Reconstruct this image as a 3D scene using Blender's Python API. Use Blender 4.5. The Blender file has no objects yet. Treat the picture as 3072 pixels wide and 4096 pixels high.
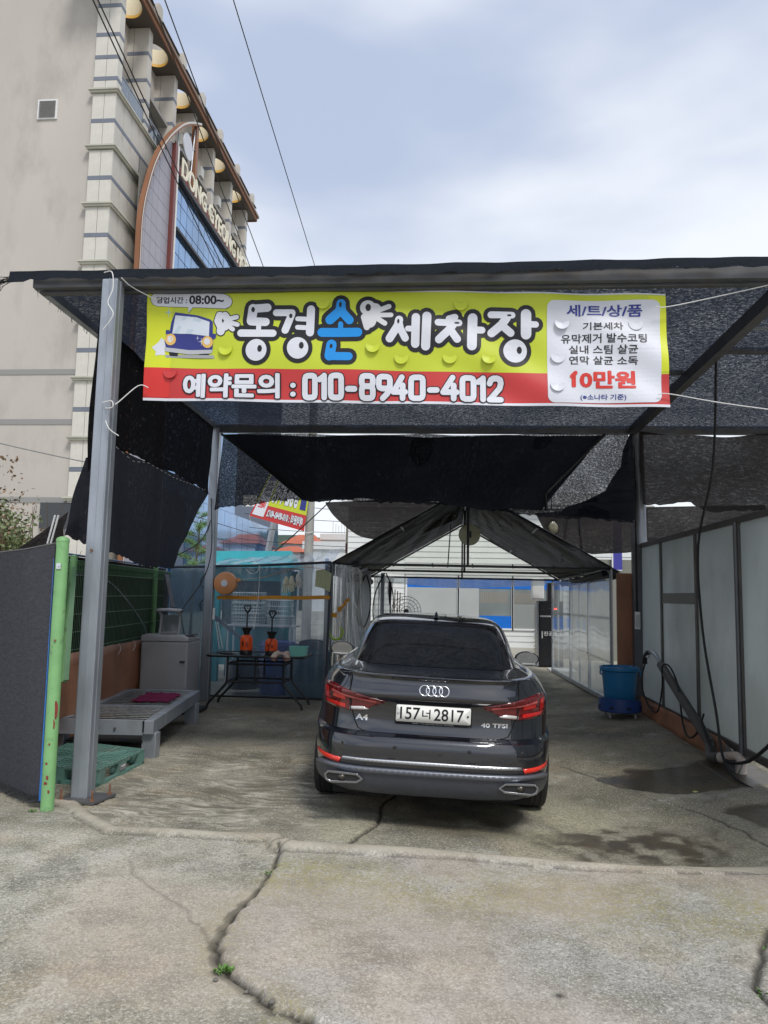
import bpy, bmesh, math, random
import numpy as np
from mathutils import Vector, Matrix
from mathutils.bvhtree import BVHTree
from mathutils.geometry import delaunay_2d_cdt
random.seed(7)
R = math.radians
SC = bpy.context.scene
COL = SC.collection

# ------------------------------------------------------------------ camera, sky, sun, exposure
cam_d = bpy.data.cameras.new('camera')
cam = bpy.data.objects.new('camera', cam_d); COL.objects.link(cam); SC.camera = cam
cam_d.sensor_fit = 'VERTICAL'; cam_d.sensor_height = 34.6; cam_d.lens = 26.01
cam_d.clip_start = 0.05; cam_d.clip_end = 3000
yaw, pit, rol = R(5.0), R(6.11), R(1.1)
fw = Vector((-math.sin(yaw)*math.cos(pit), math.cos(yaw)*math.cos(pit), math.sin(pit)))
rt = Vector((math.cos(yaw), math.sin(yaw), 0)); up = rt.cross(fw)
rt2 = math.cos(rol)*rt + math.sin(rol)*up; up2 = -math.sin(rol)*rt + math.cos(rol)*up
cam.matrix_world = Matrix(((rt2.x, up2.x, -fw.x, 0), (rt2.y, up2.y, -fw.y, 0), (rt2.z, up2.z, -fw.z, 1.6), (0, 0, 0, 1)))

SUN_EL, SUN_AZ = R(52), R(150)      # azimuth measured clockwise from +Y: behind the viewer, to the right
world = bpy.data.worlds.new('World'); SC.world = world; world.use_nodes = True
wn, wl = world.node_tree.nodes, world.node_tree.links
wn.clear()
wo = wn.new('ShaderNodeOutputWorld'); bg = wn.new('ShaderNodeBackground'); bg.inputs[1].default_value = 0.1
sky = wn.new('ShaderNodeTexSky'); sky.sky_type = 'NISHITA'; sky.sun_disc = False
sky.sun_elevation = SUN_EL; sky.sun_rotation = SUN_AZ; sky.dust_density = 2.0
tc = wn.new('ShaderNodeTexCoord'); mp = wn.new('ShaderNodeMapping'); mp.inputs['Scale'].default_value = (1.0, 1.0, 2.6)
mp.inputs['Rotation'].default_value = (0.2, 0.35, 0.4)
nz = wn.new('ShaderNodeTexNoise'); nz.inputs['Scale'].default_value = 1.7; nz.inputs['Detail'].default_value = 5; nz.inputs['Roughness'].default_value = 0.42
rp = wn.new('ShaderNodeValToRGB'); rp.color_ramp.elements[0].position = 0.36; rp.color_ramp.elements[1].position = 0.60
rp.color_ramp.elements[0].color = (3.55, 4.1, 5.3, 1); rp.color_ramp.elements[1].color = (6.7, 6.95, 7.35, 1)
rp.color_ramp.interpolation = 'EASE'
mx = wn.new('ShaderNodeMix'); mx.data_type = 'RGBA'; mx.inputs[0].default_value = 0.88
wl.new(tc.outputs['Generated'], mp.inputs[0]); wl.new(mp.outputs[0], nz.inputs['Vector']); wl.new(nz.outputs[0], rp.inputs[0])
wl.new(sky.outputs[0], mx.inputs[6]); wl.new(rp.outputs[0], mx.inputs[7])
wl.new(mx.outputs[2], bg.inputs[0]); wl.new(bg.outputs[0], wo.inputs[0])

sun_d = bpy.data.lights.new('sun', 'SUN'); sun_d.energy = 1.5; sun_d.angle = R(14); sun_d.color = (1.0, 0.965, 0.91)
sun = bpy.data.objects.new('sun', sun_d); COL.objects.link(sun)
sd = Vector((math.sin(SUN_AZ)*math.cos(SUN_EL), math.cos(SUN_AZ)*math.cos(SUN_EL), math.sin(SUN_EL)))
sun.rotation_euler = (-sd).to_track_quat('-Z', 'Y').to_euler()
vs = SC.view_settings
vs.view_transform = 'Standard'; vs.look = 'None'; vs.gamma = 1.0; vs.use_curve_mapping = False; vs.exposure = 0.62
SC.cycles.transparent_max_bounces = 24; SC.cycles.max_bounces = 10; SC.cycles.diffuse_bounces = 5

# ------------------------------------------------------------------ materials
MATS = {}
def _n(nt, t, **k):
    n = nt.nodes.new(t)
    for a, v in k.items(): setattr(n, a, v)
    return n
def pm(name, base, rough=0.6, metal=0.0, vary=0.0, vscale=4.0, bump=0.0, bscale=60.0, dirt=None, dscale=1.5, dlo=0.5, dhi=0.75,
       coat=0.0, spec=0.5, stretch=(1, 1, 1), emis=None, alpha=None, trans=0.0):
    """Principled material; base colour varied by noise, optional dirt colour in noise patches, optional bump."""
    if name in MATS: return MATS[name]
    m = bpy.data.materials.new(name); m.use_nodes = True; nt = m.node_tree; L = nt.links
    b = nt.nodes['Principled BSDF']
    b.inputs['Roughness'].default_value = rough; b.inputs['Metallic'].default_value = metal
    b.inputs['Coat Weight'].default_value = coat; b.inputs['Coat Roughness'].default_value = 0.04
    b.inputs['Specular IOR Level'].default_value = spec
    b.inputs['Transmission Weight'].default_value = trans
    b.inputs['Base Color'].default_value = (*base, 1)
    if alpha is not None: b.inputs['Alpha'].default_value = alpha
    tc = _n(nt, 'ShaderNodeTexCoord'); mp = _n(nt, 'ShaderNodeMapping'); mp.inputs['Scale'].default_value = stretch
    L.new(tc.outputs['Object'], mp.inputs[0]); v = mp.outputs[0]
    cur = None
    if vary > 0:
        n = _n(nt, 'ShaderNodeTexNoise'); n.inputs['Scale'].default_value = vscale; n.inputs['Detail'].default_value = 6
        L.new(v, n.inputs['Vector'])
        r = _n(nt, 'ShaderNodeValToRGB'); e = r.color_ramp.elements
        e[0].position = 0.3; e[1].position = 0.7
        e[0].color = (*[c*(1-vary) for c in base], 1); e[1].color = (*[min(1, c*(1+vary)) for c in base], 1)
        L.new(n.outputs[0], r.inputs[0]); cur = r.outputs[0]
    if dirt:
        n = _n(nt, 'ShaderNodeTexNoise'); n.inputs['Scale'].default_value = dscale; n.inputs['Detail'].default_value = 9; n.inputs['Roughness'].default_value = 0.65
        L.new(v, n.inputs['Vector'])
        r = _n(nt, 'ShaderNodeMapRange'); r.inputs[1].default_value = dlo; r.inputs[2].default_value = dhi
        L.new(n.outputs[0], r.inputs[0])
        x = _n(nt, 'ShaderNodeMix', data_type='RGBA'); L.new(r.outputs[0], x.inputs[0])
        if cur: L.new(cur, x.inputs[6])
        else: x.inputs[6].default_value = (*base, 1)
        x.inputs[7].default_value = (*dirt, 1); cur = x.outputs[2]
        rr = _n(nt, 'ShaderNodeMapRange'); rr.inputs[3].default_value = rough; rr.inputs[4].default_value = min(1, rough+0.3)
        L.new(r.outputs[0], rr.inputs[0]); L.new(rr.outputs[0], b.inputs['Roughness'])
    if cur: L.new(cur, b.inputs['Base Color'])
    if bump > 0:
        n = _n(nt, 'ShaderNodeTexNoise'); n.inputs['Scale'].default_value = bscale; n.inputs['Detail'].default_value = 4
        L.new(v, n.inputs['Vector']); bp = _n(nt, 'ShaderNodeBump'); bp.inputs['Strength'].default_value = bump; bp.inputs['Distance'].default_value = 0.01
        L.new(n.outputs[0], bp.inputs['Height']); L.new(bp.outputs[0], b.inputs['Normal'])
    if emis:
        b.inputs['Emission Color'].default_value = (*emis[0], 1); b.inputs['Emission Strength'].default_value = emis[1]
    MATS[name] = m
    return m

def film(name, tint=(0.93, 0.96, 1.0), haze=0.2, hazecol=(0.75, 0.8, 0.85), gloss=0.12, streak=(14, 14, 2), amt=0.25, rough=0.12, bump=0.25):
    """clear / milky plastic sheet: transparent + a milky translucent layer that streaks + a gloss that follows the creases"""
    if name in MATS: return MATS[name]
    m = bpy.data.materials.new(name); m.use_nodes = True; nt = m.node_tree; L = nt.links; nt.nodes.clear()
    o = _n(nt, 'ShaderNodeOutputMaterial'); t = _n(nt, 'ShaderNodeBsdfTransparent'); t.inputs[0].default_value = (*tint, 1)
    d = _n(nt, 'ShaderNodeBsdfDiffuse'); d.inputs[0].default_value = (*hazecol, 1); tl = _n(nt, 'ShaderNodeBsdfTranslucent'); tl.inputs[0].default_value = (*hazecol, 1)
    dm = _n(nt, 'ShaderNodeMixShader'); dm.inputs[0].default_value = 0.5; L.new(d.outputs[0], dm.inputs[1]); L.new(tl.outputs[0], dm.inputs[2])
    tc = _n(nt, 'ShaderNodeTexCoord'); mp = _n(nt, 'ShaderNodeMapping'); mp.inputs['Scale'].default_value = streak
    L.new(tc.outputs['Object'], mp.inputs[0])
    n = _n(nt, 'ShaderNodeTexNoise'); n.inputs['Scale'].default_value = 1.0; n.inputs['Detail'].default_value = 7; n.inputs['Roughness'].default_value = 0.6
    L.new(mp.outputs[0], n.inputs['Vector'])
    r = _n(nt, 'ShaderNodeMapRange'); r.inputs[1].default_value = 0.35; r.inputs[2].default_value = 0.75
    r.inputs[3].default_value = haze; r.inputs[4].default_value = min(1, haze+amt); L.new(n.outputs[0], r.inputs[0])
    mm = _n(nt, 'ShaderNodeMixShader'); L.new(r.outputs[0], mm.inputs[0]); L.new(t.outputs[0], mm.inputs[1]); L.new(dm.outputs[0], mm.inputs[2])
    g = _n(nt, 'ShaderNodeBsdfGlossy'); g.inputs['Roughness'].default_value = rough
    bp = _n(nt, 'ShaderNodeBump'); bp.inputs['Strength'].default_value = bump; bp.inputs['Distance'].default_value = 0.03
    L.new(n.outputs[0], bp.inputs['Height']); L.new(bp.outputs[0], g.inputs['Normal'])
    lw = _n(nt, 'ShaderNodeLayerWeight'); lw.inputs[0].default_value = 0.25
    gr = _n(nt, 'ShaderNodeMapRange'); gr.inputs[3].default_value = gloss*0.6; gr.inputs[4].default_value = min(0.9, gloss*4); L.new(lw.outputs['Fresnel'], gr.inputs[0])
    fm = _n(nt, 'ShaderNodeMixShader'); L.new(gr.outputs[0], fm.inputs[0]); L.new(mm.outputs[0], fm.inputs[1]); L.new(g.outputs[0], fm.inputs[2])
    L.new(fm.outputs[0], o.inputs[0]); MATS[name] = m
    return m

def netmat(name, col=(0.012, 0.014, 0.018), open_=0.06, holes=0.25, lo=0.56, hi=0.7, scale=(95, 38, 1), back=0.5, patch=0.0):
    """knitted shade net: dark yarn; the gaps between the stitches let what is behind show; stretched places are more open"""
    if name in MATS: return MATS[name]
    m = bpy.data.materials.new(name); m.use_nodes = True; nt = m.node_tree; L = nt.links; nt.nodes.clear()
    o = _n(nt, 'ShaderNodeOutputMaterial'); t = _n(nt, 'ShaderNodeBsdfTransparent')
    d = _n(nt, 'ShaderNodeBsdfDiffuse'); tl = _n(nt, 'ShaderNodeBsdfTranslucent'); tl.inputs[0].default_value = (*[c*2.2 for c in col], 1)
    uv = _n(nt, 'ShaderNodeUVMap'); mp = _n(nt, 'ShaderNodeMapping'); mp.inputs['Scale'].default_value = scale
    L.new(uv.outputs[0], mp.inputs[0])
    n = _n(nt, 'ShaderNodeTexNoise'); n.inputs['Scale'].default_value = 1.0; n.inputs['Detail'].default_value = 3; n.inputs['Distortion'].default_value = 1.2; n.inputs['Roughness'].default_value = 0.75
    L.new(mp.outputs[0], n.inputs['Vector'])
    r = _n(nt, 'ShaderNodeMapRange'); r.inputs[1].default_value = lo; r.inputs[2].default_value = hi
    r.inputs[3].default_value = open_; r.inputs[4].default_value = holes; L.new(n.outputs[0], r.inputs[0])
    n2 = _n(nt, 'ShaderNodeTexNoise'); n2.inputs['Scale'].default_value = 1.1; n2.inputs['Detail'].default_value = 5; L.new(uv.outputs[0], n2.inputs['Vector'])
    r2 = _n(nt, 'ShaderNodeMapRange'); r2.inputs[1].default_value = 0.3; r2.inputs[2].default_value = 0.72
    r2.inputs[3].default_value = 1-patch; r2.inputs[4].default_value = 1+patch; L.new(n2.outputs[0], r2.inputs[0])
    mu = _n(nt, 'ShaderNodeMath', operation='MULTIPLY'); L.new(r.outputs[0], mu.inputs[0]); L.new(r2.outputs[0], mu.inputs[1])
    cr = _n(nt, 'ShaderNodeMix', data_type='RGBA'); L.new(n.outputs[0], cr.inputs[0])
    cr.inputs[6].default_value = (*[c*0.5 for c in col], 1); cr.inputs[7].default_value = (*[c*2.0 for c in col], 1); L.new(cr.outputs[2], d.inputs[0])
    dm = _n(nt, 'ShaderNodeMixShader'); dm.inputs[0].default_value = back; L.new(d.outputs[0], dm.inputs[1]); L.new(tl.outputs[0], dm.inputs[2])
    mm = _n(nt, 'ShaderNodeMixShader'); L.new(mu.outputs[0], mm.inputs[0]); L.new(dm.outputs[0], mm.inputs[1]); L.new(t.outputs[0], mm.inputs[2])
    bp = _n(nt, 'ShaderNodeBump'); bp.inputs['Strength'].default_value = 0.6; bp.inputs['Distance'].default_value = 0.006
    L.new(n.outputs[0], bp.inputs['Height']); L.new(bp.outputs[0], d.inputs['Normal'])
    L.new(mm.outputs[0], o.inputs[0]); MATS[name] = m
    return m

galv = pm('galvanised', (0.34, 0.37, 0.41), 0.42, 0.55, vary=0.22, vscale=5, bump=0.08, bscale=90, dirt=(0.22, 0.22, 0.22), dscale=2.2, dlo=0.55, dhi=0.8, stretch=(1, 1, 0.35))
galv_dark = pm('galvanised_shaded', (0.12, 0.125, 0.135), 0.5, 0.4, vary=0.2, vscale=6, dirt=(0.12, 0.10, 0.08), dscale=3)  # dirty galvanising, darker copy: canopy shade is put into the colour
rust = pm('rusty_steel', (0.20, 0.10, 0.06), 0.8, 0.1, vary=0.35, vscale=20, bump=0.3)
black_m = pm('black_plastic', (0.013, 0.013, 0.014), 0.45, vary=0.2, vscale=20)
rubber = pm('black_rubber', (0.014, 0.014, 0.015), 0.7, vary=0.25, vscale=12, bump=0.1)
white_m = pm('white_plastic', (0.72, 0.73, 0.72), 0.45, vary=0.06, vscale=8, dirt=(0.45, 0.44, 0.40), dscale=3, dlo=0.6, dhi=0.85)
rope_m = pm('white_rope', (0.74, 0.74, 0.72), 0.85, bump=0.4, bscale=300)
chrome = pm('chrome', (0.82, 0.83, 0.85), 0.12, 1.0)
brown_pl = pm('brown_sheet', (0.36, 0.155, 0.08), 0.5, vary=0.16, vscale=2.5, dirt=(0.13, 0.085, 0.06), dscale=1.8, dlo=0.5, dhi=0.8, stretch=(1, 1, 0.5))
green_p = pm('green_paint', (0.20, 0.42, 0.17), 0.5, vary=0.12, vscale=6, dirt=(0.12, 0.21, 0.10), dscale=7, dlo=0.56, dhi=0.70, bump=0.05)
green_w = pm('green_wire', (0.12, 0.27, 0.13), 0.5, vary=0.15, vscale=5)
blue_p = pm('blue_pipe', (0.02, 0.17, 0.52), 0.45, vary=0.12, vscale=8)

# ------------------------------------------------------------------ geometry helpers
def wloc(o):
    v = Vector((0, 0, 0))
    while o is not None:
        v += o.location; o = o.parent
    return v
def link(name, me, mat=None, parent=None, smooth=False):
    o = bpy.data.objects.new(name, me); COL.objects.link(o)
    if mat is not None and not me.materials: me.materials.append(mat)
    if parent is not None: o.parent = parent
    if smooth:
        me.shade_smooth()
    return o
def tag(o, label=None, cat=None, group=None, kind=None):
    if label: o['label'] = label
    if cat: o['category'] = cat
    if group: o['group'] = group
    if kind: o['kind'] = kind
    return o
def thing(name, label, cat, loc=(0, 0, 0), group=None, rotz=0):
    o = bpy.data.objects.new(name, None); COL.objects.link(o); o.location = loc; o.rotation_euler.z = rotz
    o.empty_display_size = 0.1
    return tag(o, label, cat, group)
def frames(pts):
    pts = [Vector(p) for p in pts]; T = []
    for i in range(len(pts)):
        a = pts[max(i-1, 0)]; b = pts[min(i+1, len(pts)-1)]; T.append((b-a).normalized())
    ref = Vector((0, 0, 1)) if abs(T[0].z) < 0.9 else Vector((1, 0, 0))
    out = []
    u = T[0].cross(ref).normalized()
    for p, t in zip(pts, T):
        u = (u - t*u.dot(t)); u = u.normalized() if u.length > 1e-6 else t.orthogonal().normalized()
        out.append((p, u, t.cross(u)))
    return out
class MB:
    def __init__(s): s.v = []; s.f = []; s.uv = None
    def add(s, vs, fs):
        k = len(s.v); s.v += [tuple(v) for v in vs]; s.f += [tuple(i+k for i in f) for f in fs]; return s
    def box(s, x0, x1, y0, y1, z0, z1):
        return s.add([(x0, y0, z0), (x1, y0, z0), (x1, y1, z0), (x0, y1, z0), (x0, y0, z1), (x1, y0, z1), (x1, y1, z1), (x0, y1, z1)],
                     [(0, 3, 2, 1), (4, 5, 6, 7), (0, 1, 5, 4), (1, 2, 6, 5), (2, 3, 7, 6), (3, 0, 4, 7)])
    def beam(s, a, b, w, h, upv=(0, 0, 1)):
        a, b = Vector(a), Vector(b); t = (b-a).normalized(); u = t.cross(Vector(upv))
        if u.length < 1e-4: u = t.cross(Vector((0, 1, 0)))
        u.normalize(); n = u.cross(t)
        vs = [p + u*sx*w/2 + n*sy*h/2 for p in (a, b) for sx, sy in ((-1, -1), (1, -1), (1, 1), (-1, 1))]
        return s.add(vs, [(0, 1, 2, 3), (7, 6, 5, 4), (0, 4, 5, 1), (1, 5, 6, 2), (2, 6, 7, 3), (3, 7, 4, 0)])
    def tube(s, pts, r, n=8, cap=True, radii=None):
        fr = frames(pts); vs = []; fs = []
        for i, (p, u, w) in enumerate(fr):
            rr = radii[i] if radii else r
            for k in range(n):
                a = 2*math.pi*k/n; vs.append(p + u*math.cos(a)*rr + w*math.sin(a)*rr)
        m = len(fr)
        for i in range(m-1):
            for k in range(n):
                k2 = (k+1) % n; fs.append((i*n+k, i*n+k2, (i+1)*n+k2, (i+1)*n+k))
        if cap: fs.append(tuple(range(n-1, -1, -1))); fs.append(tuple((m-1)*n+k for k in range(n)))
        return s.add(vs, fs)
    def lathe(s, prof, c=(0, 0, 0), n=24, axis='z', cap=True):
        vs = []; fs = []; c = Vector(c)
        for r_, h in prof:
            for k in range(n):
                a = 2*math.pi*k/n; x, y = r_*math.cos(a), r_*math.sin(a)
                vs.append(c + Vector({'z': (x, y, h), 'x': (h, x, y), 'y': (x, h, y)}[axis]))
        for i in range(len(prof)-1):
            for k in range(n):
                k2 = (k+1) % n; fs.append((i*n+k, i*n+k2, (i+1)*n+k2, (i+1)*n+k))
        if cap:
            if prof[0][0] > 1e-5: fs.append(tuple(range(n-1, -1, -1)))
            if prof[-1][0] > 1e-5: fs.append(tuple((len(prof)-1)*n+k for k in range(n)))
        return s.add(vs, fs)
    def grid(s, P, uv=None):
        """P: rows x cols of points"""
        R_, C_ = len(P), len(P[0]); vs = [p for row in P for p in row]
        return s.add(vs, [(i*C_+j, i*C_+j+1, (i+1)*C_+j+1, (i+1)*C_+j) for i in range(R_-1) for j in range(C_-1)])
    def build(s, name, mat, parent=None, smooth=False, bev=0.0, solid=0.0, fix=True):
        L = wloc(parent) if parent is not None else Vector((0, 0, 0))
        me = bpy.data.meshes.new(name)
        me.from_pydata([(v[0]-L.x, v[1]-L.y, v[2]-L.z) for v in s.v], [], s.f)
        if fix:
            bm = bmesh.new(); bm.from_mesh(me); bmesh.ops.recalc_face_normals(bm, faces=bm.faces); bm.to_mesh(me); bm.free()
        o = link(name, me, mat, parent, smooth)
        if bev > 0:
            md = o.modifiers.new('bevel', 'BEVEL'); md.width = bev; md.segments = 2; md.limit_method = 'ANGLE'; md.angle_limit = R(40)
        if solid > 0:
            md = o.modifiers.new('solid', 'SOLIDIFY'); md.thickness = solid
        if smooth and not bev:
            me.set_sharp_from_angle(angle=R(38)) if hasattr(me, 'set_sharp_from_angle') else None
        return o
def box(name, x0, x1, y0, y1, z0, z1, mat, parent=None, bev=0.0):
    return MB().box(min(x0, x1), max(x0, x1), min(y0, y1), max(y0, y1), min(z0, z1), max(z0, z1)).build(name, mat, parent, bev=bev, fix=False)
def beam(name, a, b, w, h, mat, parent=None, bev=0.0): return MB().beam(a, b, w, h).build(name, mat, parent, bev=bev)
def smoothpath(pts, n=6):
    """Catmull-Rom"""
    P = [Vector(p) for p in pts]; out = []
    for i in range(len(P)-1):
        p0 = P[max(i-1, 0)]; p1 = P[i]; p2 = P[i+1]; p3 = P[min(i+2, len(P)-1)]
        for k in range(n):
            t = k/n
            out.append(0.5*((2*p1)+(p2-p0)*t+(2*p0-5*p1+4*p2-p3)*t*t+(3*p1-p0-3*p2+p3)*t**3))
    out.append(P[-1]); return out
def cord(name, pts, r, mat, parent=None, n=6, sides=6): return MB().tube(smoothpath(pts, n), r, sides).build(name, mat, parent, smooth=True)

def resample(pl, n):
    pl = [Vector(p) for p in pl]; d = [0]
    for a, b in zip(pl, pl[1:]): d.append(d[-1]+(b-a).length)
    out = []; j = 0
    for i in range(n):
        t = d[-1]*i/(n-1)
        while j < len(pl)-2 and d[j+1] < t: j += 1
        seg = d[j+1]-d[j]; out.append(pl[j].lerp(pl[j+1], 0 if seg < 1e-9 else min(1, (t-d[j])/seg)))
    return out
def hsh(i, s=0):
    return (math.sin(i*12.9898+s*78.233)*43758.5453) % 1.0
def sheet(name, top, bot, mat, parent=None, nc=60, nr=24, bulge=(0, 0, 0), wr=0.03, fold=6.0, seed=0, rag=0.0, sag=0.0, smooth=True):
    """cloth between two edge polylines, with bulge in the middle, vertical-ish folds and a ragged lower edge; UVs in metres"""
    T = resample(top, nc); B = resample(bot, nc); V = Vector(bulge); P = []; UV = []
    nrm = ((T[-1]-T[0]).cross(B[nc//2]-T[nc//2]))
    nrm = nrm.normalized() if nrm.length > 1e-6 else Vector((0, 1, 0))
    LW = (T[-1]-T[0]).length; LH = (B[nc//2]-T[nc//2]).length
    for i in range(nr):
        v = i/(nr-1); row = []
        for j in range(nc):
            u = j/(nc-1); p = T[j].lerp(B[j], v)
            p = p + V*math.sin(math.pi*u)*math.sin(math.pi*min(v*0.9+0.05, 1)) + Vector((0, 0, -sag))*math.sin(math.pi*u)*math.sin(math.pi*v)
            w = math.sin(u*fold*6.28+seed+1.7*math.sin(v*3+seed))*0.6+math.sin(u*fold*2.3*6.28+seed*2+v*2)*0.3+math.sin(v*7+u*5+seed)*0.35
            p = p + nrm*wr*w*(0.25+0.75*math.sin(math.pi*min(1, v*0.55+0.1)))
            if i == nr-1 and rag: p = p + Vector((0, 0, (hsh(j, seed)-0.5)*rag))
            row.append(p); UV.append((u*LW+seed*3.1, v*LH+seed*1.7))
        P.append(row)
    mb = MB().grid(P); o = mb.build(name, mat, parent, smooth=smooth, fix=False)
    uvl = o.data.uv_layers.new(name='UVMap')
    li = np.zeros(len(o.data.loops), dtype=np.int32); o.data.loops.foreach_get('vertex_index', li)
    arr = np.array(UV, dtype=np.float32)[li]; uvl.data.foreach_set('uv', arr.ravel())
    return o
def add_uv_planar(o, ax=(0, 1), s=1.0):
    uvl = o.data.uv_layers.new(name='UVMap')
    for l in o.data.loops:
        c = o.data.vertices[l.vertex_index].co; uvl.data[l.index].uv = (c[ax[0]]*s, c[ax[1]]*s)

# text -> 2D mesh (verts, faces) from Blender's own font
def text2d(body, bold=0.0, res=3):
    c = bpy.data.curves.new('tmp', 'FONT'); c.body = body; c.size = 1.0; c.offset = bold; c.resolution_u = res; c.fill_mode = 'FRONT'
    o = bpy.data.objects.new('tmp', c); COL.objects.link(o)
    dg = bpy.context.evaluated_depsgraph_get(); dg.update()
    me = bpy.data.meshes.new_from_object(o.evaluated_get(dg))
    v = [(p.co.x, p.co.y) for p in me.vertices]; f = [tuple(p.vertices) for p in me.polygons]
    bpy.data.objects.remove(o); bpy.data.curves.remove(c); bpy.data.meshes.remove(me)
    return v, f
def fit2d(vf, x0, x1, y0, y1, ref=None):
    v, f = vf; rv = ref[0] if ref else v
    ax = min(p[0] for p in rv); bx = max(p[0] for p in rv); ay = min(p[1] for p in rv); by = max(p[1] for p in rv)
    return [(x0+(p[0]-ax)/(bx-ax)*(x1-x0), y0+(p[1]-ay)/(by-ay)*(y1-y0)) for p in v], f
# capsule strokes / discs / polygons -> union by CDT
def capsule(a, b, r, n=14):
    (ax, ay), (bx, by) = a, b; t = math.atan2(by-ay, bx-ax); out = []
    h = n//2
    for k in range(h+1): w = t+math.pi/2+math.pi*k/h; out.append((ax+r*math.cos(w), ay+r*math.sin(w)))
    for k in range(h+1): w = t-math.pi/2+math.pi*k/h; out.append((bx+r*math.cos(w), by+r*math.sin(w)))
    return out
def disc(c, r, ry=None, n=24, rot=0):
    ry = ry or r; cr, sr = math.cos(rot), math.sin(rot)
    return [(c[0]+r*math.cos(t)*cr-ry*math.sin(t)*sr, c[1]+r*math.cos(t)*sr+ry*math.sin(t)*cr) for t in [2*math.pi*k/n for k in range(n)]]
def stroke(pts, r, closed=False):
    q = list(pts)+([pts[0]] if closed else []); return [capsule(a, b, r) for a, b in zip(q, q[1:])]
def rrect(x0, x1, y0, y1, r, n=5):
    out = []
    for cx, cy, a0 in ((x1-r, y1-r, 0), (x0+r, y1-r, 90), (x0+r, y0+r, 180), (x1-r, y0+r, 270)):
        for k in range(n+1): a = R(a0+90*k/n); out.append((cx+r*math.cos(a), cy+r*math.sin(a)))
    return out
def pinside(X, Y, poly):
    ins = np.zeros(X.shape, bool); n = len(poly)
    for i in range(n):
        (x1, y1), (x2, y2) = poly[i], poly[(i+1) % n]
        c = ((y1 > Y) != (y2 > Y)) & (X < (x2-x1)*(Y-y1)/(y2-y1+1e-12)+x1); ins ^= c
    return ins
def union2d(polys, step=None):
    V = []; F = []
    for p in polys:
        if step:
            q_ = []
            for a, b in zip(p, list(p[1:])+[p[0]]):
                n_ = max(1, int(math.hypot(b[0]-a[0], b[1]-a[1])/step)); q_ += [(a[0]+(b[0]-a[0])*i/n_, a[1]+(b[1]-a[1])*i/n_) for i in range(n_)]
            p = q_
        if sum(a[0]*b[1]-b[0]*a[1] for a, b in zip(p, list(p[1:])+[p[0]])) < 0: p = list(p)[::-1]
        k = len(V); V += [Vector(q) for q in p]; F.append(list(range(k, k+len(p))))
    if step:
        xs = [v.x for v in V]; ys = [v.y for v in V]; x = min(xs)+step/2
        while x < max(xs):
            y = min(ys)+step/2
            while y < max(ys): V.append(Vector((x+0.01*step*hsh(x*7+y), y))); y += step
            x += step
    r = delaunay_2d_cdt(V, [], F, 1, 1e-6)
    cx_ = np.array([sum(r[0][i].x for i in f)/len(f) for f in r[2]]); cy_ = np.array([sum(r[0][i].y for i in f)/len(f) for f in r[2]])
    ok = np.zeros(len(cx_), bool)
    for fi in F:
        m = pinside(cx_, cy_, [(V[i].x, V[i].y) for i in fi]); ok |= m
    keep = [f for f, o_ in zip(r[2], ok) if o_]             # drop enclosed gaps that no input shape covers
    used = sorted({i for f in keep for i in f}); mp_ = {a: b for b, a in enumerate(used)}
    return [(r[0][i].x, r[0][i].y) for i in used], [tuple(mp_[i] for i in f) for f in keep]
def textfat(body, grow):
    '''glyph outlines fattened with round joins'''
    v, f = text2d(body, 0.0, 3); ec = {}
    for q in f:
        for a, b in zip(q, q[1:]+q[:1]): k = (round(v[a][0], 5), round(v[a][1], 5)), (round(v[b][0], 5), round(v[b][1], 5)); kk = tuple(sorted(k)); ec[kk] = ec.get(kk, 0)+1
    polys = [[v[i] for i in q] for q in f]+[capsule(a, b, grow, 8) for (a, b), c in ec.items() if c == 1 and a != b]
    return union2d(polys)
def lay(name, vf, fn, mat, parent, off=0.0):
    v, f = vf; return MB().add([fn(p[0], p[1], off) for p in v], f).build(name, mat, parent, fix=False)

# ------------------------------------------------------------------ ground
def sm(a, b, x):
    t = np.clip((x-a)/(b-a), 0, 1); return t*t*(3-2*t)
def gz(x, y):
    x = np.asarray(x, dtype=float); y = np.asarray(y, dtype=float)
    dip = np.clip(x+0.9, 0, 1.9)*0.033*(1-sm(1.5, 2.7, x))
    return -dip*(1-sm(13, 17, y))
def gnd(x, y): return float(gz(x, y))
def pdist(X, Y, pl):
    D = np.full(X.shape, 1e9); S = np.zeros(X.shape); L = 0
    for (ax, ay), (bx, by) in zip(pl, pl[1:]):
        dx, dy = bx-ax, by-ay; l2 = dx*dx+dy*dy; l = math.sqrt(l2)
        t = np.clip(((X-ax)*dx+(Y-ay)*dy)/l2, 0, 1); d = np.hypot(X-ax-t*dx, Y-ay-t*dy)
        sd_ = np.sign((X-ax)*dy-(Y-ay)*dx); m = d < D; D = np.where(m, d, D); S = np.where(m, sd_, S)
        L += l
    return D, S
def vnoise(X, Y, s, seed=0):
    x = X*s; y = Y*s; xi = np.floor(x); yi = np.floor(y); fx = x-xi; fy = y-yi
    fx = fx*fx*(3-2*fx); fy = fy*fy*(3-2*fy)
    def h(a, b): return (np.sin(a*127.1+b*311.7+seed*74.7)*43758.5453) % 1.0
    return (h(xi, yi)*(1-fx)+h(xi+1, yi)*fx)*(1-fy)+(h(xi, yi+1)*(1-fx)+h(xi+1, yi+1)*fx)*fy
def fbm(X, Y, s, seed=0, o=4):
    r = 0; a = 0.5; t = 0
    for k in range(o): r = r+a*vnoise(X, Y, s*2**k, seed+k*3); t += a; a *= 0.5
    return r/t
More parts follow.
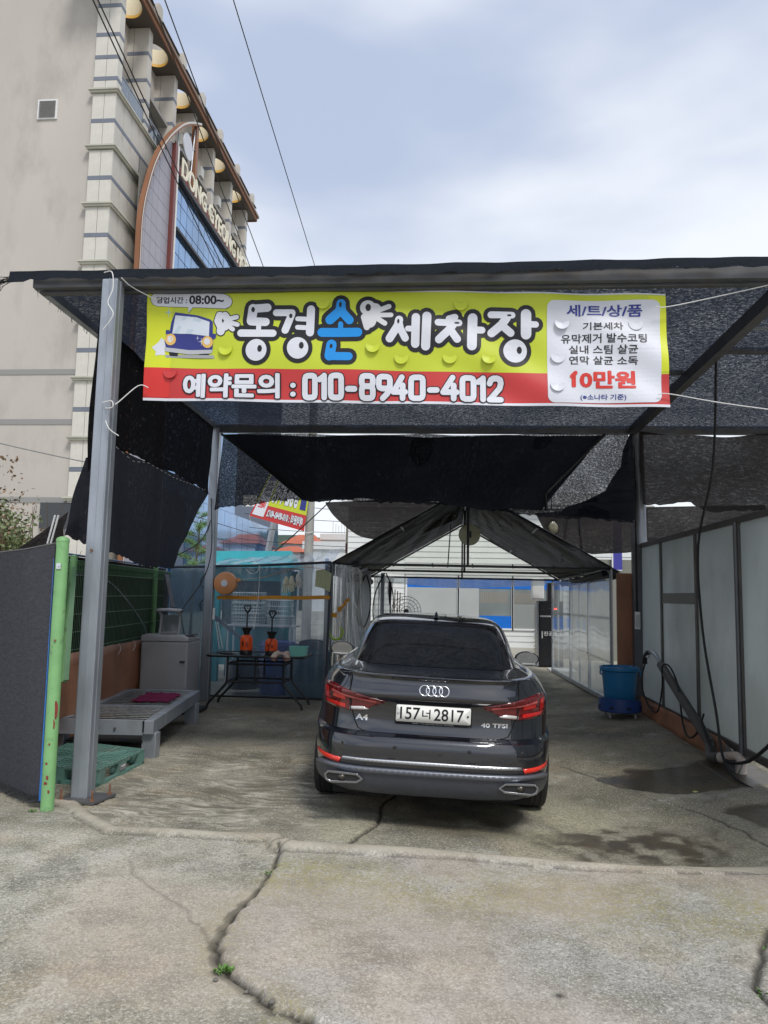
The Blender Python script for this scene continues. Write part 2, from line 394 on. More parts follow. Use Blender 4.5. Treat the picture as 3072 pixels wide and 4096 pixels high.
def axis(lo, hi, dense0, dense1, d, grow=1.25):
    a = list(np.arange(dense0, dense1+1e-9, d)); s = d; x = dense1
    while x < hi: s *= grow; x += s; a.append(x)
    s = d; x = dense0
    while x > lo: s *= grow; x -= s; a.insert(0, x)
    return np.array(a)
def roughen(pl, amp, seed, k=4):
    out = []
    for i, ((ax, ay), (bx, by)) in enumerate(zip(pl, pl[1:])):
        for j in range(k):
            t = j/k; out.append((ax+(bx-ax)*t+(hsh(i*9+j, seed)-.5)*amp, ay+(by-ay)*t+(hsh(i*9+j, seed+5)-.5)*amp))
    out.append(pl[-1]); return out
crack1 = roughen([(-1.05, 4.95), (-1.0, 4.6), (-1.02, 4.33), (-1.03, 4.08), (-1.05, 3.87), (-1.05, 3.73), (-1.03, 3.58), (-0.96, 3.42), (-0.88, 3.33), (-0.75, 3.22), (-0.65, 3.13), (-0.55, 3.08), (-0.42, 3.02), (-0.2, 2.8), (0.1, 2.2), (0.2, 1.0)], 0.03, 1)
curb1 = roughen([(-2.95, 5.75), (-2.78, 5.67), (-2.46, 5.33), (-2.22, 5.13), (-1.94, 5.14), (-1.63, 5.13), (-1.35, 5.13), (-1.13, 5.14), (-1.05, 4.97)], 0.012, 2)
curb2 = roughen([(-1.05, 4.97), (-0.94, 4.92), (-0.48, 4.96), (0.1, 5.0), (0.66, 5.0), (1.22, 5.03), (1.94, 5.08), (3.0, 5.12), (5.0, 5.2)], 0.012, 3)
crack2 = roughen([(-0.40, 6.6), (-0.51, 6.04), (-0.49, 5.68), (-0.54, 5.45), (-0.61, 5.23), (-0.66, 5.03)], 0.03, 4)
crack3 = roughen([(1.03, 8.09), (1.21, 7.78), (1.4, 7.43), (1.68, 6.87), (1.96, 6.34), (2.09, 5.92), (2.14, 5.59), (2.3, 5.1)], 0.04, 5)
hair1 = roughen([(-1.92, 4.65), (-1.58, 4.22), (-1.35, 4.0), (-1.16, 3.75), (-1.03, 3.58)], 0.05, 6)
hair2 = roughen([(1.75, 4.4), (1.5, 4.0), (1.30, 3.6), (1.35, 3.1), (1.2, 2.4)], 0.04, 8)
def ground():
    xs = axis(-400, 400, -3.2, 2.8, 0.0125, 1.22); ys = axis(-300, 1500, 2.6, 8.2, 0.0125, 1.16)
    X, Y = np.meshgrid(xs, ys); Z = gz(X, Y)
    near = (np.abs(X) < 9) & (Y > -3) & (Y < 24)
    Z = Z+np.where(near, (fbm(X, Y, 1.3, 3)-.5)*0.02+(fbm(X, Y, 9, 5)-.5)*0.006, 0)
    # old slab left of the crack sits higher, broken edge
    D1, S1 = pdist(X, Y, crack1)
    left = np.where(S1 < 0, 1.0, 0.0)*(Y < 5.0)
    Dc1, Sc1 = pdist(X, Y, curb1); Dc2, _ = pdist(X, Y, curb2)
    reg = (Y < 5.14) & (X > -9)
    lift = 0.028*np.clip(D1/0.035, 0, 1)*left*reg*sm(7, 3, np.abs(X))
    Z = Z+lift
    Z = Z-0.018*np.exp(-(D1/0.010)**2)*(fbm(X, Y, 6, 2) > 0.40)
    w1 = 0.045+0.02*fbm(X, Y, 3, 7)
    c1 = np.clip(1-(Dc1/w1)**2, 0, 1); w2 = 0.06+0.035*fbm(X, Y, 2.5, 8); c2 = np.clip(1-(Dc2/w2)**2, 0, 1)
    curb = np.maximum(c1, c2); Z = Z+0.032*np.sqrt(curb)*(0.75+.5*fbm(X, Y, 2.0, 91, 3))
    D2, S2 = pdist(X, Y, crack2); Z = Z+np.where((S2 > 0) & (D2 < 0.6) & (Y > 5.05), 0.014*np.clip(D2/0.03, 0, 1)*(1-sm(0.2, 0.6, D2)), 0)-0.012*np.exp(-(D2/0.013)**2)
    D3, _ = pdist(X, Y, crack3); Z = Z-0.010*np.exp(-(D3/0.012)**2)
    H1, _ = pdist(X, Y, hair1); H2, _ = pdist(X, Y, hair2); Z = Z-0.006*np.exp(-(H1/0.009)**2)-0.02*np.exp(-(H2/0.016)**2)
    edge = np.maximum(np.exp(-((Dc1-w1-.006)/.010)**2), np.exp(-((Dc2-w2-.006)/.012)**2))*(fbm(X, Y, 7, 95, 3) > .42)
    dark = np.maximum.reduce([0.5*edge, np.exp(-(D1/(.006+.010*fbm(X, Y, 4, 171, 3)))**2)*(0.25+0.75*(fbm(X, Y, 5, 2) > 0.42)), 0.9*np.exp(-(D2/(.005+.010*fbm(X, Y, 5, 173, 3)))**2), 0.75*np.exp(-(D3/0.013)**2)*(fbm(X, Y, 4, 4) > .4), 0.35*np.exp(-(H1/0.010)**2), 0.9*np.exp(-(H2/0.02)**2),
        0.95*np.exp(-(np.hypot(X-0.46, (Y-3.38)*1.0)/0.022)**2)])
    # brushed mortar
    wx = X+0.25*np.sin(Y*2.3)+0.12*fbm(X, Y, 3, 1); wy = Y+0.35*np.sin(X*1.7+1.0)+0.2*(X+2)**2*0.4
    br = np.exp(-((X+1.9)/1.15)**4)*sm(5.15, 5.5, Y)*(1-sm(7.2, 8.6, Y))
    jx_ = 0.35*(fbm(X, Y, 2.2, 61, 4)-.5); jy_ = 0.35*(fbm(X, Y, 2.4, 63, 4)-.5)
    def swirl(cx, cy, sd_, fr):
        rr_ = np.hypot(X-cx+jx_, Y-cy+jy_); th = np.arctan2(Y-cy+jy_, X-cx+jx_); q = fbm(th*7, rr_*fr, 1.0, sd_, 4); return q, 1-np.abs(2*fbm(th*11, rr_*fr*1.6, 1.0, sd_+9, 3)-1)
    a1, b1 = swirl(-3.2, 3.9, 12, 20); a2, b2 = swirl(-1.0, 9.5, 32, 17); a3, b3 = swirl(-2.1, 14.0, 52, 24)
    pk = fbm(X, Y, 1.6, 81, 3); pk2 = fbm(X, Y, 1.9, 87, 3)
    w_a = sm(.42, .54, pk); w_b = sm(.45, .55, pk2)
    ridg = (a1*(1-w_a)+a2*w_a)*(1-w_b)+a3*w_b; ridg2 = ((b1*(1-w_a)+b2*w_a)*(1-w_b)+b3*w_b)
    ridg = sm(.3, .7, ridg); Z = Z+br*(0.010*(ridg-.5)+0.006*(ridg2**4))
    def soft(poly, amp, w, sc_, sd_):
        D_, _s = pdist(X, Y, poly+[poly[0]]); ins = pinside(X, Y, poly); s_ = np.where(ins, D_, -D_)+amp*(fbm(X, Y, sc_, sd_, 5)-.5)*2
        return sm(-w, w, s_)
    pud = soft([(1.40, 7.48), (1.76, 7.9), (2.43, 8.1), (2.95, 8.14), (2.95, 7.36), (2.35, 7.0), (1.83, 7.0), (1.52, 7.2)], .16, .035, 3.5, 31)
    pool = pud*(1-sm(2.25, 2.5, X))*sm(.40, .56, fbm(X, Y*1.6, 3.0, 141, 3))
    st = soft([(0.67, 5.45), (0.95, 5.95), (1.61, 6.07), (1.95, 5.7), (1.75, 5.2), (0.85, 5.12)], .28, .16, 2.5, 41)
    hole = soft([(2.10, 6.42), (2.35, 6.62), (2.8, 6.56), (2.75, 5.9), (2.3, 6.0)], .10, .03, 4, 43); Z = Z-.02*hole
    Z = np.where(X < 2.5, Z-(Z-(gz(X, Y)-.004))*pud*.9, Z)
    under = np.exp(-((X+0.15)/0.75)**4)*sm(5.4, 6.0, Y)*(1-sm(9, 10, Y))      # patchy darker, smoother ground over the car's footprint
    st = st*(0.25+0.75*sm(.35, .62, fbm(X, Y, 7, 71, 5)))
    wet = np.clip(pud+1.0*st+0.9*hole+0.6*under*sm(.40, .62, fbm(X, Y, 3, 51))+0.55*np.exp(-((X-.15)/.5)**2-((Y-5.75)/.28)**2)*sm(.3, .6, fbm(X, Y, 5, 53)), 0, 1)
    Vt = [(float(a), float(b), float(c)) for a, b, c in zip(X.ravel(), Y.ravel(), Z.ravel())]
    nr, nc = X.shape; idx = np.arange(nr*nc).reshape(nr, nc)
    Fq = np.stack([idx[:-1, :-1], idx[:-1, 1:], idx[1:, 1:], idx[1:, :-1]], -1).reshape(-1, 4)
    me = bpy.data.meshes.new('ground'); me.from_pydata(Vt, [], Fq.tolist()); me.shade_smooth()
    a = me.color_attributes.new('marks', 'FLOAT_COLOR', 'POINT')
    slab = np.where((Y < 5.0) & (left > 0.5), 1.0, np.where(Y < 5.0, 0.5, 0.0))
    data = np.stack([dark.ravel(), wet.ravel(), np.maximum(curb, 0).ravel(), slab.ravel()], -1).astype(np.float32)
    a.data.foreach_set('color', data.ravel())
    b = me.color_attributes.new('zones', 'FLOAT_COLOR', 'POINT')
    mort = br*np.clip(ridg2**6*1.3, 0, 1)*sm(.38, .62, fbm(X, Y, 2.6, 99, 3))
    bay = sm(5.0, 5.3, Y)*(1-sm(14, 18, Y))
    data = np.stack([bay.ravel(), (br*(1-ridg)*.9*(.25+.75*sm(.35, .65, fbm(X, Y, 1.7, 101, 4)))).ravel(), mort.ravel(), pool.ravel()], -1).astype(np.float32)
    b.data.foreach_set('color', data.ravel())
    th1 = np.arctan2(Y-3.9, X+3.2); r1 = np.hypot(X+3.2+.4*jx_, Y-3.9+.4*jy_); th2 = np.arctan2(Y-9.5, X+1.0); r2 = np.hypot(X+1.0+.4*jx_, Y-9.5+.4*jy_); th3 = np.arctan2(Y-14, X+2.1); r3 = np.hypot(X+2.1+.3*jx_, Y-14+.3*jy_)
    ha = pk > .48; hb = pk2 > .5; TH = np.where(hb, th3*2.5, np.where(ha, th2, th1)); RR = np.where(hb, r3, np.where(ha, r2, r1)); sel = np.where(hb, 30., np.where(ha, 20., 10.))
    sw = me.attributes.new('swirl', 'FLOAT_VECTOR', 'POINT'); sw.data.foreach_set('vector', np.stack([(TH*6).ravel(), (RR*30).ravel(), sel.ravel()], -1).astype(np.float32).ravel())
    front = 1-sm(4.9, 5.1, Y)
    moss = front*(X > -1.0)*np.exp(-((Y-4.45)/.42)**2)*sm(.34, .6, fbm(X, Y, 2.2, 151, 4))*(1-sm(2.2, 3, X))+.8*front*np.exp(-(D1/.13)**2)*sm(.35, .6, fbm(X, Y, 5, 153, 4))
    pale = sm(5.0, 5.15, Y)*np.exp(-((X-.75)/.75)**2-((Y-5.9)/.75)**2)*sm(.35, .55, fbm(X, Y, 3, 157, 4))+.8*np.exp(-((X+.72)/.22)**2-((Y-5.35)/.28)**2)+.5*np.exp(-((X-2.2)/.5)**2-((Y-5.6)/.5)**2)
    pink = front*sm(.42, .62, fbm(X, Y, .8, 161, 3))
    grov = sm(.012, 0, D1-(.012+.06*fbm(X, Y, 1.6, 163, 4)*sm(4.4, 3.9, Y)))*(S1 > 0)*(Y < 4.9)*1.0
    e3 = me.color_attributes.new('tints', 'FLOAT_COLOR', 'POINT'); e3.data.foreach_set('color', np.stack([moss.ravel(), np.clip(pale, 0, 1).ravel(), pink.ravel(), grov.ravel()], -1).astype(np.float32).ravel())
    m = bpy.data.materials.new('worn_concrete'); m.use_nodes = True; nt = m.node_tree; L = nt.links; bs = nt.nodes['Principled BSDF']
    at = _n(nt, 'ShaderNodeAttribute', attribute_name='marks'); az = _n(nt, 'ShaderNodeAttribute', attribute_name='zones')
    sp = _n(nt, 'ShaderNodeSeparateColor'); L.new(at.outputs['Color'], sp.inputs[0]); sz = _n(nt, 'ShaderNodeSeparateColor'); L.new(az.outputs['Color'], sz.inputs[0])
    tcn = _n(nt, 'ShaderNodeTexCoord'); ob = tcn.outputs['Object']
    def noise(s, det=6, ro=0.6, dist=0.0):
        n = _n(nt, 'ShaderNodeTexNoise'); n.inputs['Scale'].default_value = s; n.inputs['Detail'].default_value = det; n.inputs['Roughness'].default_value = ro; n.inputs['Distortion'].default_value = dist
        L.new(ob, n.inputs['Vector']); return n.outputs[0]
    def rng(x, a_, b_, c_=0.0, d_=1.0):
        n = _n(nt, 'ShaderNodeMapRange'); n.inputs[1].default_value = a_; n.inputs[2].default_value = b_; n.inputs[3].default_value = c_; n.inputs[4].default_value = d_
        L.new(x, n.inputs[0]); return n.outputs[0]
    def mixc(f, a_, b_, mode='MIX'):
        n = _n(nt, 'ShaderNodeMix', data_type='RGBA', blend_type=mode)
        for s_, v_ in ((0, f), (6, a_), (7, b_)):
            if isinstance(v_, (int, float)): n.inputs[s_].default_value = v_
            elif isinstance(v_, tuple): n.inputs[s_].default_value = (*v_, 1)
            else: L.new(v_, n.inputs[s_])
        return n.outputs[2]
    def mul(a_, b_):
        n = _n(nt, 'ShaderNodeMath', operation='MULTIPLY')
        for i_, v_ in ((0, a_), (1, b_)):
            if isinstance(v_, (int, float)): n.inputs[i_].default_value = v_
            else: L.new(v_, n.inputs[i_])
        return n.outputs[0]
    big = noise(0.55, 5, 0.55); mid = noise(2.6, 8, 0.62, 0.4); fine = noise(46, 5, 0.78, 1.2); gr = noise(80, 3, 0.7, 0.6); fin2 = noise(24, 6, 0.7, 1.5)
    slabA = mixc(rng(big, .35, .65), (0.30, 0.29, 0.26), (0.49, 0.465, 0.42))
    slabB = mixc(rng(big, .35, .65), (0.27, 0.257, 0.20), (0.47, 0.445, 0.37))
    c = mixc(rng(at.outputs['Alpha'], 0.5, 1.0), slabB, slabA)
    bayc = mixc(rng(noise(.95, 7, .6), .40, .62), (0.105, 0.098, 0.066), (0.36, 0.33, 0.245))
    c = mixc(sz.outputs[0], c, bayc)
    c = mixc(mul(rng(mid, .48, .66), 0.72), c, (0.17, 0.16, 0.105))                  # greenish grime
    c = mixc(mul(rng(noise(1.1, 6, .6), .50, .66), .55), c, (0.42, 0.33, 0.20))
    c = mixc(mul(rng(noise(1.9, 8, .70), .52, .62), .6), c, (0.13, 0.125, 0.10))
    c = mixc(mul(rng(noise(3.7, 8, .72), .55, .62), .45), c, (0.15, 0.145, 0.12))
    c = mixc(mul(rng(noise(2.7, 7, .66), .55, .66), .35), c, (0.62, 0.60, 0.54))        # warm stain
    c = mixc(mul(rng(fin2, .53, .64), 0.45), c, (0.14, 0.13, 0.10))
    c = mixc(mul(rng(fine, .49, .56), 0.52), c, (0.09, 0.085, 0.068))                # worn pits between the stones
    c = mixc(mul(rng(gr, .53, .60), 0.42), c, (0.76, 0.74, 0.67))                    # pale grains
    c = mixc(mul(sz.outputs[1], 1.0), c, (0.115, 0.105, 0.08))
    c = mixc(mul(sz.outputs[2], .8), c, (0.52, 0.49, 0.41))
    ti = _n(nt, 'ShaderNodeAttribute', attribute_name='tints'); st_ = _n(nt, 'ShaderNodeSeparateColor'); L.new(ti.outputs['Color'], st_.inputs[0])
    swa = _n(nt, 'ShaderNodeAttribute', attribute_name='swirl'); sn_ = _n(nt, 'ShaderNodeTexNoise'); sn_.inputs['Scale'].default_value = 1.0; sn_.inputs['Detail'].default_value = 5; sn_.inputs['Roughness'].default_value = .7; L.new(swa.outputs['Vector'], sn_.inputs['Vector'])
    c = mixc(mul(st_.outputs[0], mul(rng(fin2, .42, .60), .8)), c, (0.30, 0.27, 0.11))
    c = mixc(mul(st_.outputs[1], .75), c, mixc(rng(fine, .46, .56), (0.50, 0.47, 0.33), (0.22, 0.21, 0.14)))
    c = mixc(mul(st_.outputs[2], .30), c, (0.52, 0.42, 0.34))
    brm = rng(sz.outputs[1], 0.0, 0.12)
    c = mixc(mul(brm, mul(rng(sn_.outputs[0], .42, .30), .75)), c, (0.05, 0.045, 0.032))
    c = mixc(mul(brm, mul(rng(sn_.outputs[0], .58, .68), .75)), c, (0.55, 0.52, 0.43))
    c = mixc(mul(ti.outputs['Alpha'], .85), c, mixc(rng(mid, .4, .6), (0.20, 0.175, 0.13), (0.11, 0.10, 0.075)))
    c = mixc(mul(sp.outputs[2], .9), c, mixc(rng(mid, .4, .6), (0.44, 0.40, 0.32), (0.33, 0.295, 0.23)))
    wetf = sp.outputs[1]
    c = mixc(mul(wetf, 0.88), c, mixc(rng(mid, .35, .65), (0.022, 0.020, 0.012), (0.075, 0.052, 0.026)))
    c = mixc(sp.outputs[0], c, (0.02, 0.018, 0.014))
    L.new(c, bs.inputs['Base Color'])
    ro = rng(wetf, 0, 1, 0.86, 0.38); ro2 = _n(nt, 'ShaderNodeMix'); ro2.data_type = 'FLOAT'; L.new(az.outputs['Alpha'], ro2.inputs[0]); L.new(ro, ro2.inputs[2]); ro2.inputs[3].default_value = 0.22
    L.new(ro2.outputs[0], bs.inputs['Roughness'])
    ad = _n(nt, 'ShaderNodeMath', operation='ADD'); L.new(mul(fine, 1.0), ad.inputs[0]); L.new(mul(gr, 0.5), ad.inputs[1])
    bp = _n(nt, 'ShaderNodeBump'); bp.inputs['Distance'].default_value = 0.006; L.new(rng(az.outputs['Alpha'], 0, 1, 0.6, 0.06), bp.inputs['Strength'])
    L.new(ad.outputs[0], bp.inputs['Height']); L.new(bp.outputs[0], bs.inputs['Normal'])
    o = link('ground', me, m); tag(o, 'worn grey concrete forecourt with a mortar ridge, cracks and wet patches', kind='structure')
ground()
# ------------------------------------------------------------------ canopy frame
cf = thing('canopy_frame', 'grey galvanised steel canopy frame spanning the car wash bay', 'canopy', (-2.78, 5.85, 0))
def c_post(a, b, w, d, mat, name='post', seam=True):
    m = MB(); a = Vector(a); b = Vector(b)
    m.beam(a, b, w, d, (0, 1, 0))
    return m.build(name, mat, cf, bev=0.008)
# front-left post: two lipped channels welded into a box -> seam line and lips
pa, pb = Vector((-2.78, 5.86, 0.02)), Vector((-2.80, 5.92, 4.13))
m = MB(); m.beam(pa, pb, 0.132, 0.15, (0, 1, 0)); m.build('post', galv, cf, bev=0.012)
m = MB(); m.beam(pa+Vector((0.0, -0.0755, 0)), pb+Vector((0.0, -0.0755, 0)), 0.008, 0.006, (0, 1, 0))
m.beam(pa+Vector((0.052, -0.0765, 0)), pb+Vector((0.052, -0.0765, 0)), 0.012, 0.008, (0, 1, 0))
m.beam(pa+Vector((0.067, 0.0, 0)), pb+Vector((0.067, 0.0, 0)), 0.006, 0.03, (0, 1, 0)); m.build('seam', galv, cf.children[0])
m = MB()
bx, by = -2.76, 5.84
m.add([(bx-.17, by-.13, 0.012), (bx+.15, by-.16, 0.012), (bx+.20, by+.12, 0.012), (bx-.14, by+.15, 0.012), (bx-.17, by-.13, 0.028), (bx+.15, by-.16, 0.028), (bx+.20, by+.12, 0.028), (bx-.14, by+.15, 0.028)],
      [(0, 3, 2, 1), (4, 5, 6, 7), (0, 1, 5, 4), (1, 2, 6, 5), (2, 3, 7, 6), (3, 0, 4, 7)])
bp_ = m.build('base_plate', rust if False else galv_dark, cf)
for ox, oy in ((-.13, -.10), (.12, -.12), (.16, .09), (-.10, .11)):
    MB().lathe([(0.009, 0.028), (0.009, 0.10), (0.006, 0.104)], (bx+ox, by+oy, 0), 8).lathe([(0.018, 0.028), (0.018, 0.045)], (bx+ox, by+oy, 0), 6).build('bolt', rust, bp_)
MB().lathe([(0.012, 0), (0.012, 0.012)], (-2.80, 5.80, 1.9), 6, 'y').build('bolt', rust, cf)
c_post((-3.60, 11.35, 0), (-3.62, 11.42, 4.10), 0.13, 0.13, galv)
c_post((2.745, 11.62, 0), (2.72, 11.52, 4.08), 0.15, 0.15, galv_dark)
m = MB()
ptube = MB().tube([(2.78, 11.55, 2.40), (2.74, 11.50, 4.05)], 0.085, 14).build('post', galv, cf, smooth=True)
zc = 4.20
beam('beam', (-3.52, 5.98, 4.155), (9.0, 6.04, 4.145), 0.06, 0.10, galv_dark, cf, 0.004)             # front top rail
beam('beam', (-3.50, 6.06, 4.10), (9.0, 6.12, 4.09), 0.06, 0.03, galv_dark, cf, 0.004)
beam('beam', (-3.66, 11.44, 4.10), (9.0, 11.50, 4.07), 0.09, 0.12, galv_dark, cf, 0.004)      # back rail
beam('beam', (-3.50, 6.0, 4.15), (-3.64, 11.44, 4.12), 0.07, 0.08, galv, cf, 0.004)            # left rail
beam('beam', (2.66, 6.0, 4.12), (2.66, 11.44, 4.08), 0.10, 0.13, galv_dark, cf, 0.004)          # middle rail over the wall
beam('beam', (2.70, 8.0, 4.17), (9.0, 8.1, 4.15), 0.06, 0.06, galv_dark, cf)
beam('beam', (2.75, 7.35, 4.19), (9.0, 7.30, 4.19), 0.05, 0.05, galv, cf)
beam('beam', (5.4, 6.05, 4.16), (5.4, 11.4, 4.10), 0.06, 0.06, galv_dark, cf)
beam('beam', (-3.5, 8.7, 4.16), (2.6, 8.75, 4.16), 0.05, 0.05, galv_dark, cf)

# ------------------------------------------------------------------ shade nets
net_roof = netmat('net_roof', (0.016, 0.020, 0.030), open_=0.008, holes=0.26, lo=0.49, hi=0.70, scale=(26, 34, 1), back=0.30, patch=0.4)
net_side = netmat('net_side', (0.012, 0.012, 0.014), open_=0.002, holes=0.30, lo=0.62, hi=0.74, scale=(46, 14, 1), back=0.25, patch=.6)
net_thin = netmat('net_thin', (0.014, 0.015, 0.020), open_=0.05, holes=0.40, lo=0.50, hi=0.66, scale=(46, 52, 1), back=0.4, patch=0.55)
net_black = netmat('net_black', (0.025, 0.027, 0.034), open_=0.003, holes=0.09, lo=0.55, hi=0.74, scale=(34, 16, 1), back=0.35, patch=.8)
net_brown = netmat('net_brown', (0.028, 0.025, 0.024), open_=0.015, holes=0.09, lo=0.52, hi=0.74, scale=(13, 38, 1), back=0.4, patch=0.5)
net_screen = netmat('net_screen', (0.062, 0.062, 0.072), open_=0.0, holes=0.02, lo=0.6, hi=0.8, scale=(22, 46, 1), back=0.1, patch=.5)

n = sheet('roof_net', [(-3.56, 5.93, 4.222), (0, 5.93, 4.212), (2.66, 5.97, 4.222)], [(-3.66, 11.5, 4.14), (0, 11.5, 4.12), (2.66, 11.5, 4.11)], net_roof, nc=90, nr=40, wr=0.02, fold=5, seed=1)
tag(n, 'dark blue grey shade net roof stretched over the bay above the yellow banner', 'shade net')
n = sheet('roof_net', [(2.66, 5.97, 4.222), (6, 5.97, 4.25), (9.2, 5.97, 4.28)], [(2.66, 11.5, 4.11), (6, 11.5, 4.10), (9.2, 11.5, 4.10)], net_roof, nc=70, nr=40, wr=0.025, fold=5, seed=2)
tag(n, 'shade net roof over the next bay, right of the banner', 'shade net')
# rolled hem over the front rail, with frayed ends
hem = thing('net_hem', 'frayed dark net hem folded over the front rail of the canopy', 'shade net', (-3.6, 5.9, 4.2))
pts = []
for i in range(70):
    u = i/69; pts.append((-3.70+12.7*u, 5.925+0.008*math.sin(i*2.1), 4.208+0.003*math.sin(i*1.3)+0.06*u*u))
T = [(p[0], p[1]-0.02, p[2]+0.022) for p in pts]; Bm = [(p[0], p[1]-0.035, p[2]-0.062+0.006*math.sin(p[0]*9)) for p in pts]
sheet('hem_flap', T, Bm, netmat('net_hem', (0.018, 0.021, 0.027), 0, 0.02, 0.6, 0.8, (90, 40, 1), 0.1), hem, nc=200, nr=6, wr=0.004, fold=24, seed=5, rag=0.03, smooth=True)
m = MB(); random.seed(3)
for k in range(26):
    a = Vector((-3.68-random.random()*.03, 5.92, 4.15+random.random()*.05)); m.tube([a, a+Vector((-.05-random.random()*.07, -.01, -random.random()*.06)), a+Vector((-.09-random.random()*.06, 0, -.05-random.random()*.08))], 0.0025, 4)
for k in range(70):
    t = random.random(); a = Vector((-3.53-0.14*t, 6.0+5.4*t, 4.14)); m.tube([a, a+Vector((-.02+random.random()*.03, random.random()*.03, -.03-random.random()*.05))], 0.002, 3)
tag(m.build('frayed_threads', black_m, hem), kind='stuff')

# left side curtain, upper piece then the black piece sewn under it
n = sheet('side_net', [(-3.10, 6.32, 4.20), (-3.40, 7.3, 4.16), (-3.56, 9.4, 4.14), (-3.62, 11.3, 4.10)], [(-3.15, 6.40, 2.62), (-3.34, 7.05, 2.88), (-3.40, 7.39, 3.03), (-3.42, 8.25, 3.03), (-3.46, 9.4, 3.06), (-3.58, 11.1, 3.04)], net_side, nc=90, nr=40, wr=0.03, fold=4, seed=3, rag=0.02)
tag(n, 'black net curtain hanging down the left side from the canopy rail to a stitched seam', 'shade net')
n = sheet('side_net', [(-3.36, 6.75, 2.80), (-3.41, 7.39, 3.04), (-3.43, 8.2, 3.035), (-3.47, 9.4, 3.065), (-3.59, 11.1, 3.045)], [(-3.36, 6.40, 2.06), (-3.36, 7.2, 1.98), (-3.36, 8.2, 1.86), (-3.42, 9.3, 1.87), (-3.57, 10.35, 2.55)], net_black, nc=80, nr=36, wr=0.022, fold=3, seed=4, rag=0.025)
tag(n, 'black net sheet sewn below the side curtain, sagging in front of the hotel wall', 'shade net')
m = MB(); sp_ = resample([(-3.39, 7.30, 3.0), (-3.40, 7.7, 2.99), (-3.41, 8.15, 3.02), (-3.44, 9.4, 3.055), (-3.52, 10.6, 3.04)], 46)
sp_ = resample([Vector((-3.37, 7.35, 3.02)), Vector((-3.38, 7.8, 2.95)), Vector((-3.39, 8.2, 3.01)), Vector((-3.42, 9.1, 2.98)), Vector((-3.50, 10.6, 3.03))], 46)
for a, b in list(zip(sp_, sp_[1:]))[::2]: m.tube([a+Vector((0.02, 0, 0)), a.lerp(b, .8)+Vector((0.02, 0, 0))], 0.005, 4)
tag(m.build('white_stitching', rope_m), 'line of long white stitches joining the two side nets', 'stitching')
n = sheet('wavy_net', [(-3.42, 6.6, 2.28), (-3.36, 6.42, 2.12)], [(-4.2, 7.0, 1.90), (-3.40, 6.5, 1.96)], net_brown, nc=16, nr=16, wr=0.01, seed=6)
tag(n, 'small wavy strip of loose net between the shrub and the green post', 'shade net')

# nets hanging across the back of the bay
yb = 11.44
n = sheet('back_net', [(-3.52, yb, 4.03), (0, yb-.02, 4.00), (2.60, yb, 4.02)],
          [(-3.47, 11.0, 2.80), (-3.15, 10.95, 2.86), (-2.5, 10.9, 2.93), (-1.5, 10.85, 2.93), (-0.6, 10.85, 2.90), (0.2, 10.9, 2.84), (1.2, 10.9, 2.74), (1.75, 10.95, 2.70), (2.55, 11.0, 2.66)],
          net_thin, nc=130, nr=44, wr=0.05, fold=3, seed=7, rag=0.03)
tag(n, 'see-through black net hanging across the back of the bay under the rail', 'shade net')
n = sheet('back_net', [(-3.50, yb-.05, 4.0), (-0.2, yb-.07, 3.96), (2.22, yb-.05, 4.0)], [(-2.12, 10.75, 2.92), (-1.2, 10.7, 2.91), (-0.6, 10.72, 2.90), (0.4, 10.75, 2.82), (1.25, 10.8, 2.80)], net_black, nc=120, nr=44, wr=0.055, fold=3, seed=8, rag=0.015, sag=0.05)
tag(n, 'dense black net folded double in the middle of the back opening above the car', 'shade net')
n = sheet('back_net', [(2.58, 11.32, 3.98), (2.48, 11.28, 3.75), (2.43, 11.2, 3.50), (2.28, 11.12, 3.30), (2.18, 11.08, 3.12), (1.85, 11.0, 2.95), (1.62, 10.95, 2.88), (1.50, 10.95, 2.76)],
          [(2.63, 11.32, 4.0), (2.62, 11.2, 3.4), (2.58, 11.0, 2.9), (2.57, 10.98, 2.69)], net_black, nc=50, nr=16, wr=0.02, fold=6, seed=9, rag=0.0)
o_ = tag(n, 'ragged black net strip hanging beside the right back post', 'shade net')
for (a, b, lb) in (((-3.52, 11.36, 4.0), (-2.05, 10.70, 2.95), 'thin dark batten along the left fold of the back net'), ((2.24, 11.36, 4.0), (1.32, 10.76, 3.05), 'thin dark batten along the right fold of the back net'), ((1.30, 10.76, 3.05), (1.32, 10.78, 2.8), 'short upright batten under the right fold of the back net')):
    tag(MB().beam(a, b, 0.032, 0.032).build('net_batten', black_m), lb, 'batten')
# lower brown nets behind
n = sheet('hanging_net', [(-2.35, 14.2, 3.30), (-1.2, 14.2, 3.36), (0.2, 14.2, 3.30)], smoothpath([(-2.35, 14.2, 3.29), (-2.22, 14.22, 3.08), (-2.0, 14.25, 2.88), (-1.75, 14.3, 2.70), (-1.45, 14.3, 2.62), (-1.1, 14.3, 2.60), (-0.8, 14.3, 2.62), (0.1, 14.2, 3.0)], 4), net_brown, nc=40, nr=20, wr=0.02, seed=10)
tag(n, 'dark net sagging in a curve behind the left slope of the tent', 'shade net')
n = sheet('hanging_net', [(1.45, 13.4, 3.05), (3.0, 13.3, 3.15), (5.2, 13.2, 3.2)], [(1.7, 13.4, 2.55), (2.4, 13.4, 2.35), (3.0, 13.4, 2.38), (4.0, 13.3, 2.62), (5.2, 13.2, 2.7)], net_brown, nc=50, nr=22, wr=0.06, fold=4, seed=11)
tag(n, 'faded brown net draped behind the right slope of the tent', 'shade net')
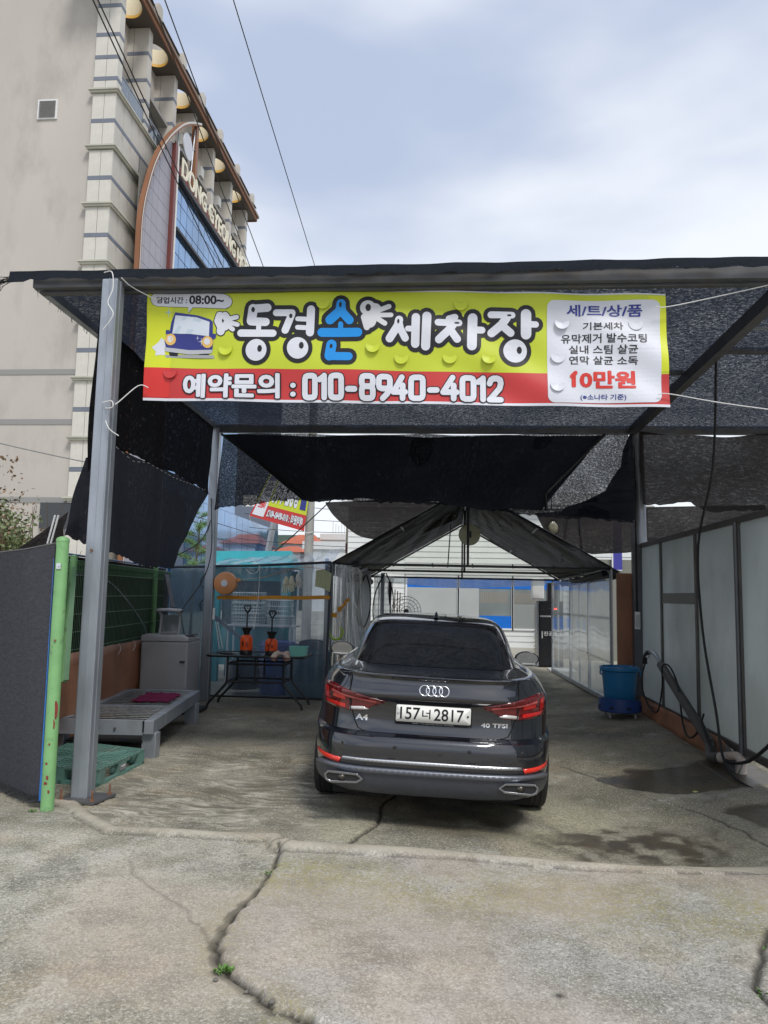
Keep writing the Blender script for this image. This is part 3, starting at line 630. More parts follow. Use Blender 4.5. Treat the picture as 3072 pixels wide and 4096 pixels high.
n = sheet('hanging_net', [(2.74, 11.44, 4.02), (5.0, 11.4, 4.0), (9.0, 11.4, 4.02)], [(2.72, 11.1, 2.98), (3.3, 11.0, 3.0), (3.55, 10.95, 2.86), (4.2, 10.9, 2.80), (5.5, 10.8, 2.85), (9.0, 10.8, 3.0)], net_brown, nc=110, nr=40, wr=0.13, fold=3, seed=12, rag=0.03, sag=0.10)
tag(n, 'heavy brownish net hanging above the translucent wall panels on the right', 'shade net')

# ------------------------------------------------------------------ banner
BTL, BTR, BBR, BBL = Vector((-2.575, 6.08, 4.150)), Vector((1.690, 6.10, 4.030)), Vector((1.695, 6.06, 3.093)), Vector((-2.558, 6.06, 3.165))
def px2uv(X, Y):
    v = 0.5; u = 0.5
    for _ in range(3):
        xl = 320+(313-320)*v; xr = 1438+5*v; u = (X-xl)/(xr-xl)
        yt = 622+18*u; yb_ = 868+15*u; v = (Y-yt)/(yb_-yt)
    return u, v
def bmap(u, v, off=0.0):
    p = (BTL.lerp(BTR, u)).lerp(BBL.lerp(BBR, u), v)
    w = 0.018*math.sin(u*9+v*2)*math.sin(math.pi*v)+0.010*math.sin(u*31+v*6)*(0.4+v*.6)+0.006*math.sin(u*17-v*11)
    w += 0.012*math.exp(-((u-0.045)/0.006)**2)*0.3+0.008*math.sin((u*4.3-v*1.6)*9)*sm(0.3, .8, u)
    return Vector((p.x, p.y-off+float(w), p.z))
def bpx(X, Y, off=0.0): return bmap(*px2uv(X, Y), off)
K = 0.54004
QA = lambda u, v: ((560+u/2.592)*K, (1140+v/2.592)*K)
QB = lambda u, v: ((1150+u/1.508)*K, (1140+v/1.508)*K)
QC = lambda u, v: ((1600+u/1.4426)*K, (1100+v/1.4426)*K)
QQ = lambda u, v: ((560+u/1.4553)*K, (1100+v/1.4553)*K)
vin = dict(rough=0.45, bump=0.06, bscale=7, spec=0.35)
def inkmat(n, c): return pm(n, c, **vin)
ylw, redm, whi, blk = inkmat('banner_yellow', (0.52, 0.60, 0.04)), inkmat('banner_red', (0.52, 0.045, 0.045)), inkmat('banner_white', (0.66, 0.68, 0.74)), inkmat('banner_black', (0.014, 0.014, 0.018))
cyan, navy, txred = inkmat('banner_cyan', (0.012, 0.26, 0.70)), inkmat('banner_navy', (0.035, 0.05, 0.26)), inkmat('banner_crimson', (0.62, 0.04, 0.03))
bn = thing('shop_banner', 'long yellow and red Korean car wash banner hung across the bay', 'banner', (-0.43, 6.08, 3.6))
def bgrid(name, u0, u1, v0, v1, mat, off=0.0, nu=160, nv=14):
    return MB().grid([[bmap(u0+(u1-u0)*j/nu, v0+(v1-v0)*i/nv, off) for j in range(nu+1)] for i in range(nv+1)]).build(name, mat, bn, smooth=True, fix=False)
VS = 0.713
bgrid('yellow_field', 0, 1, 0.012, VS, ylw, nv=24); bgrid('red_field', 0, 1, VS, 0.978, redm, nv=12)
bgrid('hem', 0, 1, 0.0, 0.012, whi, 0.001, nv=1); bgrid('hem', 0, 1, 0.978, 1.0, whi, 0.001, nv=1)
bgrid('pole_pocket', 0.0, 0.052, 0.02, VS, inkmat('banner_yellow_double', (0.62, 0.68, 0.03)), 0.0015, 6, 18); bgrid('pole_pocket', 0.0, 0.052, VS, 0.97, inkmat('banner_red_double', (0.64, 0.04, 0.035)), 0.0015, 6, 8)
bgrid('pole_pocket', 0.968, 1.0, 0.02, VS-.02, inkmat('banner_yellow_double', (0.62, 0.68, 0.03)), 0.0015, 6, 18)
# price panel and bubble
lay('price_panel', union2d([rrect(*[QC(880, 0)[0], QC(1502, 0)[0], QC(0, 158)[1], QC(0, 746)[1]], 15)], 9), bpx, whi, bn, 0.003)
bub = [QA(u, v) for u, v in [(190, 85), (910, 102), (960, 120), (1000, 160), (1004, 195), (985, 235), (935, 262), (580, 252), (535, 312), (528, 250), (190, 238), (145, 222), (118, 180), (120, 130), (150, 98)]]
cb = (sum(p[0] for p in bub)/len(bub), sum(p[1] for p in bub)/len(bub))
lay('bubble_outline', union2d([bub], 8), bpx, blk, bn, 0.003)
lay('speech_bubble', union2d([[(cb[0]+(p[0]-cb[0])*0.987, cb[1]+(p[1]-cb[1])*0.95) for p in bub]], 8), bpx, whi, bn, 0.0045)
# plain little car picture
def P_(f, pts): return [f(*p) for p in pts]
nav = inkmat('print_navy', (0.035, 0.045, 0.22)); sil = inkmat('print_silver', (0.45, 0.46, 0.50)); gls = inkmat('print_glass', (0.62, 0.68, 0.76)); amb = inkmat('print_amber', (0.75, 0.48, 0.14)); shd = inkmat('print_shadow', (0.33, 0.34, 0.36))
def art(name, polys, mat, off, step=None, par=bn): return lay(name, union2d(polys, step), bpx, mat, par, off)
pc = art('car_picture', [P_(QA, [(280, 740), (800, 740), (815, 775), (290, 770)])], shd, 0.0022)
art('tyre_print', [P_(QA, [(315, 700), (425, 705), (415, 755), (330, 752)]), P_(QA, [(640, 715), (755, 715), (745, 765), (655, 765)])], blk, 0.003, par=pc)
art('body_print', [P_(QA, [(388, 300), (640, 335), (770, 375), (797, 400), (795, 530), (800, 570), (790, 690), (540, 690), (285, 660), (270, 600), (285, 535), (320, 515), (345, 400)]), P_(QA, [(285, 480), (320, 480), (330, 520), (280, 520)]), P_(QA, [(795, 520), (835, 525), (825, 570), (795, 575)])], nav, 0.004, 8, pc)
art('windscreen_print', [P_(QA, [(392, 332), (620, 355), (762, 400), (755, 548), (560, 525), (355, 520)])], gls, 0.0055, 8, pc)
art('bumper_print', [P_(QA, [(270, 660), (540, 690), (795, 685), (782, 722), (540, 735), (285, 705)])], sil, 0.0055, 8, pc)
art('lamp_print', [disc(QA(336, 580), 12.5), disc(QA(737, 607), 12.5)], amb, 0.0065, None, pc)
art('lamp_print', [disc(QA(332, 574), 7), disc(QA(733, 601), 7)], whi, 0.0075, None, pc)
art('glint_print', [P_(QA, [(480, 345), (520, 350), (420, 520), (370, 520)]), P_(QA, [(600, 360), (680, 378), (560, 525), (500, 522)])], inkmat('print_glint', (0.50, 0.60, 0.68)), 0.0065, None, pc)
def star(f, c, r, k=0.16): return [f(c[0]+(r if i % 2 == 0 else r*k)*math.cos(math.pi*i/4), c[1]+(r*1.3 if i % 2 == 0 else r*k)*math.sin(math.pi*i/4)) for i in range(8)]
art('sparkle_print', [star(QA, (672, 603), 36), star(QA, (632, 568), 22)], whi, 0.0065, None, pc)
art('sparkle_print', [star(QA, (315, 298), 48)], inkmat('print_pale_blue', (0.35, 0.55, 0.62)), 0.003, None, pc)
art('cloth_print', [P_(QA, [(235, 560), (285, 600), (275, 700), (280, 745), (235, 740), (175, 750), (180, 705), (130, 660), (200, 610)])], whi, 0.003, None, pc)
# title strokes
def cs(f, *sts):
    k = {QA: 1/2.592, QB: 1/1.508, QC: 1/1.4426, QQ: 1/1.4553}[f]*K; out = []
    for st in sts:
        if st[0] == 'd': out.append(('d', f(*st[1]), st[2]*k, (st[3] if len(st) > 3 else st[2])*k))
        else: out.append(('s', [f(*p) for p in st[0]], st[1]*k))
    return out
white_strokes = cs(QQ, ([(688, 203), (775, 198)], 24), ([(688, 203), (678, 275)], 28), ([(683, 278), (765, 283)], 25), ([(724, 300), (724, 345)], 15), ([(617, 348), (812, 353)], 22), ('d', (713, 450), 64),
    ([(828, 229), (925, 232)], 20), ([(922, 240), (885, 335)], 22), ([(1038, 215), (1032, 348)], 24), ([(958, 268), (1035, 272)], 14), ([(958, 318), (1035, 322)], 14), ('d', (961, 440), 63)) + \
    cs(QB, ([(722, 228), (715, 262), (665, 342)], 24), ([(720, 240), (728, 280), (758, 338)], 22), ([(775, 282), (822, 282)], 17), ([(822, 212), (818, 370)], 25), ([(888, 203), (880, 382)], 27),
    ([(1020, 215), (1055, 205)], 20), ([(955, 240), (1078, 240)], 21), ([(1045, 250), (1015, 290), (960, 343)], 24), ([(1025, 280), (1068, 342)], 23), ([(1160, 212), (1155, 382)], 29), ([(1165, 282), (1215, 284)], 21),
    ([(1268, 195), (1392, 198)], 20), ([(1360, 215), (1330, 255), (1272, 302)], 25), ([(1335, 260), (1385, 302)], 22), ([(1475, 190), (1475, 308)], 31), ([(1482, 250), (1532, 250)], 19), ('d', (1411, 408), 70))
blue_strokes = cs(QQ, ([(1215, 180), (1208, 225), (1150, 275)], 27), ([(1215, 190), (1222, 230), (1265, 278)], 25), ([(1213, 300), (1213, 340)], 15), ([(1102, 348), (1315, 350)], 26), ([(1160, 420), (1150, 485)], 30), ([(1155, 488), (1262, 490)], 24))
hand_strokes = cs(QQ, ('d', (1372, 205), 46), ('d', (1412, 215), 38), ([(1400, 240), (1385, 290)], 36), ([(1425, 225), (1495, 198)], 15), ([(1430, 250), (1508, 250)], 14), ([(1420, 265), (1472, 300)], 15), ([(1350, 260), (1368, 322)], 18))
holes = cs(QQ, ('d', (688, 208), 11, 15), ('d', (735, 443), 14, 20), ('d', (917, 250), 10, 13), ('d', (983, 425), 14, 20), ('d', (1211, 186), 8, 16), ('d', (1158, 428), 9, 13), ('d', (1374, 203), 16, 22)) + \
    cs(QB, ('d', (717, 238), 7, 14), ('d', (1067, 240), 16, 6), ('d', (1376, 199), 13, 6), ('d', (1436, 402), 15, 22))
def shapes(L_, grow=0.0):
    out = []
    for s_ in L_:
        if s_[0] == 'd': out.append(disc(s_[1], s_[2]+grow, s_[3]+grow, 28))
        else: out += stroke(s_[1], s_[2]+grow)
    return out
art('title_outline', shapes(white_strokes+blue_strokes+hand_strokes, 9.2), blk, 0.003, 12)
art('title_lettering', shapes(white_strokes), whi, 0.0048, 12)
art('title_lettering', shapes(blue_strokes), cyan, 0.0048, 12)
art('hand_print', shapes(hand_strokes), inkmat('print_glove', (0.60, 0.61, 0.63)), 0.0048, 12)
for h_ in holes: art('letter_hole', shapes([h_]), blk, 0.0062)
art('hand_print', stroke(P_(QA, [(870, 330), (850, 390), (880, 450), (930, 450), (960, 380), (925, 330)]), 10)+stroke(P_(QA, [(960, 370), (1050, 345)]), 7)+stroke(P_(QA, [(960, 400), (1060, 425)]), 7)+stroke(P_(QA, [(950, 430), (1010, 475)]), 7)+stroke(P_(QA, [(890, 460), (880, 495)]), 11), blk, 0.003)
art('hand_print', stroke(P_(QA, [(870, 330), (850, 390), (880, 450), (930, 450), (960, 380), (925, 330)]), 8)+stroke(P_(QA, [(960, 370), (1050, 345)]), 5)+stroke(P_(QA, [(960, 400), (1060, 425)]), 5)+stroke(P_(QA, [(950, 430), (1010, 475)]), 5)+stroke(P_(QA, [(890, 460), (880, 495)]), 9), whi, 0.0042)
def txt(body, f, u0, u1, v0, v1, mat, off=0.007, bold=0.0, par=bn, name='lettering', outline=None, ob=0.05):
    (x0, y0), (x1, y1) = f(u0, v1), f(u1, v0)
    tl_, tr_ = f(u0, v0), f(u1, v0)
    base = textfat(body, bold) if outline or bold > .028 else text2d(body, bold)
    def mk(vf): return fit2d(vf, x0, x1, y0, y1, ref=base)      # y0 is the larger pixel row = text bottom
    # slant follows the banner's own slope
    def fn(x, y, off_): return bpx(x, y+(x-(x0+x1)/2)*0.0, off_)
    if outline: lay(name+'_outline', mk(textfat(body, bold+ob)), fn, outline, par, off-0.0022)
    return lay(name, mk(base), fn, mat, par, off)
txt('영업시간 :', QA, 182, 515, 138, 208, blk, 0.006, 0.022)
txt('08:00~', QA, 538, 912, 122, 216, blk, 0.006, 0.03)
txt('예약문의 :', QQ, 272, 950, 585, 728, whi, 0.009, 0.042, outline=blk, ob=0.045)
def digit(ch_, a, b, r):
    t = 545+(a-135)*.0105+r; bo = 707+(a-135)*.0085-r; x0, x1 = a+r, b-r; xm = (x0+x1)/2; w = x1-x0; h = bo-t; q = min(w*.5, 22)
    def loop(t_, b_): return [(x0+q*.8, t_), (x1-q*.8, t_), (x1-q*.2, t_+q*.25), (x1, t_+q*.9), (x1, b_-q*.9), (x1-q*.2, b_-q*.25), (x1-q*.8, b_), (x0+q*.8, b_), (x0+q*.2, b_-q*.25), (x0, b_-q*.9), (x0, t_+q*.9), (x0+q*.2, t_+q*.25)]
    if ch_ == '0': return [loop(t, bo)+[loop(t, bo)[0]]]
    if ch_ == '1': return [[(x1-2, t), (x1-2, bo)], [(x0-4, t+22), (x1-2, t+2)]]
    if ch_ == '8': m_ = t+h*.47; return [loop(t, m_)+[loop(t, m_)[0]], loop(m_, bo)+[loop(m_, bo)[0]]]
    if ch_ == '9': m_ = t+h*.55; l_ = loop(t, m_); return [l_+[l_[0]], [(x1, t+q), (x1, t+h*.55), (x1-w*.25, t+h*.8), (x0+w*.35, bo)]]
    if ch_ == '4': return [[(x1-w*.30, t), (x0, bo-h*.30), (x1, bo-h*.30)], [(x1-w*.22, bo-h*.62), (x1-w*.22, bo)]]
    if ch_ == '2': return [[(x0, t+q*1.3), (x0+q*.4, t+q*.3), (x0+q, t), (x1-q, t), (x1-q*.2, t+q*.4), (x1, t+q*1.3), (x1-q*.3, t+h*.45), (x0, bo), (x1, bo)]]
    if ch_ == '-': return [[(x0+6, t+h*.60), (x1-6, t+h*.60)]]
cells = [('0', 135, 231), ('1', 230, 290), ('0', 294, 392), ('-', 392, 478), ('8', 482, 582), ('9', 584, 684), ('4', 672, 776), ('0', 777, 881), ('-', 883, 970), ('4', 968, 1082), ('0', 1082, 1182), ('1', 1180, 1240), ('2', 1243, 1343)]
k_ = K/1.508
for grow_, mt_, nm_, of_ in ((5.2, blk, 'lettering_outline', .006), (0, whi, 'lettering', .009)):
    pl_ = []
    for c_, a, b in cells:
        for s_ in digit(c_, a, b, 17): pl_ += stroke([QB(*p) for p in s_], 17*k_+grow_*.42)
    art(nm_, pl_, mt_, of_)
txt('세/트/상/품', QC, 988, 1405, 183, 253, navy, 0.006, 0.022)
txt('기본세차', QC, 1078, 1300, 287, 332, blk, 0.006, 0.012)
txt('유막제거 발수코팅', QC, 958, 1428, 352, 405, blk, 0.006, 0.012)
txt('실내 스팀 살균', QC, 1000, 1378, 417, 467, blk, 0.006, 0.012)
txt('연막 살균 소독', QC, 1000, 1378, 480, 530, blk, 0.006, 0.012)
txt('10만원', QC, 1012, 1365, 563, 665, txred, 0.006, 0.04)
art('lettering', stroke([QC(1014, 596), QC(1034, 577)], 4.2), txred, 0.0078)
txt('(※소나타 기준)', QC, 1060, 1310, 697, 734, navy, 0.006, 0.016)
# wind flaps: half-cut discs bent out of the sheet
def flap(f, u, v, r, mat, k=1.0):
    (X, Y) = f(u, v); c = bpx(X, Y, 0.009); rr = r; m_ = MB(); vs_ = [c+Vector((0, -0.002, 0))]
    P1 = []
    for i in range(29):
        a = math.pi*(-0.12)+math.pi*1.24*i/28; P1.append(c+Vector((rr*math.cos(a), -(0.020*k*(0.5+0.5*math.sin(a))), -rr*math.sin(a))))
    vs_ += P1; m_.add(vs_, [(0, i+1, i+2) for i in range(28)])
    m_.build('wind_flap', mat, bn, fix=False)
for (f, u, v, mt, k) in ((QA, 937, 680, ylw, 1), (QA, 347, 922, redm, .8), (QB, 260, 122, ylw, .6), (QB, 565, 388, ylw, 1), (QB, 735, 452, ylw, .5), (QB, 1025, 448, ylw, .6), (QB, 1256, 452, ylw, 1.2), (QB, 1090, 128, ylw, .4),
                         (QC, 963, 288, whi, 1.3), (QC, 1370, 292, whi, .6), (QC, 940, 480, whi, .6), (QC, 935, 645, whi, 1)):
    flap(f, u, v, 0.056, mt, k)
# ropes
def rope(label, pts, r=0.0042): return tag(cord('rope', pts, r, rope_m, n=5), label, 'rope')
rope('white rope tying the upper left corner of the banner to the post', [(-2.70, 5.84, 4.13), (-2.66, 5.95, 4.10), (-2.50, 6.03, 4.03), (-2.44, 6.04, 4.03)])
rope('loose white rope end dangling down the top of the left post', [(-2.83, 5.80, 4.16), (-2.74, 5.75, 4.14), (-2.72, 5.74, 4.0), (-2.75, 5.73, 3.88), (-2.70, 5.73, 3.78), (-2.78, 5.74, 3.66)])
rope('white rope tying the lower left corner of the banner to the post', [(-2.50, 6.02, 3.26), (-2.58, 6.0, 3.27), (-2.72, 5.92, 3.10), (-2.76, 5.82, 3.04), (-2.69, 5.79, 3.04), (-2.70, 5.79, 3.09), (-2.78, 5.80, 3.08)])
rope('short white rope tail on the left post below the knot', [(-2.74, 5.79, 2.93), (-2.70, 5.78, 2.86), (-2.63, 5.80, 2.81)], 0.0038)
rope('white rope running from the upper right banner corner to the right', [(1.60, 6.03, 3.90), (1.70, 6.03, 3.90), (2.1, 6.02, 3.98), (3.2, 6.0, 4.22)])
rope('white rope running from the lower right banner corner to the right', [(1.60, 6.02, 3.19), (1.70, 6.02, 3.19), (2.2, 6.02, 3.10), (3.4, 6.0, 2.93)])
# ------------------------------------------------------------------ the dark sedan
paint = pm('dark_metallic_paint', (0.011, 0.013, 0.020), 0.24, 0.5, coat=1.0, vary=0.04, vscale=300)
MATS['dark_metallic_paint'].node_tree.nodes['Principled BSDF'].inputs['Coat IOR'].default_value = 1.75
glass_t = pm('tinted_glass', (0.008, 0.009, 0.010), 0.05, 0.0, spec=0.9, coat=0.6, vary=0.6, vscale=30, dirt=(0.018, 0.018, 0.018), dscale=25, dlo=0.45, dhi=0.8)  # grey mottling passed as dirt paints the net's reflection into the glass
MATS['tinted_glass'].node_tree.nodes['Principled BSDF'].inputs['Roughness'].default_value = 0.06
trimb = pm('gloss_black_trim', (0.008, 0.008, 0.009), 0.18, coat=0.5)
difg = pm('graphite_valance', (0.075, 0.08, 0.095), 0.45, 0.35, vary=0.1, vscale=30)
lensd = pm('lamp_lens_dark', (0.115, 0.004, 0.006), 0.08, coat=1.0); lensr = pm('lamp_lens_bright', (0.62, 0.014, 0.012), 0.12, coat=1.0); lensp = pm('lamp_lens_pink', (0.55, 0.10, 0.10), 0.1, coat=1.0)
reflr = pm('reflector_red', (0.75, 0.03, 0.012), 0.2, coat=1.0, vary=0.2, vscale=120)
silver = pm('brushed_silver', (0.66, 0.67, 0.69), 0.25, 0.9); platew = pm('plate_white', (0.74, 0.74, 0.70), 0.35); dark_in = pm('dark_void', (0.006, 0.006, 0.006), 0.9)
CAR = thing('sedan_car', 'dark grey sedan parked in the wash bay seen from behind, plate 157너 2817', 'car', (-0.133, 5.42, -0.026))
CAR.rotation_euler = (0, R(1.9), R(1.35))
def carb(mb, name, mat, parent=CAR, smooth=False, bev=0.0):
    me = bpy.data.meshes.new(name); me.from_pydata([tuple(v) for v in mb.v], [], mb.f)
    bm = bmesh.new(); bm.from_mesh(me); bmesh.ops.recalc_face_normals(bm, faces=bm.faces); bm.to_mesh(me); bm.free()
    o = link(name, me, mat, parent, smooth)
    if bev: md = o.modifiers.new('bevel', 'BEVEL'); md.width = bev; md.segments = 2; md.limit_method = 'ANGLE'; md.angle_limit = R(40)
    return o
# rings: z, half width, rear y, n, front y, zone
RG = [(.215, .84, .17, 6, 4.55, 0), (.25, .865, .09, 6, 4.62, 0), (.30, .885, .04, 6, 4.66, 0), (.36, .897, .015, 6, 4.68, 0), (.42, .905, .004, 6, 4.69, 0), (.50, .912, .0, 6, 4.69, 0), (.56, .916, .0, 6, 4.69, 0),
      (.60, .918, .004, 5.8, 4.68, 0), (.628, .919, .018, 5.8, 4.67, 0), (.638, .917, .034, 5.7, 4.66, 0), (.645, .915, .060, 5.6, 4.65, 0), (.655, .914, .085, 5.5, 4.64, 0), (.69, .914, .098, 5.5, 4.62, 0), (.74, .914, .104, 5.4, 4.6, 0), (.80, .914, .104, 5.3, 4.58, 0),
      (.850, .912, .098, 5.2, 4.5, 0), (.872, .910, .088, 5.2, 4.45, 0), (.890, .907, .070, 5.1, 4.42, 0), (.905, .903, .058, 5.1, 4.4, 0), (.92, .898, .056, 5.1, 4.36, 0), (.95, .884, .064, 5.0, 4.3, 0), (.98, .866, .076, 5.0, 4.2, 0), (1.005, .848, .084, 5.0, 4.15, 0), (1.022, .832, .084, 5.0, 4.1, 0), (1.036, .818, .074, 5.0, 4.08, 0), (1.048, .804, .064, 5.0, 4.05, 0),
      (1.054, .796, .066, 5.0, 4.02, 0), (1.057, .790, .078, 5.0, 4.0, 0), (1.051, .780, .115, 5.0, 3.98, 0), (1.052, .765, .22, 5.2, 3.95, 0), (1.060, .745, .38, 5.5, 3.9, 0), (1.070, .722, .54, 5.6, 3.85, 0), (1.075, .708, .585, 5.6, 3.82, 0),
      (1.078, .694, .600, 5.6, 3.80, 1), (1.09, .690, .622, 5.6, 3.77, 1), (1.15, .672, .745, 5.6, 3.6, 1), (1.21, .655, .875, 5.6, 3.42, 1), (1.27, .636, 1.015, 5.5, 3.22, 1), (1.32, .616, 1.15, 5.4, 3.05, 1), (1.36, .596, 1.285, 5.3, 2.9, 1), (1.372, .588, 1.335, 5.2, 2.86, 1),
      (1.382, .580, 1.37, 5.0, 2.82, 2), (1.400, .560, 1.46, 4.8, 2.75, 2), (1.418, .53, 1.58, 4.4, 2.68, 2), (1.432, .48, 1.72, 4.0, 2.6, 2), (1.440, .40, 1.86, 3.5, 2.5, 2), (1.446, .26, 1.98, 3, 2.4, 2), (1.449, .10, 2.08, 2.5, 2.25, 2)]
xr = [0, .08, .16, .24, .32, .40, .48, .56, .64, .71, .77, .82, .86, .895, .925, .95, .97, .985]
AX_R, AX_F, RW = 1.02, 3.84, 0.325
def ring(z, W, yr, n, yf):
    yc = (yr+yf)/2; Lh = (yf-yr)/2; pts = []
    def rear(s): return yc-Lh*(1-abs(s)**n)**(1/n)+0.055*(s*s)*(1-0.0)
    def front(s): return yc+Lh*(1-abs(s)**n)**(1/n)-0.10*s*s
    right = [(W*s, rear(s)) for s in xr]
    ys0 = rear(.985); ys1 = front(.985); side = []
    NS = 34
    for k in range(1, NS):
        y = ys0+(ys1-ys0)*k/NS; t = (y-yc)/Lh; t = max(-.999, min(.999, t)); side.append((W*(1-abs(t)**n)**(1/n), y))
    side = [(max(a, W*.985), b) for a, b in side]
    fr_ = [(W*s, front(s)) for s in reversed(xr)]
    half = right+side+fr_
    left = [(-a, b) for a, b in reversed(half[1:-1])]
    return half+left
verts = []; N = None
for k, (z, W, yr, n, yf, zn) in enumerate(RG):
    r_ = ring(z, W, yr, n, yf); N = len(r_)
    for (x, y) in r_:
        zz = z
        if z < 1.3 and y > 2.6: zz = z-max(0, z-.62)*0.55*float(sm(3.3, 4.75, y))
        if z < .80 and abs(x) > .6*W and y > .45:
            for ya in (AX_R, AX_F):
                d = abs(y-ya)
                if d < .375: zz = max(zz, 0.315+math.sqrt(.375**2-d*d)*(1.0)+0.0015*k)
        if z > .86 and z < 1.04 and y > .35: zz = zz-0.0*0.01
        verts.append((x, y, zz))
faces = []; fm = []
for k in range(len(RG)-1):
    for i in range(N):
        j = (i+1) % N; faces.append((k*N+i, k*N+j, (k+1)*N+j, (k+1)*N+i)); fm.append(k)
faces.append(tuple((len(RG)-1)*N+i for i in range(N))); fm.append(99)
mb = MB(); mb.v = verts; mb.f = faces
body = carb(mb, 'body', paint, CAR, smooth=True)
body.data.set_sharp_from_angle(angle=R(32))
bvh = BVHTree.FromPolygons([Vector(v) for v in verts], faces)
def onskin(x, z, off=0.0):
    h = bvh.ray_cast(Vector((x, -1.5, z)), Vector((0, 1, 0)))
    if h[0] is None:
        h = bvh.find_nearest(Vector((x, .3, z)))
        nn = (Vector((x, .3, z))-h[0]).normalized(); return h[0]+h[1]*0, Vector((math.copysign(.7, x), -.7, 0))
    nn = h[1] if h[1].y < 0 else -h[1]
    return h[0], nn
def skin(name, polys, mat, off=0.003, thick=0.0, parent=CAR, step=0.03, smooth=True, flat=None, vf=None):
    v2, f2 = vf if vf else union2d(polys, step)
    mb = MB(); top = []
    for (x, z) in v2:
        p, nn = onskin(x, z)
        if flat is not None: p = Vector((x, flat, z)); nn = Vector((0, -1, 0))
        top.append(p+nn*off)
    base = [p for p in top]
    mb.v = [tuple(p) for p in top]; mb.f = list(f2)
    if thick:
        from collections import Counter
        ec = Counter(); 
        for f in f2:
            for a, b in zip(f, f[1:]+f[:1]): ec[(min(a, b), max(a, b))] += 1
        bd = [e for e, c in ec.items() if c == 1]; k = len(mb.v); idx = {}
        for a, b in bd:
            for q in (a, b):
                if q not in idx: idx[q] = len(mb.v); t = top[q]; mb.v.append((t.x*(1.0), t.y+thick, t.z))
        for a, b in bd: mb.f.append((a, b, idx[b], idx[a]))
    return carb(mb, name, mat, parent, smooth)
def mir(p): return [(-x, z) for x, z in reversed(p)]
# rear window + side windows (tinted glass laid a hair proud of the shell)
wv = []; 
def shell(k0, k1, isel, off, name, mat, parent=CAR):
    m_ = MB(); vs_ = []; fs_ = []; idx = {}
    for k in range(k0, k1+1):
        for i in isel:
            a = Vector(verts[k*N+i]); cx = Vector((0, 2.2, 0.6)); nn = (a-cx); nn.z *= 1.6; nn.normalize(); idx[(k, i)] = len(vs_); vs_.append(a+nn*off)
    for k in range(k0, k1):
        for a, b in zip(isel, isel[1:]): fs_.append((idx[(k, a)], idx[(k, b)], idx[(k+1, b)], idx[(k+1, a)]))
    m_.add(vs_, fs_); return carb(m_, name, mat, parent, smooth=True)
kb = [i for i, g in enumerate(RG) if g[0] == 1.078][0]
rsel = [(-i) % N for i in range(13, 0, -1)]+list(range(0, 14))
shell(kb, kb+7, rsel, 0.004, 'rear_window', glass_t)
nh = len(xr)
for sgn in (1, -1):
    sel = list(range(nh+1, nh+31)); sel = sel if sgn == 1 else [(-i) % N for i in sel]
    shell(kb+1, kb+6, sel, 0.004, 'side_window', glass_t)
# roof-edge strip above the rear window, third brake light
shell(kb+7, kb+8, rsel, 0.006, 'window_surround', trimb)
# shut lines
def line(pts, w=0.004): return [capsule(a, b, w/2, 8) for a, b in zip(pts, pts[1:])]
gap = [(-.602, 1.045), (-.596, .93), (-.580, .79), (-.555, .72), (-.528, .672), (-.49, .657), (0, .650), (.49, .657), (.528, .672), (.555, .72), (.580, .79), (.596, .93), (.602, 1.045)]
skin('boot_shut_line', line(gap, 0.008), dark_in, 0.0018, step=None)
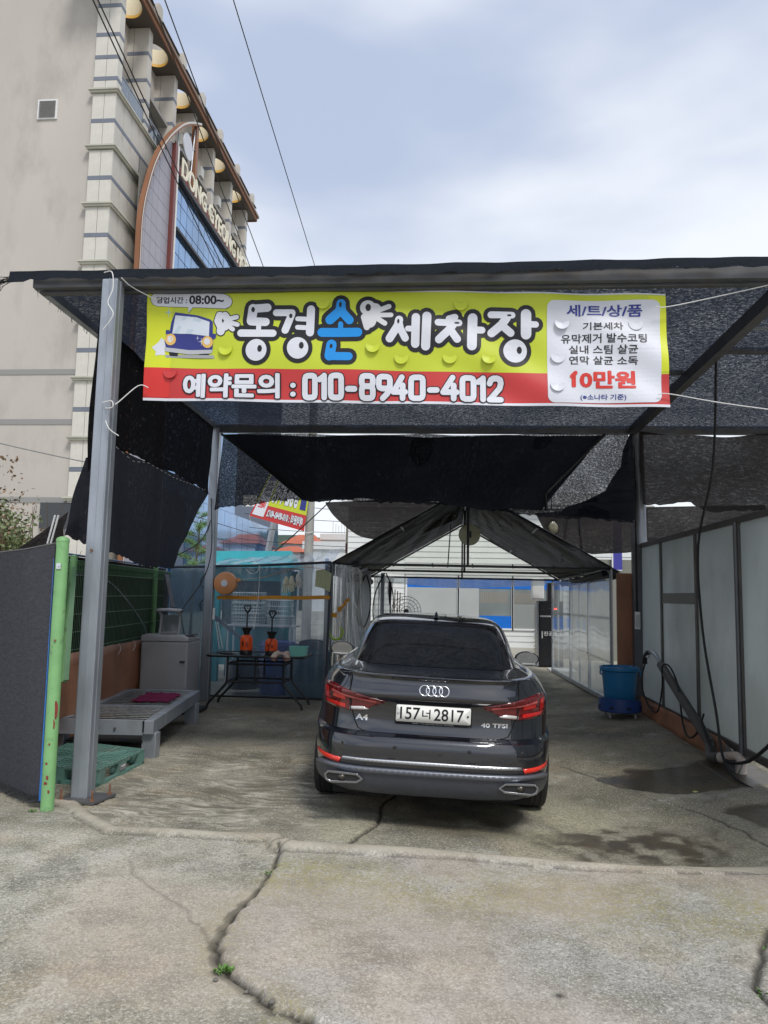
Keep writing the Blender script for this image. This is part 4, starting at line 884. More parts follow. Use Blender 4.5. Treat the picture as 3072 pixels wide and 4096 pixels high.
# tail lamps
lens = [(.335, .872), (.45, .895), (.60, .922), (.70, .947), (.76, .955), (.80, .95), (.825, .90), (.825, .84), (.80, .805), (.70, .790), (.60, .782), (.50, .790), (.46, .806), (.435, .826), (.36, .852)]
glow1 = [(.625, .800), (.77, .812), (.79, .835), (.625, .826)]; glow2 = [(.755, .842), (.792, .845), (.80, .925), (.765, .918)]
glow3 = [(.40, .866), (.60, .893), (.735, .915), (.735, .902), (.60, .880), (.41, .856)]; glow4 = [(.625, .855), (.725, .865), (.72, .895), (.63, .885)]
for s in (1, -1):
    fl = (lambda p: p) if s == 1 else mir
    tl_ = skin('tail_lamp', [fl(lens)], lensd, 0.008, 0.02, step=0.02)
    skin('lamp_element', [fl(glow1)], lensr, 0.0100, 0, tl_, 0.02); skin('lamp_element', [fl(glow2)], lensr, 0.0100, 0, tl_, 0.02)
    skin('lamp_element', [fl(glow3)], lensp, 0.0100, 0, tl_, 0.03); skin('lamp_element', [fl(glow4)], lensr, 0.0098, 0, tl_, 0.03)
    skin('reversing_lamp', [fl([(.452, .806), (.500, .796), (.592, .789), (.592, .812), (.50, .822)])], pm('clear_lamp', (0.62, 0.60, 0.58), 0.12, 0.3, coat=1), 0.0115, 0.004, tl_, 0.03)
    skin('lamp_gap', line(fl([(.598, .93), (.592, .86), (.583, .785)]), 0.006), dark_in, 0.0125, 0, tl_, None)
    # reflectors, exhaust trims, mirrors
    skin('reflector', [fl([(.628, .472), (.80, .478), (.835, .482), (.83, .448), (.64, .438)])], reflr, 0.006, 0.01, step=0.03)
    ex = [(.468, .350), (.505, .326), (.685, .320), (.716, .335), (.724, .368), (.705, .386), (.505, .378)]
    tr = skin('exhaust_trim', stroke(fl(ex), 0.0058, True), pm('satin_chrome', (.30, .31, .33), .22, 1.0), 0.0, 0.05, step=None, flat=-0.004)
    skin('tailpipe_opening', [fl(ex)], pm('exhaust_inside', (0.010, 0.010, 0.010), 0.6), 0.0, 0, tr, None, flat=0.006)
    m_ = MB().tube([(s*.61, .06, .352), (s*.61, .0, .354)], 0.026, 16); carb(m_, 'tailpipe', pm('exhaust_pipe', (0.12, 0.11, 0.10), 0.35, 0.9), tr, True)
    mc = Vector((s*.955, 2.72, 1.03))
    m_ = MB(); P = []
    for i in range(9):
        ry_, rr_ = ((-.058, .108), (-.060, .118), (-.050, .124), (-.02, .126), (.01, .120), (.04, .104), (.06, .078), (.074, .045), (.08, .0))[i]; row = []
        for j in range(16):
            b = 2*math.pi*j/16; row.append(mc+Vector((math.cos(b)*rr_, ry_, math.sin(b)*rr_*0.60)))
        P.append(row+[row[0]])
    m_.grid(P); mr = carb(m_, 'door_mirror', paint, CAR, True)
    m_ = MB().add([mc+Vector((0, -.056, 0))]+[mc+Vector((math.cos(2*math.pi*j/24)*.110, -.056, math.sin(2*math.pi*j/24)*.064)) for j in range(24)], [(0, j+1, (j+1) % 24+1) for j in range(24)])
    carb(m_, 'mirror_glass', pm('mirror', (0.28, 0.29, 0.30), 0.03, 1.0), mr)
    m_ = MB().beam(mc+Vector((-s*.06, .02, -.02)), mc+Vector((-s*.24, .05, -.05)), .06, .03); carb(m_, 'mirror_arm', trimb, mr, bev=0.008)
    m_ = MB().beam(mc+Vector((-s*.085, -.0625, -.048)), mc+Vector((s*.085, -.0625, -.048)), .004, .014); carb(m_, 'chrome_strip', silver, mr)
    # wheels
    for ya, nm in ((AX_R, 'rear'), (AX_F, 'front')):
        wx = s*.795
        prof = [(.20, -.10), (.27, -.112), (.305, -.110), (.320, -.095), (.326, -.06), (.327, 0), (.326, .06), (.320, .095), (.305, .110), (.27, .112), (.20, .10)]
        w_ = carb(MB().lathe([(a, wx+b) for a, b in prof], (0, ya, .322), 48, 'x', cap=True), 'wheel', rubber, CAR, True)
        m_ = MB()
        for gx in (-.06, -.02, .02, .06): m_.lathe([(.3285, wx+gx-.004), (.3285, wx+gx+.004)], (0, ya, .322), 48, 'x', cap=False)
        carb(m_, 'tread_groove', dark_in, w_)
        m_ = MB()
        for q in range(10):
            a = 2*math.pi*q/10; m_.beam((wx+s*.085, ya, .322), (wx+s*.10, ya+.21*math.cos(a), .322+.21*math.sin(a)), .03, .02, (1, 0, 0))
        m_.lathe([(.215, wx+s*.06), (.225, wx+s*.112), (.205, wx+s*.114)], (0, ya, .322), 32, 'x', cap=False); m_.lathe([(.035, wx+s*.09), (.03, wx+s*.11)], (0, ya, .322), 12, 'x')
        carb(m_, 'rim', pm('alloy', (0.5, 0.5, 0.52), 0.3, 0.9), w_, True)
    # parking sensors
    for xx in (.255, .62): 
        p, nn = onskin(s*xx, .575); carb(MB().lathe([(.013, p.y-.002), (.011, p.y-.0035)], (p.x, 0, p.z), 14, 'y'), 'parking_sensor', trimb, CAR, True)
# chrome strip over the valance
skin('chrome_strip', [[(-.625, .466), (.625, .466), (.61, .486), (0, .490), (-.61, .486)]], silver, 0.012, 0.012, step=0.03)
skin('bumper_slot', line([(-.80, .495), (-.3, .50), (.3, .50), (.80, .495)], 0.006), dark_in, 0.002, step=None)
# valance
val = [(-.835, .30), (-.825, .385), (-.80, .418), (-.76, .432), (.76, .432), (.80, .418), (.825, .385), (.835, .30), (.72, .292), (.62, .278), (.40, .262), (-.40, .262), (-.62, .278), (-.72, .292)]
skin('valance', [val], difg, 0.022, 0.03, step=0.03)
skin('valance_lip', [[(-.80, .418), (-.76, .432), (.76, .432), (.80, .418), (.79, .405), (.70, .412), (.45, .402), (-.45, .402), (-.70, .412), (-.79, .405)]], pm('graphite_light', (0.17, 0.18, 0.21), 0.35, 0.5), 0.036, 0.014, step=0.04)
# bumper crease highlights come from the shape; number plate
hd = skin('plate_holder', [rrect(-.268, .268, .722, .862, .008)], trimb, 0.0, 0.03, step=0.1, flat=0.074)
pl = skin('number_plate', [rrect(-.260, .260, .742, .856, .012)], platew, 0.004, 0.003, hd, 0.1, flat=0.074)
def cartext(body, x0, x1, z0, z1, mat, parent, off, flat=None, bold=0.0, name='lettering', thick=0.0):
    vf = fit2d(text2d(body, bold), x0, x1, z0, z1); return skin(name, None, mat, off, thick, parent, None, False, flat, vf)
cartext('157', -.232, -.092, .758, .842, blk, pl, 0.0055, .074, 0.012)
cartext('너', -.078, -.020, .768, .832, blk, pl, 0.0055, .074, 0.014)
cartext('2817', .004, .212, .758, .842, blk, pl, 0.0055, .074, 0.012)
cartext('Audi - Vorsprung durch Technik', -.145, .145, .727, .738, pm('dull_silver_ink', (0.3, 0.3, 0.3), 0.4, 0.5), hd, 0.0015, .074)
for sx, c_ in ((-.245, silver), (.240, pm('old_bolt', (0.10, 0.11, 0.11), 0.5, 0.6))):
    carb(MB().lathe([(.008, .066), (.006, .064)], (sx, 0, .80), 12, 'y'), 'plate_bolt', c_, pl, True)
cartext('A4', -.548, -.458, .725, .765, chrome, CAR, 0.004, None, 0.03, 'badge', 0.003)
cartext('40 TFSI', .335, .520, .728, .758, chrome, CAR, 0.004, None, 0.022, 'badge', 0.003)
m_ = MB(); yy = onskin(0, .965)[0].y
for k in range(4):
    cx = (k-1.5)*.0455; pts = [(cx+.034*math.cos(a), onskin(cx+.034*math.cos(a), .962+.034*math.sin(a))[0].y-.007, .962+.034*math.sin(a)) for a in [2*math.pi*i/32 for i in range(33)]]
    m_.tube(pts, .0048, 8, cap=False)
carb(m_, 'ring_emblem', chrome, CAR, True)
# lid grip recess above the plate, antenna, fin, brake lamp, underbody
skin('lid_recess', [[(-.29, .866), (.29, .866), (.33, .875), (-.33, .875)]], dark_in, 0.002, step=0.05)
fin = MB(); P = []
for i in range(7):
    t = i/6; w_ = .028*(1-t*.85); P.append([(w_*math.cos(a), 1.62+t*.07+.075*math.sin(a)*(1-t*.75)-.0, 1.425+t*.055) for a in [2*math.pi*q/16 for q in range(17)]])
fin.grid(P); carb(fin, 'roof_antenna', trimb, CAR, True)
carb(MB().box(-.70, .70, .30, 4.4, .18, .34), 'underbody', dark_in, CAR)
for s in (1, -1): carb(MB().box(s*.55 if s > 0 else -.72, s*.72 if s > 0 else -.55, .55, 4.3, .20, .75), 'wheel_housing', dark_in, CAR)
# ------------------------------------------------------------------ left side: screen, fence, bench, washer, pallet
gp_ = thing('green_post', 'bright green round steel post at the front left corner with a dented rusty patch', 'post', (-2.90, 5.56, 0))
PA, PB = Vector((-2.895, 5.55, 0.0)), Vector((-2.93, 5.60, 1.96))
MB().tube([PA, PA.lerp(PB, .25), PA.lerp(PB, .5), PA.lerp(PB, .75), PB], 0.047, 20).build('pole', green_p, gp_, smooth=True)
MB().lathe([(0.049, -.01), (0.050, .0), (0.044, .018), (0.018, .03), (0.0, .032)], PB, 20).build('cap', green_p, gp_, smooth=True)
c = PA.lerp(PB, .90)+Vector((.005, -.05, 0))
m = MB().box(c.x-.018, c.x+.018, c.y-.006, c.y+.004, c.z-.022, c.z+.022); m.lathe([(.010, -.016), (.010, .0)], (c.x, c.y, c.z), 6, 'y'); m.build('clamp', chrome, gp_, bev=.002)
c = PA.lerp(PB, .62)+Vector((.012, -.049, 0)); MB().lathe([(.009, -.01), (.009, .0)], c, 6, 'y').build('bolt', rust, gp_)
m = MB(); random.seed(5)
for (t, dx, w_, h_) in ((.36, .034, .022, .06), (.31, .030, .010, .03), (.17, .0, .008, .008), (.12, .01, .01, .014), (.10, .0, .012, .01), (.24, .012, .006, .008), (.07, .02, .012, .01)):
    c = PA.lerp(PB, t); a = math.asin(dx/.048); d = Vector((math.sin(a), -math.cos(a), 0))
    m.add([c+d*.0478+Vector((math.cos(q)*w_*(1+.3*hsh(i, t*9)), 0, math.sin(q)*h_*(1+.35*hsh(i, t*5)))) for i, q in enumerate([2*math.pi*k/10 for k in range(10)])], [tuple(range(10))])
m.build('rust_spot', pm('rust_red', (0.22, 0.035, 0.03), 0.8, vary=.3, vscale=40), gp_)
t = sheet('net_screen', [(-2.965, 5.585, 1.93), (-3.3, 5.72, 1.885), (-3.85, 6.12, 1.865), (-5.5, 7.6, 1.9)], [(-2.99, 5.62, 0.05), (-3.22, 5.80, 0.02), (-3.62, 6.12, 0.0), (-5.5, 7.6, 0.0)], net_screen, nc=70, nr=40, wr=0.008, fold=4, seed=14, rag=0.03, bulge=(.0, -.01, 0))
nsx = tag(t, 'grey black net screen stretched beside the green post at the left edge', 'net screen')
m = MB(); random.seed(9)
for k in range(520):
    u = random.random(); b = Vector((-2.99, 5.62, 0.05)).lerp(Vector((-3.62, 6.12, 0.02)), u); m.tube([b+Vector((0, 0, .03)), b+Vector((random.uniform(-.02, .02), -.015, 0.0)), b+Vector((random.uniform(-.05, .05), -.03-random.random()*.04, -.012))], .0022, 3)
fr_ = m.build('net_fringe', pm('net_thread', (.03, .032, .035), .8), nsx)
m = MB(); ep = [(-2.965, 5.59, 1.94), (-3.3, 5.73, 1.895), (-3.85, 6.13, 1.875), (-5.5, 7.6, 1.91)]; m.tube(ep, .008, 6); m.build('edge_cord', pm('dark_cord', (.1, .1, .1), .7), nsx)
bpp = tag(MB().tube([(-2.958, 5.57, 0.06), (-2.985, 5.61, 1.92)], 0.014, 10).build('blue_pipe', blue_p, None, smooth=True), 'thin blue pipe along the edge of the net screen, beside the green post', 'pipe')
sheet('pipe_wrap', [(-2.966, 5.56, 1.92), (-2.99, 5.60, 1.92)], [(-2.945, 5.552, 0.05), (-2.975, 5.60, 0.05)], net_screen, bpp, nc=4, nr=60, wr=0.004, rag=0, seed=3)
m = MB()
for k in range(2): m.tube([(-3.38+.03*k, 6.3, 2.22), (-3.46+.03*k, 6.35, 1.98)], .008, 6)
tag(m.build('white_straps', white_m), 'pair of short white straps above the net screen', 'strap')

# fence
FA, FB = Vector((-3.70, 6.55, 0)), Vector((-4.33, 11.60, 0))
def fpt(y, z, off=0.0): t = (y-FA.y)/(FB.y-FA.y); p = FA.lerp(FB, t); return Vector((p.x+off, y, z))
fence = thing('wire_mesh_fence', 'green welded wire mesh fence with a wavy top along the left side', 'fence', (-4.0, 9.0, 0))
for y, h in ((8.25, 1.93), (10.8, 1.93)):
    p = fpt(y, 0); MB().tube([p, p+Vector((0, 0, h))], .034, 12).lathe([(.036, h), (.036, h+.02), (.0, h+.035)], p, 12).build('post', green_p, fence, smooth=True)
wires = MB(); y = 6.6
while y < 11.58:
    wires.tube([fpt(y, .78, .03), fpt(y, 1.76, .03)], .0019, 4, cap=False); y += .05
k = 0; y = 6.6
while y < 11.5:
    wires.tube([fpt(y, 1.76, .03), fpt(y+.05, 1.88, .05)], .0028, 4, cap=False); wires.tube([fpt(y+.05, 1.88, .05), fpt(y+.10, 1.76, .03)], .0028, 4, cap=False)
    wires.tube([fpt(y+.05, 1.76, .03), fpt(y+.10, 1.88, .05)], .0028, 4, cap=False); wires.tube([fpt(y, 1.88, .05), fpt(y+.05, 1.76, .03)], .0028, 4, cap=False); y += .10
tag(wires.build('mesh_wires', green_w, fence), kind='stuff')
for z in (.80, .98, 1.16, 1.34, 1.52, 1.76, 1.885):
    MB().tube([fpt(6.6, z, .034), fpt(11.58, z, .034)], .0035, 5).build('cross_wire', green_w, fence)
MB().tube([fpt(6.6, 1.94, .0), fpt(11.6, 1.94, .0)], .012, 6).build('top_pipe', blue_p, fence, smooth=True)
MB().tube([fpt(11.6, 0, .0), fpt(11.6, 1.94, .0)], .020, 8).build('corner_pipe', blue_p, fence, smooth=True)
sheet('backing_net', [fpt(6.6, 1.93, -.05), fpt(11.6, 1.93, -.05)], [fpt(6.6, .0, -.05), fpt(11.6, .0, -.05)], pm('net_backing', (.008, .009, .010), .9), fence, nc=40, nr=12, wr=.015, seed=15)
lean = thing('leaning_green_post', 'spare green post leaning against the fence behind the front canopy post', 'post', (-3.55, 6.9, 0))
MB().tube([(-3.50, 6.85, 0.75), (-3.62, 7.15, 1.90)], .034, 12).lathe([(.036, 0), (.036, .02), (.0, .035)], (-3.62, 7.15, 1.89), 12).build('pole', green_p, lean, smooth=True)
MB().beam((-3.42, 6.75, .78), (-3.56, 7.05, 1.80), .045, .03).build('flat_bar', green_w, lean)
bp2 = MB(); P = []
for i in range(9):
    z = .97*i/8; P.append([fpt(6.55+.1*j, z-(.04*(j/50) if i == 8 else 0), .07+.018*math.sin(j*.5+i*.8)+.02*math.sin(j*.17)) for j in range(50)])
bp2.grid(P); tag(bp2.build('brown_board', brown_pl, None, smooth=True, solid=.006), 'long brown plastic sheet standing along the foot of the mesh fence', 'sheet')
# chain tied on the fence
ch = MB(); cp = resample(smoothpath([fpt(7.3, 1.74, .06), fpt(8.4, 1.70, .07), fpt(9.3, 1.45, .07), fpt(10.0, 1.16, .07), fpt(10.2, 1.0, .08)]), 60)
for i, p in enumerate(cp[:-1]):
    d = (cp[i+1]-p).normalized(); u = Vector((1, 0, 0)) if i % 2 else Vector((0, .6, .8)); ch.beam(p-d*.006, p+d*.026, .016 if i % 2 else .006, .006 if i % 2 else .016)
tag(ch.build('chain', galv), 'thin steel chain hanging diagonally across the green mesh fence', 'chain')
MB_ = MB()
for a_ in (8.9, 9.5): MB_.tube(smoothpath([fpt(a_, .97, .10), fpt(a_+.04, .90, .12), fpt(a_-.03, .84, .11)], 3), .003, 4)
tag(MB_.build('tie_strings', rope_m), 'white string ends tying the brown sheet to the fence', 'string')
# L bracket behind the washer
br = thing('steel_bracket', 'grey steel upright with a diagonal brace behind the washing machine', 'bracket', (-4.1, 10.9, 0))
MB().beam((-4.12, 10.95, .9), (-4.12, 10.95, 1.86), .06, .05, (0, 1, 0)).build('upright', galv_dark, br)
MB().beam((-4.10, 10.90, 1.82), (-3.86, 10.55, 1.36), .055, .02).build('brace', galv_dark, br)

# steel bench
bn2 = thing('steel_bench', 'low welded steel bench with a bar grating top', 'bench', (-3.4, 8.4, 0))
c0, c1, c2, c3 = Vector((-2.84, 7.27, .30)), Vector((-3.14, 9.55, .30)), Vector((-3.98, 9.50, .30)), Vector((-3.72, 7.20, .30))
for a, b in ((c0, c1), (c1, c2), (c3, c2)): MB().beam(a, b, .09, .13).build('rail', galv, bn2, bev=.006)
# open channel at the front
def chan(a, b):
    m_ = MB(); d = (b-a).normalized(); u = Vector((0, 0, 1)); n_ = d.cross(u)
    m_.beam(a+n_*.04, b+n_*.04, .006, .13); m_.beam(a+Vector((0, 0, .062)), b+Vector((0, 0, .062)), .085, .006); m_.beam(a-Vector((0, 0, .062)), b-Vector((0, 0, .062)), .085, .006); return m_
chan(c3, c0+Vector((-.05, 0, 0))).build('rail', galv, bn2)
mid0, mid1 = c0.lerp(c1, .46), c3.lerp(c2, .46)
MB().beam(mid0, mid1, .10, .10).build('rail', galv, bn2, bev=.005)
for i in range(3):
    p = c3.lerp(c0, .30+.18*i)+Vector((0, -.05, -.005)); MB().lathe([(.012, -.012), (.012, .006)], p, 8, 'y').build('bolt', galv_dark, bn2)
for a, t in ((c0, .04), (c0, .93)):
    p = c0.lerp(c1, .05) if t < .5 else c0.lerp(c1, .90); q = c3.lerp(c2, .05) if t < .5 else c3.lerp(c2, .90)
    for w_ in (p, q): MB().box(w_.x-.07, w_.x+.07, w_.y-.06, w_.y+.06, 0, .24).build('leg', galv, bn2, bev=.006)
for rng_ in ((.04, .43), (.50, .97)):
    for i in range(9):
        t = rng_[0]+(rng_[1]-rng_[0])*(i+.5)/9; a = c3.lerp(c2, t); b = c0.lerp(c1, t)
        dv = (b-a)*.06; jj = .012*(hsh(i, 3)-.5)
        MB().tube([a+dv+Vector((0, jj, .045)), b-dv+Vector((0, -jj, .045))], .0042, 6).build('grating_bar', pm('worn_rebar', (.42, .42, .40), .35, .8, vary=.3, vscale=20), bn2, smooth=True)
MB().add([c0.lerp(c3, .08)+Vector((0, .05, -.14)), c1.lerp(c2, .08)+Vector((0, 0, -.14)), c2.lerp(c1, .08)+Vector((0, 0, -.14)), c3.lerp(c0, .08)+Vector((0, .05, -.14))], [(0, 1, 2, 3)]).build('grating_shade', pm('shade_black', (.006, .006, .006), .8), bn2, solid=.01)  # black sheet added below the bars to stand in for the shade there
m = MB()
for j in range(5):
    for rng_ in ((.04, .43), (.50, .97)):
        s_ = .14+.18*j; a = c3.lerp(c0, s_).lerp(c2.lerp(c1, s_), rng_[0]); b = c3.lerp(c0, s_).lerp(c2.lerp(c1, s_), rng_[1]); m.tube([a+Vector((0, 0, .036)), b+Vector((0, 0, .036))], .0035, 5)
m.build('cross_bars', galv_dark, bn2)
# magenta towel lying on the grating
m = MB(); P = []
for i in range(22):
    row = []
    for j in range(26):
        s_ = .36+.50*j/25+.02*math.sin(i*.8); t = .56+.30*i/21+.012*math.sin(j*.7); p = c3.lerp(c0, s_).lerp(c2.lerp(c1, s_), t)
        row.append((p.x, p.y, .359+.008*abs(math.sin(j*.9+i*.5))+.006*math.sin(i*.7)))
    P.append(row)
m.grid(P); tag(m.build('towel', pm('magenta_terry', (.22, .004, .07), .95, bump=.8, bscale=220, vary=.3, vscale=30), None, smooth=True, solid=.008), 'magenta towel spread on the bench grating', 'towel')

# top-loading washing machine
wm = thing('washing_machine', 'grey top-loading washing machine with its lid up behind the bench', 'washing machine', (-3.7, 10.0, 0))
wg = pm('appliance_grey', (.33, .33, .34), .42, vary=.06, vscale=3, dirt=(.24, .235, .23), dscale=2.5, dlo=.55, dhi=.85)
wx0, wx1, wy0, wy1 = -4.02, -3.40, 9.88, 10.50
def yawbox(name, x0, x1, y0, y1, z0, z1, mat, par, bev=.02, ang=R(3.5), piv=(-3.7, 10.0)):
    m_ = MB().box(x0, x1, y0, y1, z0, z1); ca, sa = math.cos(ang), math.sin(ang)
    m_.v = [(piv[0]+(x-piv[0])*ca-(y-piv[1])*sa, piv[1]+(x-piv[0])*sa+(y-piv[1])*ca, z) for x, y, z in m_.v]
    return m_.build(name, mat, par, bev=bev)
yawbox('cabinet', wx0, wx1, wy0, wy1, .05, .935, wg, wm, .025)
def yv(p, ang=R(3.5), piv=(-3.7, 10.0)):
    x, y, z = p; ca, sa = math.cos(ang), math.sin(ang); return Vector((piv[0]+(x-piv[0])*ca-(y-piv[1])*sa, piv[1]+(x-piv[0])*sa+(y-piv[1])*ca, z))
prof = [(0, .94), (0, .985), (.012, 1.01), (.04, 1.02), (.30, 1.008), (.50, 1.0), (.60, .995), (.62, .97), (.62, .94)]
m = MB(); P = []
for x_ in np.linspace(wx0+.0, wx1, 9):
    k = 0.0; e = min(x_-wx0, wx1-x_); dz = -.035*math.exp(-(e/.03)**1.0)
    P.append([yv((x_, wy0+a-.004, b+(dz if b > .96 else 0)+.03*math.exp(-((x_-wx0)/.10)**2)*(b > .99))) for a, b in prof])
m.grid(P); m.add([P[0][i] for i in range(9)], [tuple(range(9))]); m.add([P[-1][i] for i in range(9)], [tuple(range(9))]); m.build('top_cover', wg, wm, smooth=True)
yawbox('handle_recess', -3.505, -3.43, wy0-.004, wy0+.02, .655, .69, pm('recess_dark', (.05, .05, .05), .6), wm, .008)
yawbox('handle_lip', -3.508, -3.427, wy0-.012, wy0+.0, .690, .697, wg, wm, .002); yawbox('handle_lip', -3.508, -3.427, wy0-.012, wy0+.0, .640, .657, wg, wm, .004)
yawbox('control_panel', -3.50, -3.41, 9.95, 10.4, 1.004, 1.014, black_m, wm, .004); yawbox('label_sticker', -3.56, -3.50, 9.95, 10.05, 1.008, 1.013, white_m, wm, .001)
# lid standing open: curved frame and clear window
lidm = MB(); P = []
for i in range(12):
    t = i/11; z = 1.0+.33*t; yy = 10.22+.05*math.sin(t*2.5)-.11*max(0, t-.82)/.18*1.0; P.append((yy, z))
def lidx(t): return (-3.905, -3.625+.0*t)
for side in (0, 1):
    m_ = MB(); pts = [yv((lidx(0)[side]+(.012 if side == 0 else -.012), y_, z_)) for y_, z_ in P]; m_.tube(pts, .018, 8); m_.build('lid_frame', wg, wm, smooth=True)
m_ = MB().grid([[yv((lidx(0)[0]+(lidx(0)[1]-lidx(0)[0])*j/6, y_, z_)) for j in range(7)] for y_, z_ in P[:10]]); m_.build('lid_window', film('lid_clear', (.45, .48, .48), .85, (.20, .22, .22), .15), wm, smooth=True)
m_ = MB().grid([[yv((-3.935+(.345)*j/8, 10.12+.16*i/5, 1.335+.03*math.sin(math.pi*i/5)-.012*abs(j-4)/4)) for j in range(9)] for i in range(6)]); m_.build('lid_top', wg, wm, smooth=True, solid=.018)
MB().beam(yv((-3.90, 10.24, 1.03)), yv((-3.63, 10.24, 1.03)), .03, .03).build('lid_frame', wg, wm, bev=.006)
for fx in (wx0+.06, wx1-.06):
    yawbox('foot', fx-.03, fx+.03, wy0+.03, wy0+.1, 0, .05, rubber, wm, .004); yawbox('foot', fx-.03, fx+.03, wy1-.1, wy1-.03, 0, .05, rubber, wm, .004)
yawbox('base_tray', -3.55, -3.25, 10.1, 10.45, 0, .05, black_m, None, .01).name = 'black_block'
tag(bpy.data.objects['black_block'], 'small black block on the floor beside the washing machine', 'block')
def hosecord(label, pts, r=.008, mat=None, name='cable', cat='cable', group=None): return tag(cord(name, pts, r, mat or rubber, n=6), label, cat, group)
hosecord('black cable looping down from the back left post to the washing machine', [(-3.62, 11.3, 3.0), (-3.55, 11.2, 2.2), (-3.60, 11.0, 1.75), (-3.72, 10.7, 1.42), (-3.72, 10.5, 1.28), (-3.66, 10.5, 1.0)], .008)
hosecord('black cable swinging left from the back left post over the fence', [(-3.60, 11.35, 2.75), (-3.75, 11.3, 2.35), (-4.2, 11.4, 2.10), (-4.5, 11.6, 2.0)], .007)
hosecord('coiled black cables hanging beside the back left post behind the film', [(-3.72, 11.5, 1.85), (-3.80, 11.55, 1.78), (-3.80, 11.55, 1.68), (-3.70, 11.5, 1.62), (-3.72, 11.5, 1.50), (-3.80, 11.55, 1.40), (-3.76, 11.5, 1.30)], .006)

# plastic pallet under the bench front
pt = thing('plastic_pallet', 'sea green plastic pallet lying at an angle behind the front post', 'pallet', (-3.2, 6.7, 0))
pgm = pm('pallet_green', (.12, .26, .22), .55, vary=.14, vscale=5, dirt=(.12, .14, .12), dscale=3, dlo=.5, dhi=.75)
q0, q1, q2, q3 = Vector((-2.83, 6.22, 0)), Vector((-2.80, 7.10, 0)), Vector((-3.62, 7.35, 0)), Vector((-3.55, 6.35, 0))
def qp(u, v, z): p = q0.lerp(q3, u).lerp(q1.lerp(q2, u), v); return Vector((p.x, p.y, z))
def qbox(m_, u0, u1, v0, v1, z0, z1):
    vs_ = [qp(u, v, z) for z in (z0, z1) for u, v in ((u0, v0), (u1, v0), (u1, v1), (u0, v1))]
    m_.add(vs_, [(3, 2, 1, 0), (4, 5, 6, 7), (0, 1, 5, 4), (1, 2, 6, 5), (2, 3, 7, 6), (3, 0, 4, 7)])
m = MB(); NN = 15
for i in range(NN+1):
    t = i/NN; w_ = .012 if (i % 5) else .035
    qbox(m, max(0, t-w_/2), min(1, t+w_/2), 0, 1, .118, .138)
for i in range(NN+1):
    t = i/NN; w_ = .020 if (i % 5) else .04
    qbox(m, 0, 1, max(0, t-w_/2), min(1, t+w_/2), .119, .137)
for (ca, cb2) in (((.15, .15), (.85, .85)), ((.85, .15), (.15, .85))):
    m.beam(qp(*ca, .128), qp(*cb2, .128), .05, .022)
m.build('deck_grid', pgm, pt)
m = MB()
for (u0, u1) in ((0, .05), (.475, .525), (.95, 1)): qbox(m, u0, u1, 0, 1, .0, .028)
for (v0, v1) in ((0, .05), (.95, 1)): qbox(m, 0, 1, v0, v1, .0, .028)
m.build('bottom_runners', pgm, pt)
for (u0, u1) in ((0, .12), (.44, .56), (.88, 1)):
    for (v0, v1) in ((0, .14), (.42, .58), (.86, 1)):
        m = MB(); qbox(m, u0, u1, v0, v1, .028, .119); m.build('block', pgm, pt)
m = MB(); qbox(m, -.008, -.002, .445, .555, .05, .095); m.build('label_plate', pm('grey_label', (.22, .23, .24), .5), pt)
m = MB()
for i in range(6): qbox(m, -.0115, -.0085, .46+.014*i, .469+.014*i, .078, .088)
m.build('moulded_mark', white_m, pt)
# yellow board leaning
m = MB().add([(-3.12, 6.42, .14), (-2.98, 6.36, .14), (-3.085, 6.42, .80), (-3.12, 6.44, .80)], [(0, 1, 2, 3)])
tag(m.build('yellow_board', pm('yellow_board', (.70, .36, .02), .5, vary=.1, vscale=8), None, solid=.02), 'orange yellow wedge board standing behind the green post', 'board')

# ------------------------------------------------------------------ clear plastic partition and what hangs on it
clearv = film('clear_vinyl', (.70, .77, .84), .34, (.22, .29, .37), .10, (5, 5, 1.3), .25)
milky = film('milky_vinyl', (.80, .85, .88), .42, (.62, .67, .70), .10, (3, 3, 1.0), .25)
vw = thing('clear_partition', 'clear plastic partition wall with a black top pipe behind the folding table', 'partition', (-3.0, 11.6, 0))
sheet('vinyl_sheet', [(-4.32, 11.62, 1.95), (-3.0, 11.6, 1.99), (-1.80, 11.6, 2.06)], [(-4.32, 11.62, .02), (-3.0, 11.6, .02), (-1.86, 11.6, .02)], clearv, vw, nc=70, nr=30, wr=.02, fold=5, seed=21)
sheet('vinyl_sheet', [(-4.32, 11.66, 1.94), (-3.66, 11.66, 1.96)], [(-4.32, 11.66, .02), (-3.62, 11.66, .02)], film('frosted_vinyl', (.55, .66, .72), .50, (.22, .30, .34), .10, (4, 4, 1), .2), vw, nc=16, nr=16, wr=.01, seed=25)
MB().tube([(-4.33, 11.58, 1.96), (-3.0, 11.58, 2.0), (-1.80, 11.58, 2.07)], .020, 8).build('top_pipe', pm('dark_pipe', (.04, .05, .07), .5), vw, smooth=True)
MB().tube([(-4.33, 11.58, .03), (-1.86, 11.58, .03)], .016, 8).build('bottom_pipe', rubber, vw, smooth=True)
MB().tube([(-1.84, 11.58, .03), (-1.80, 11.58, 2.07)], .020, 8).build('end_pipe', pm('dark_pipe', (.04, .05, .07), .5), vw, smooth=True)
MB().tube([(-4.33, 11.58, .03), (-4.33, 11.58, 1.96)], .016, 8).build('end_pipe', blue_p, vw, smooth=True)
sheet('top_sheet', [(-3.5, 11.9, 2.10), (-2.6, 12.6, 2.22), (-1.75, 12.6, 2.36)], [(-3.9, 11.65, 2.00), (-2.6, 11.62, 2.04), (-1.80, 11.62, 2.10)], film('roof_vinyl', (.8, .86, .92), .06, (.30, .35, .42), .08, (6, 3, 2), .15, .15, .5), vw, nc=40, nr=20, wr=.03, seed=22)
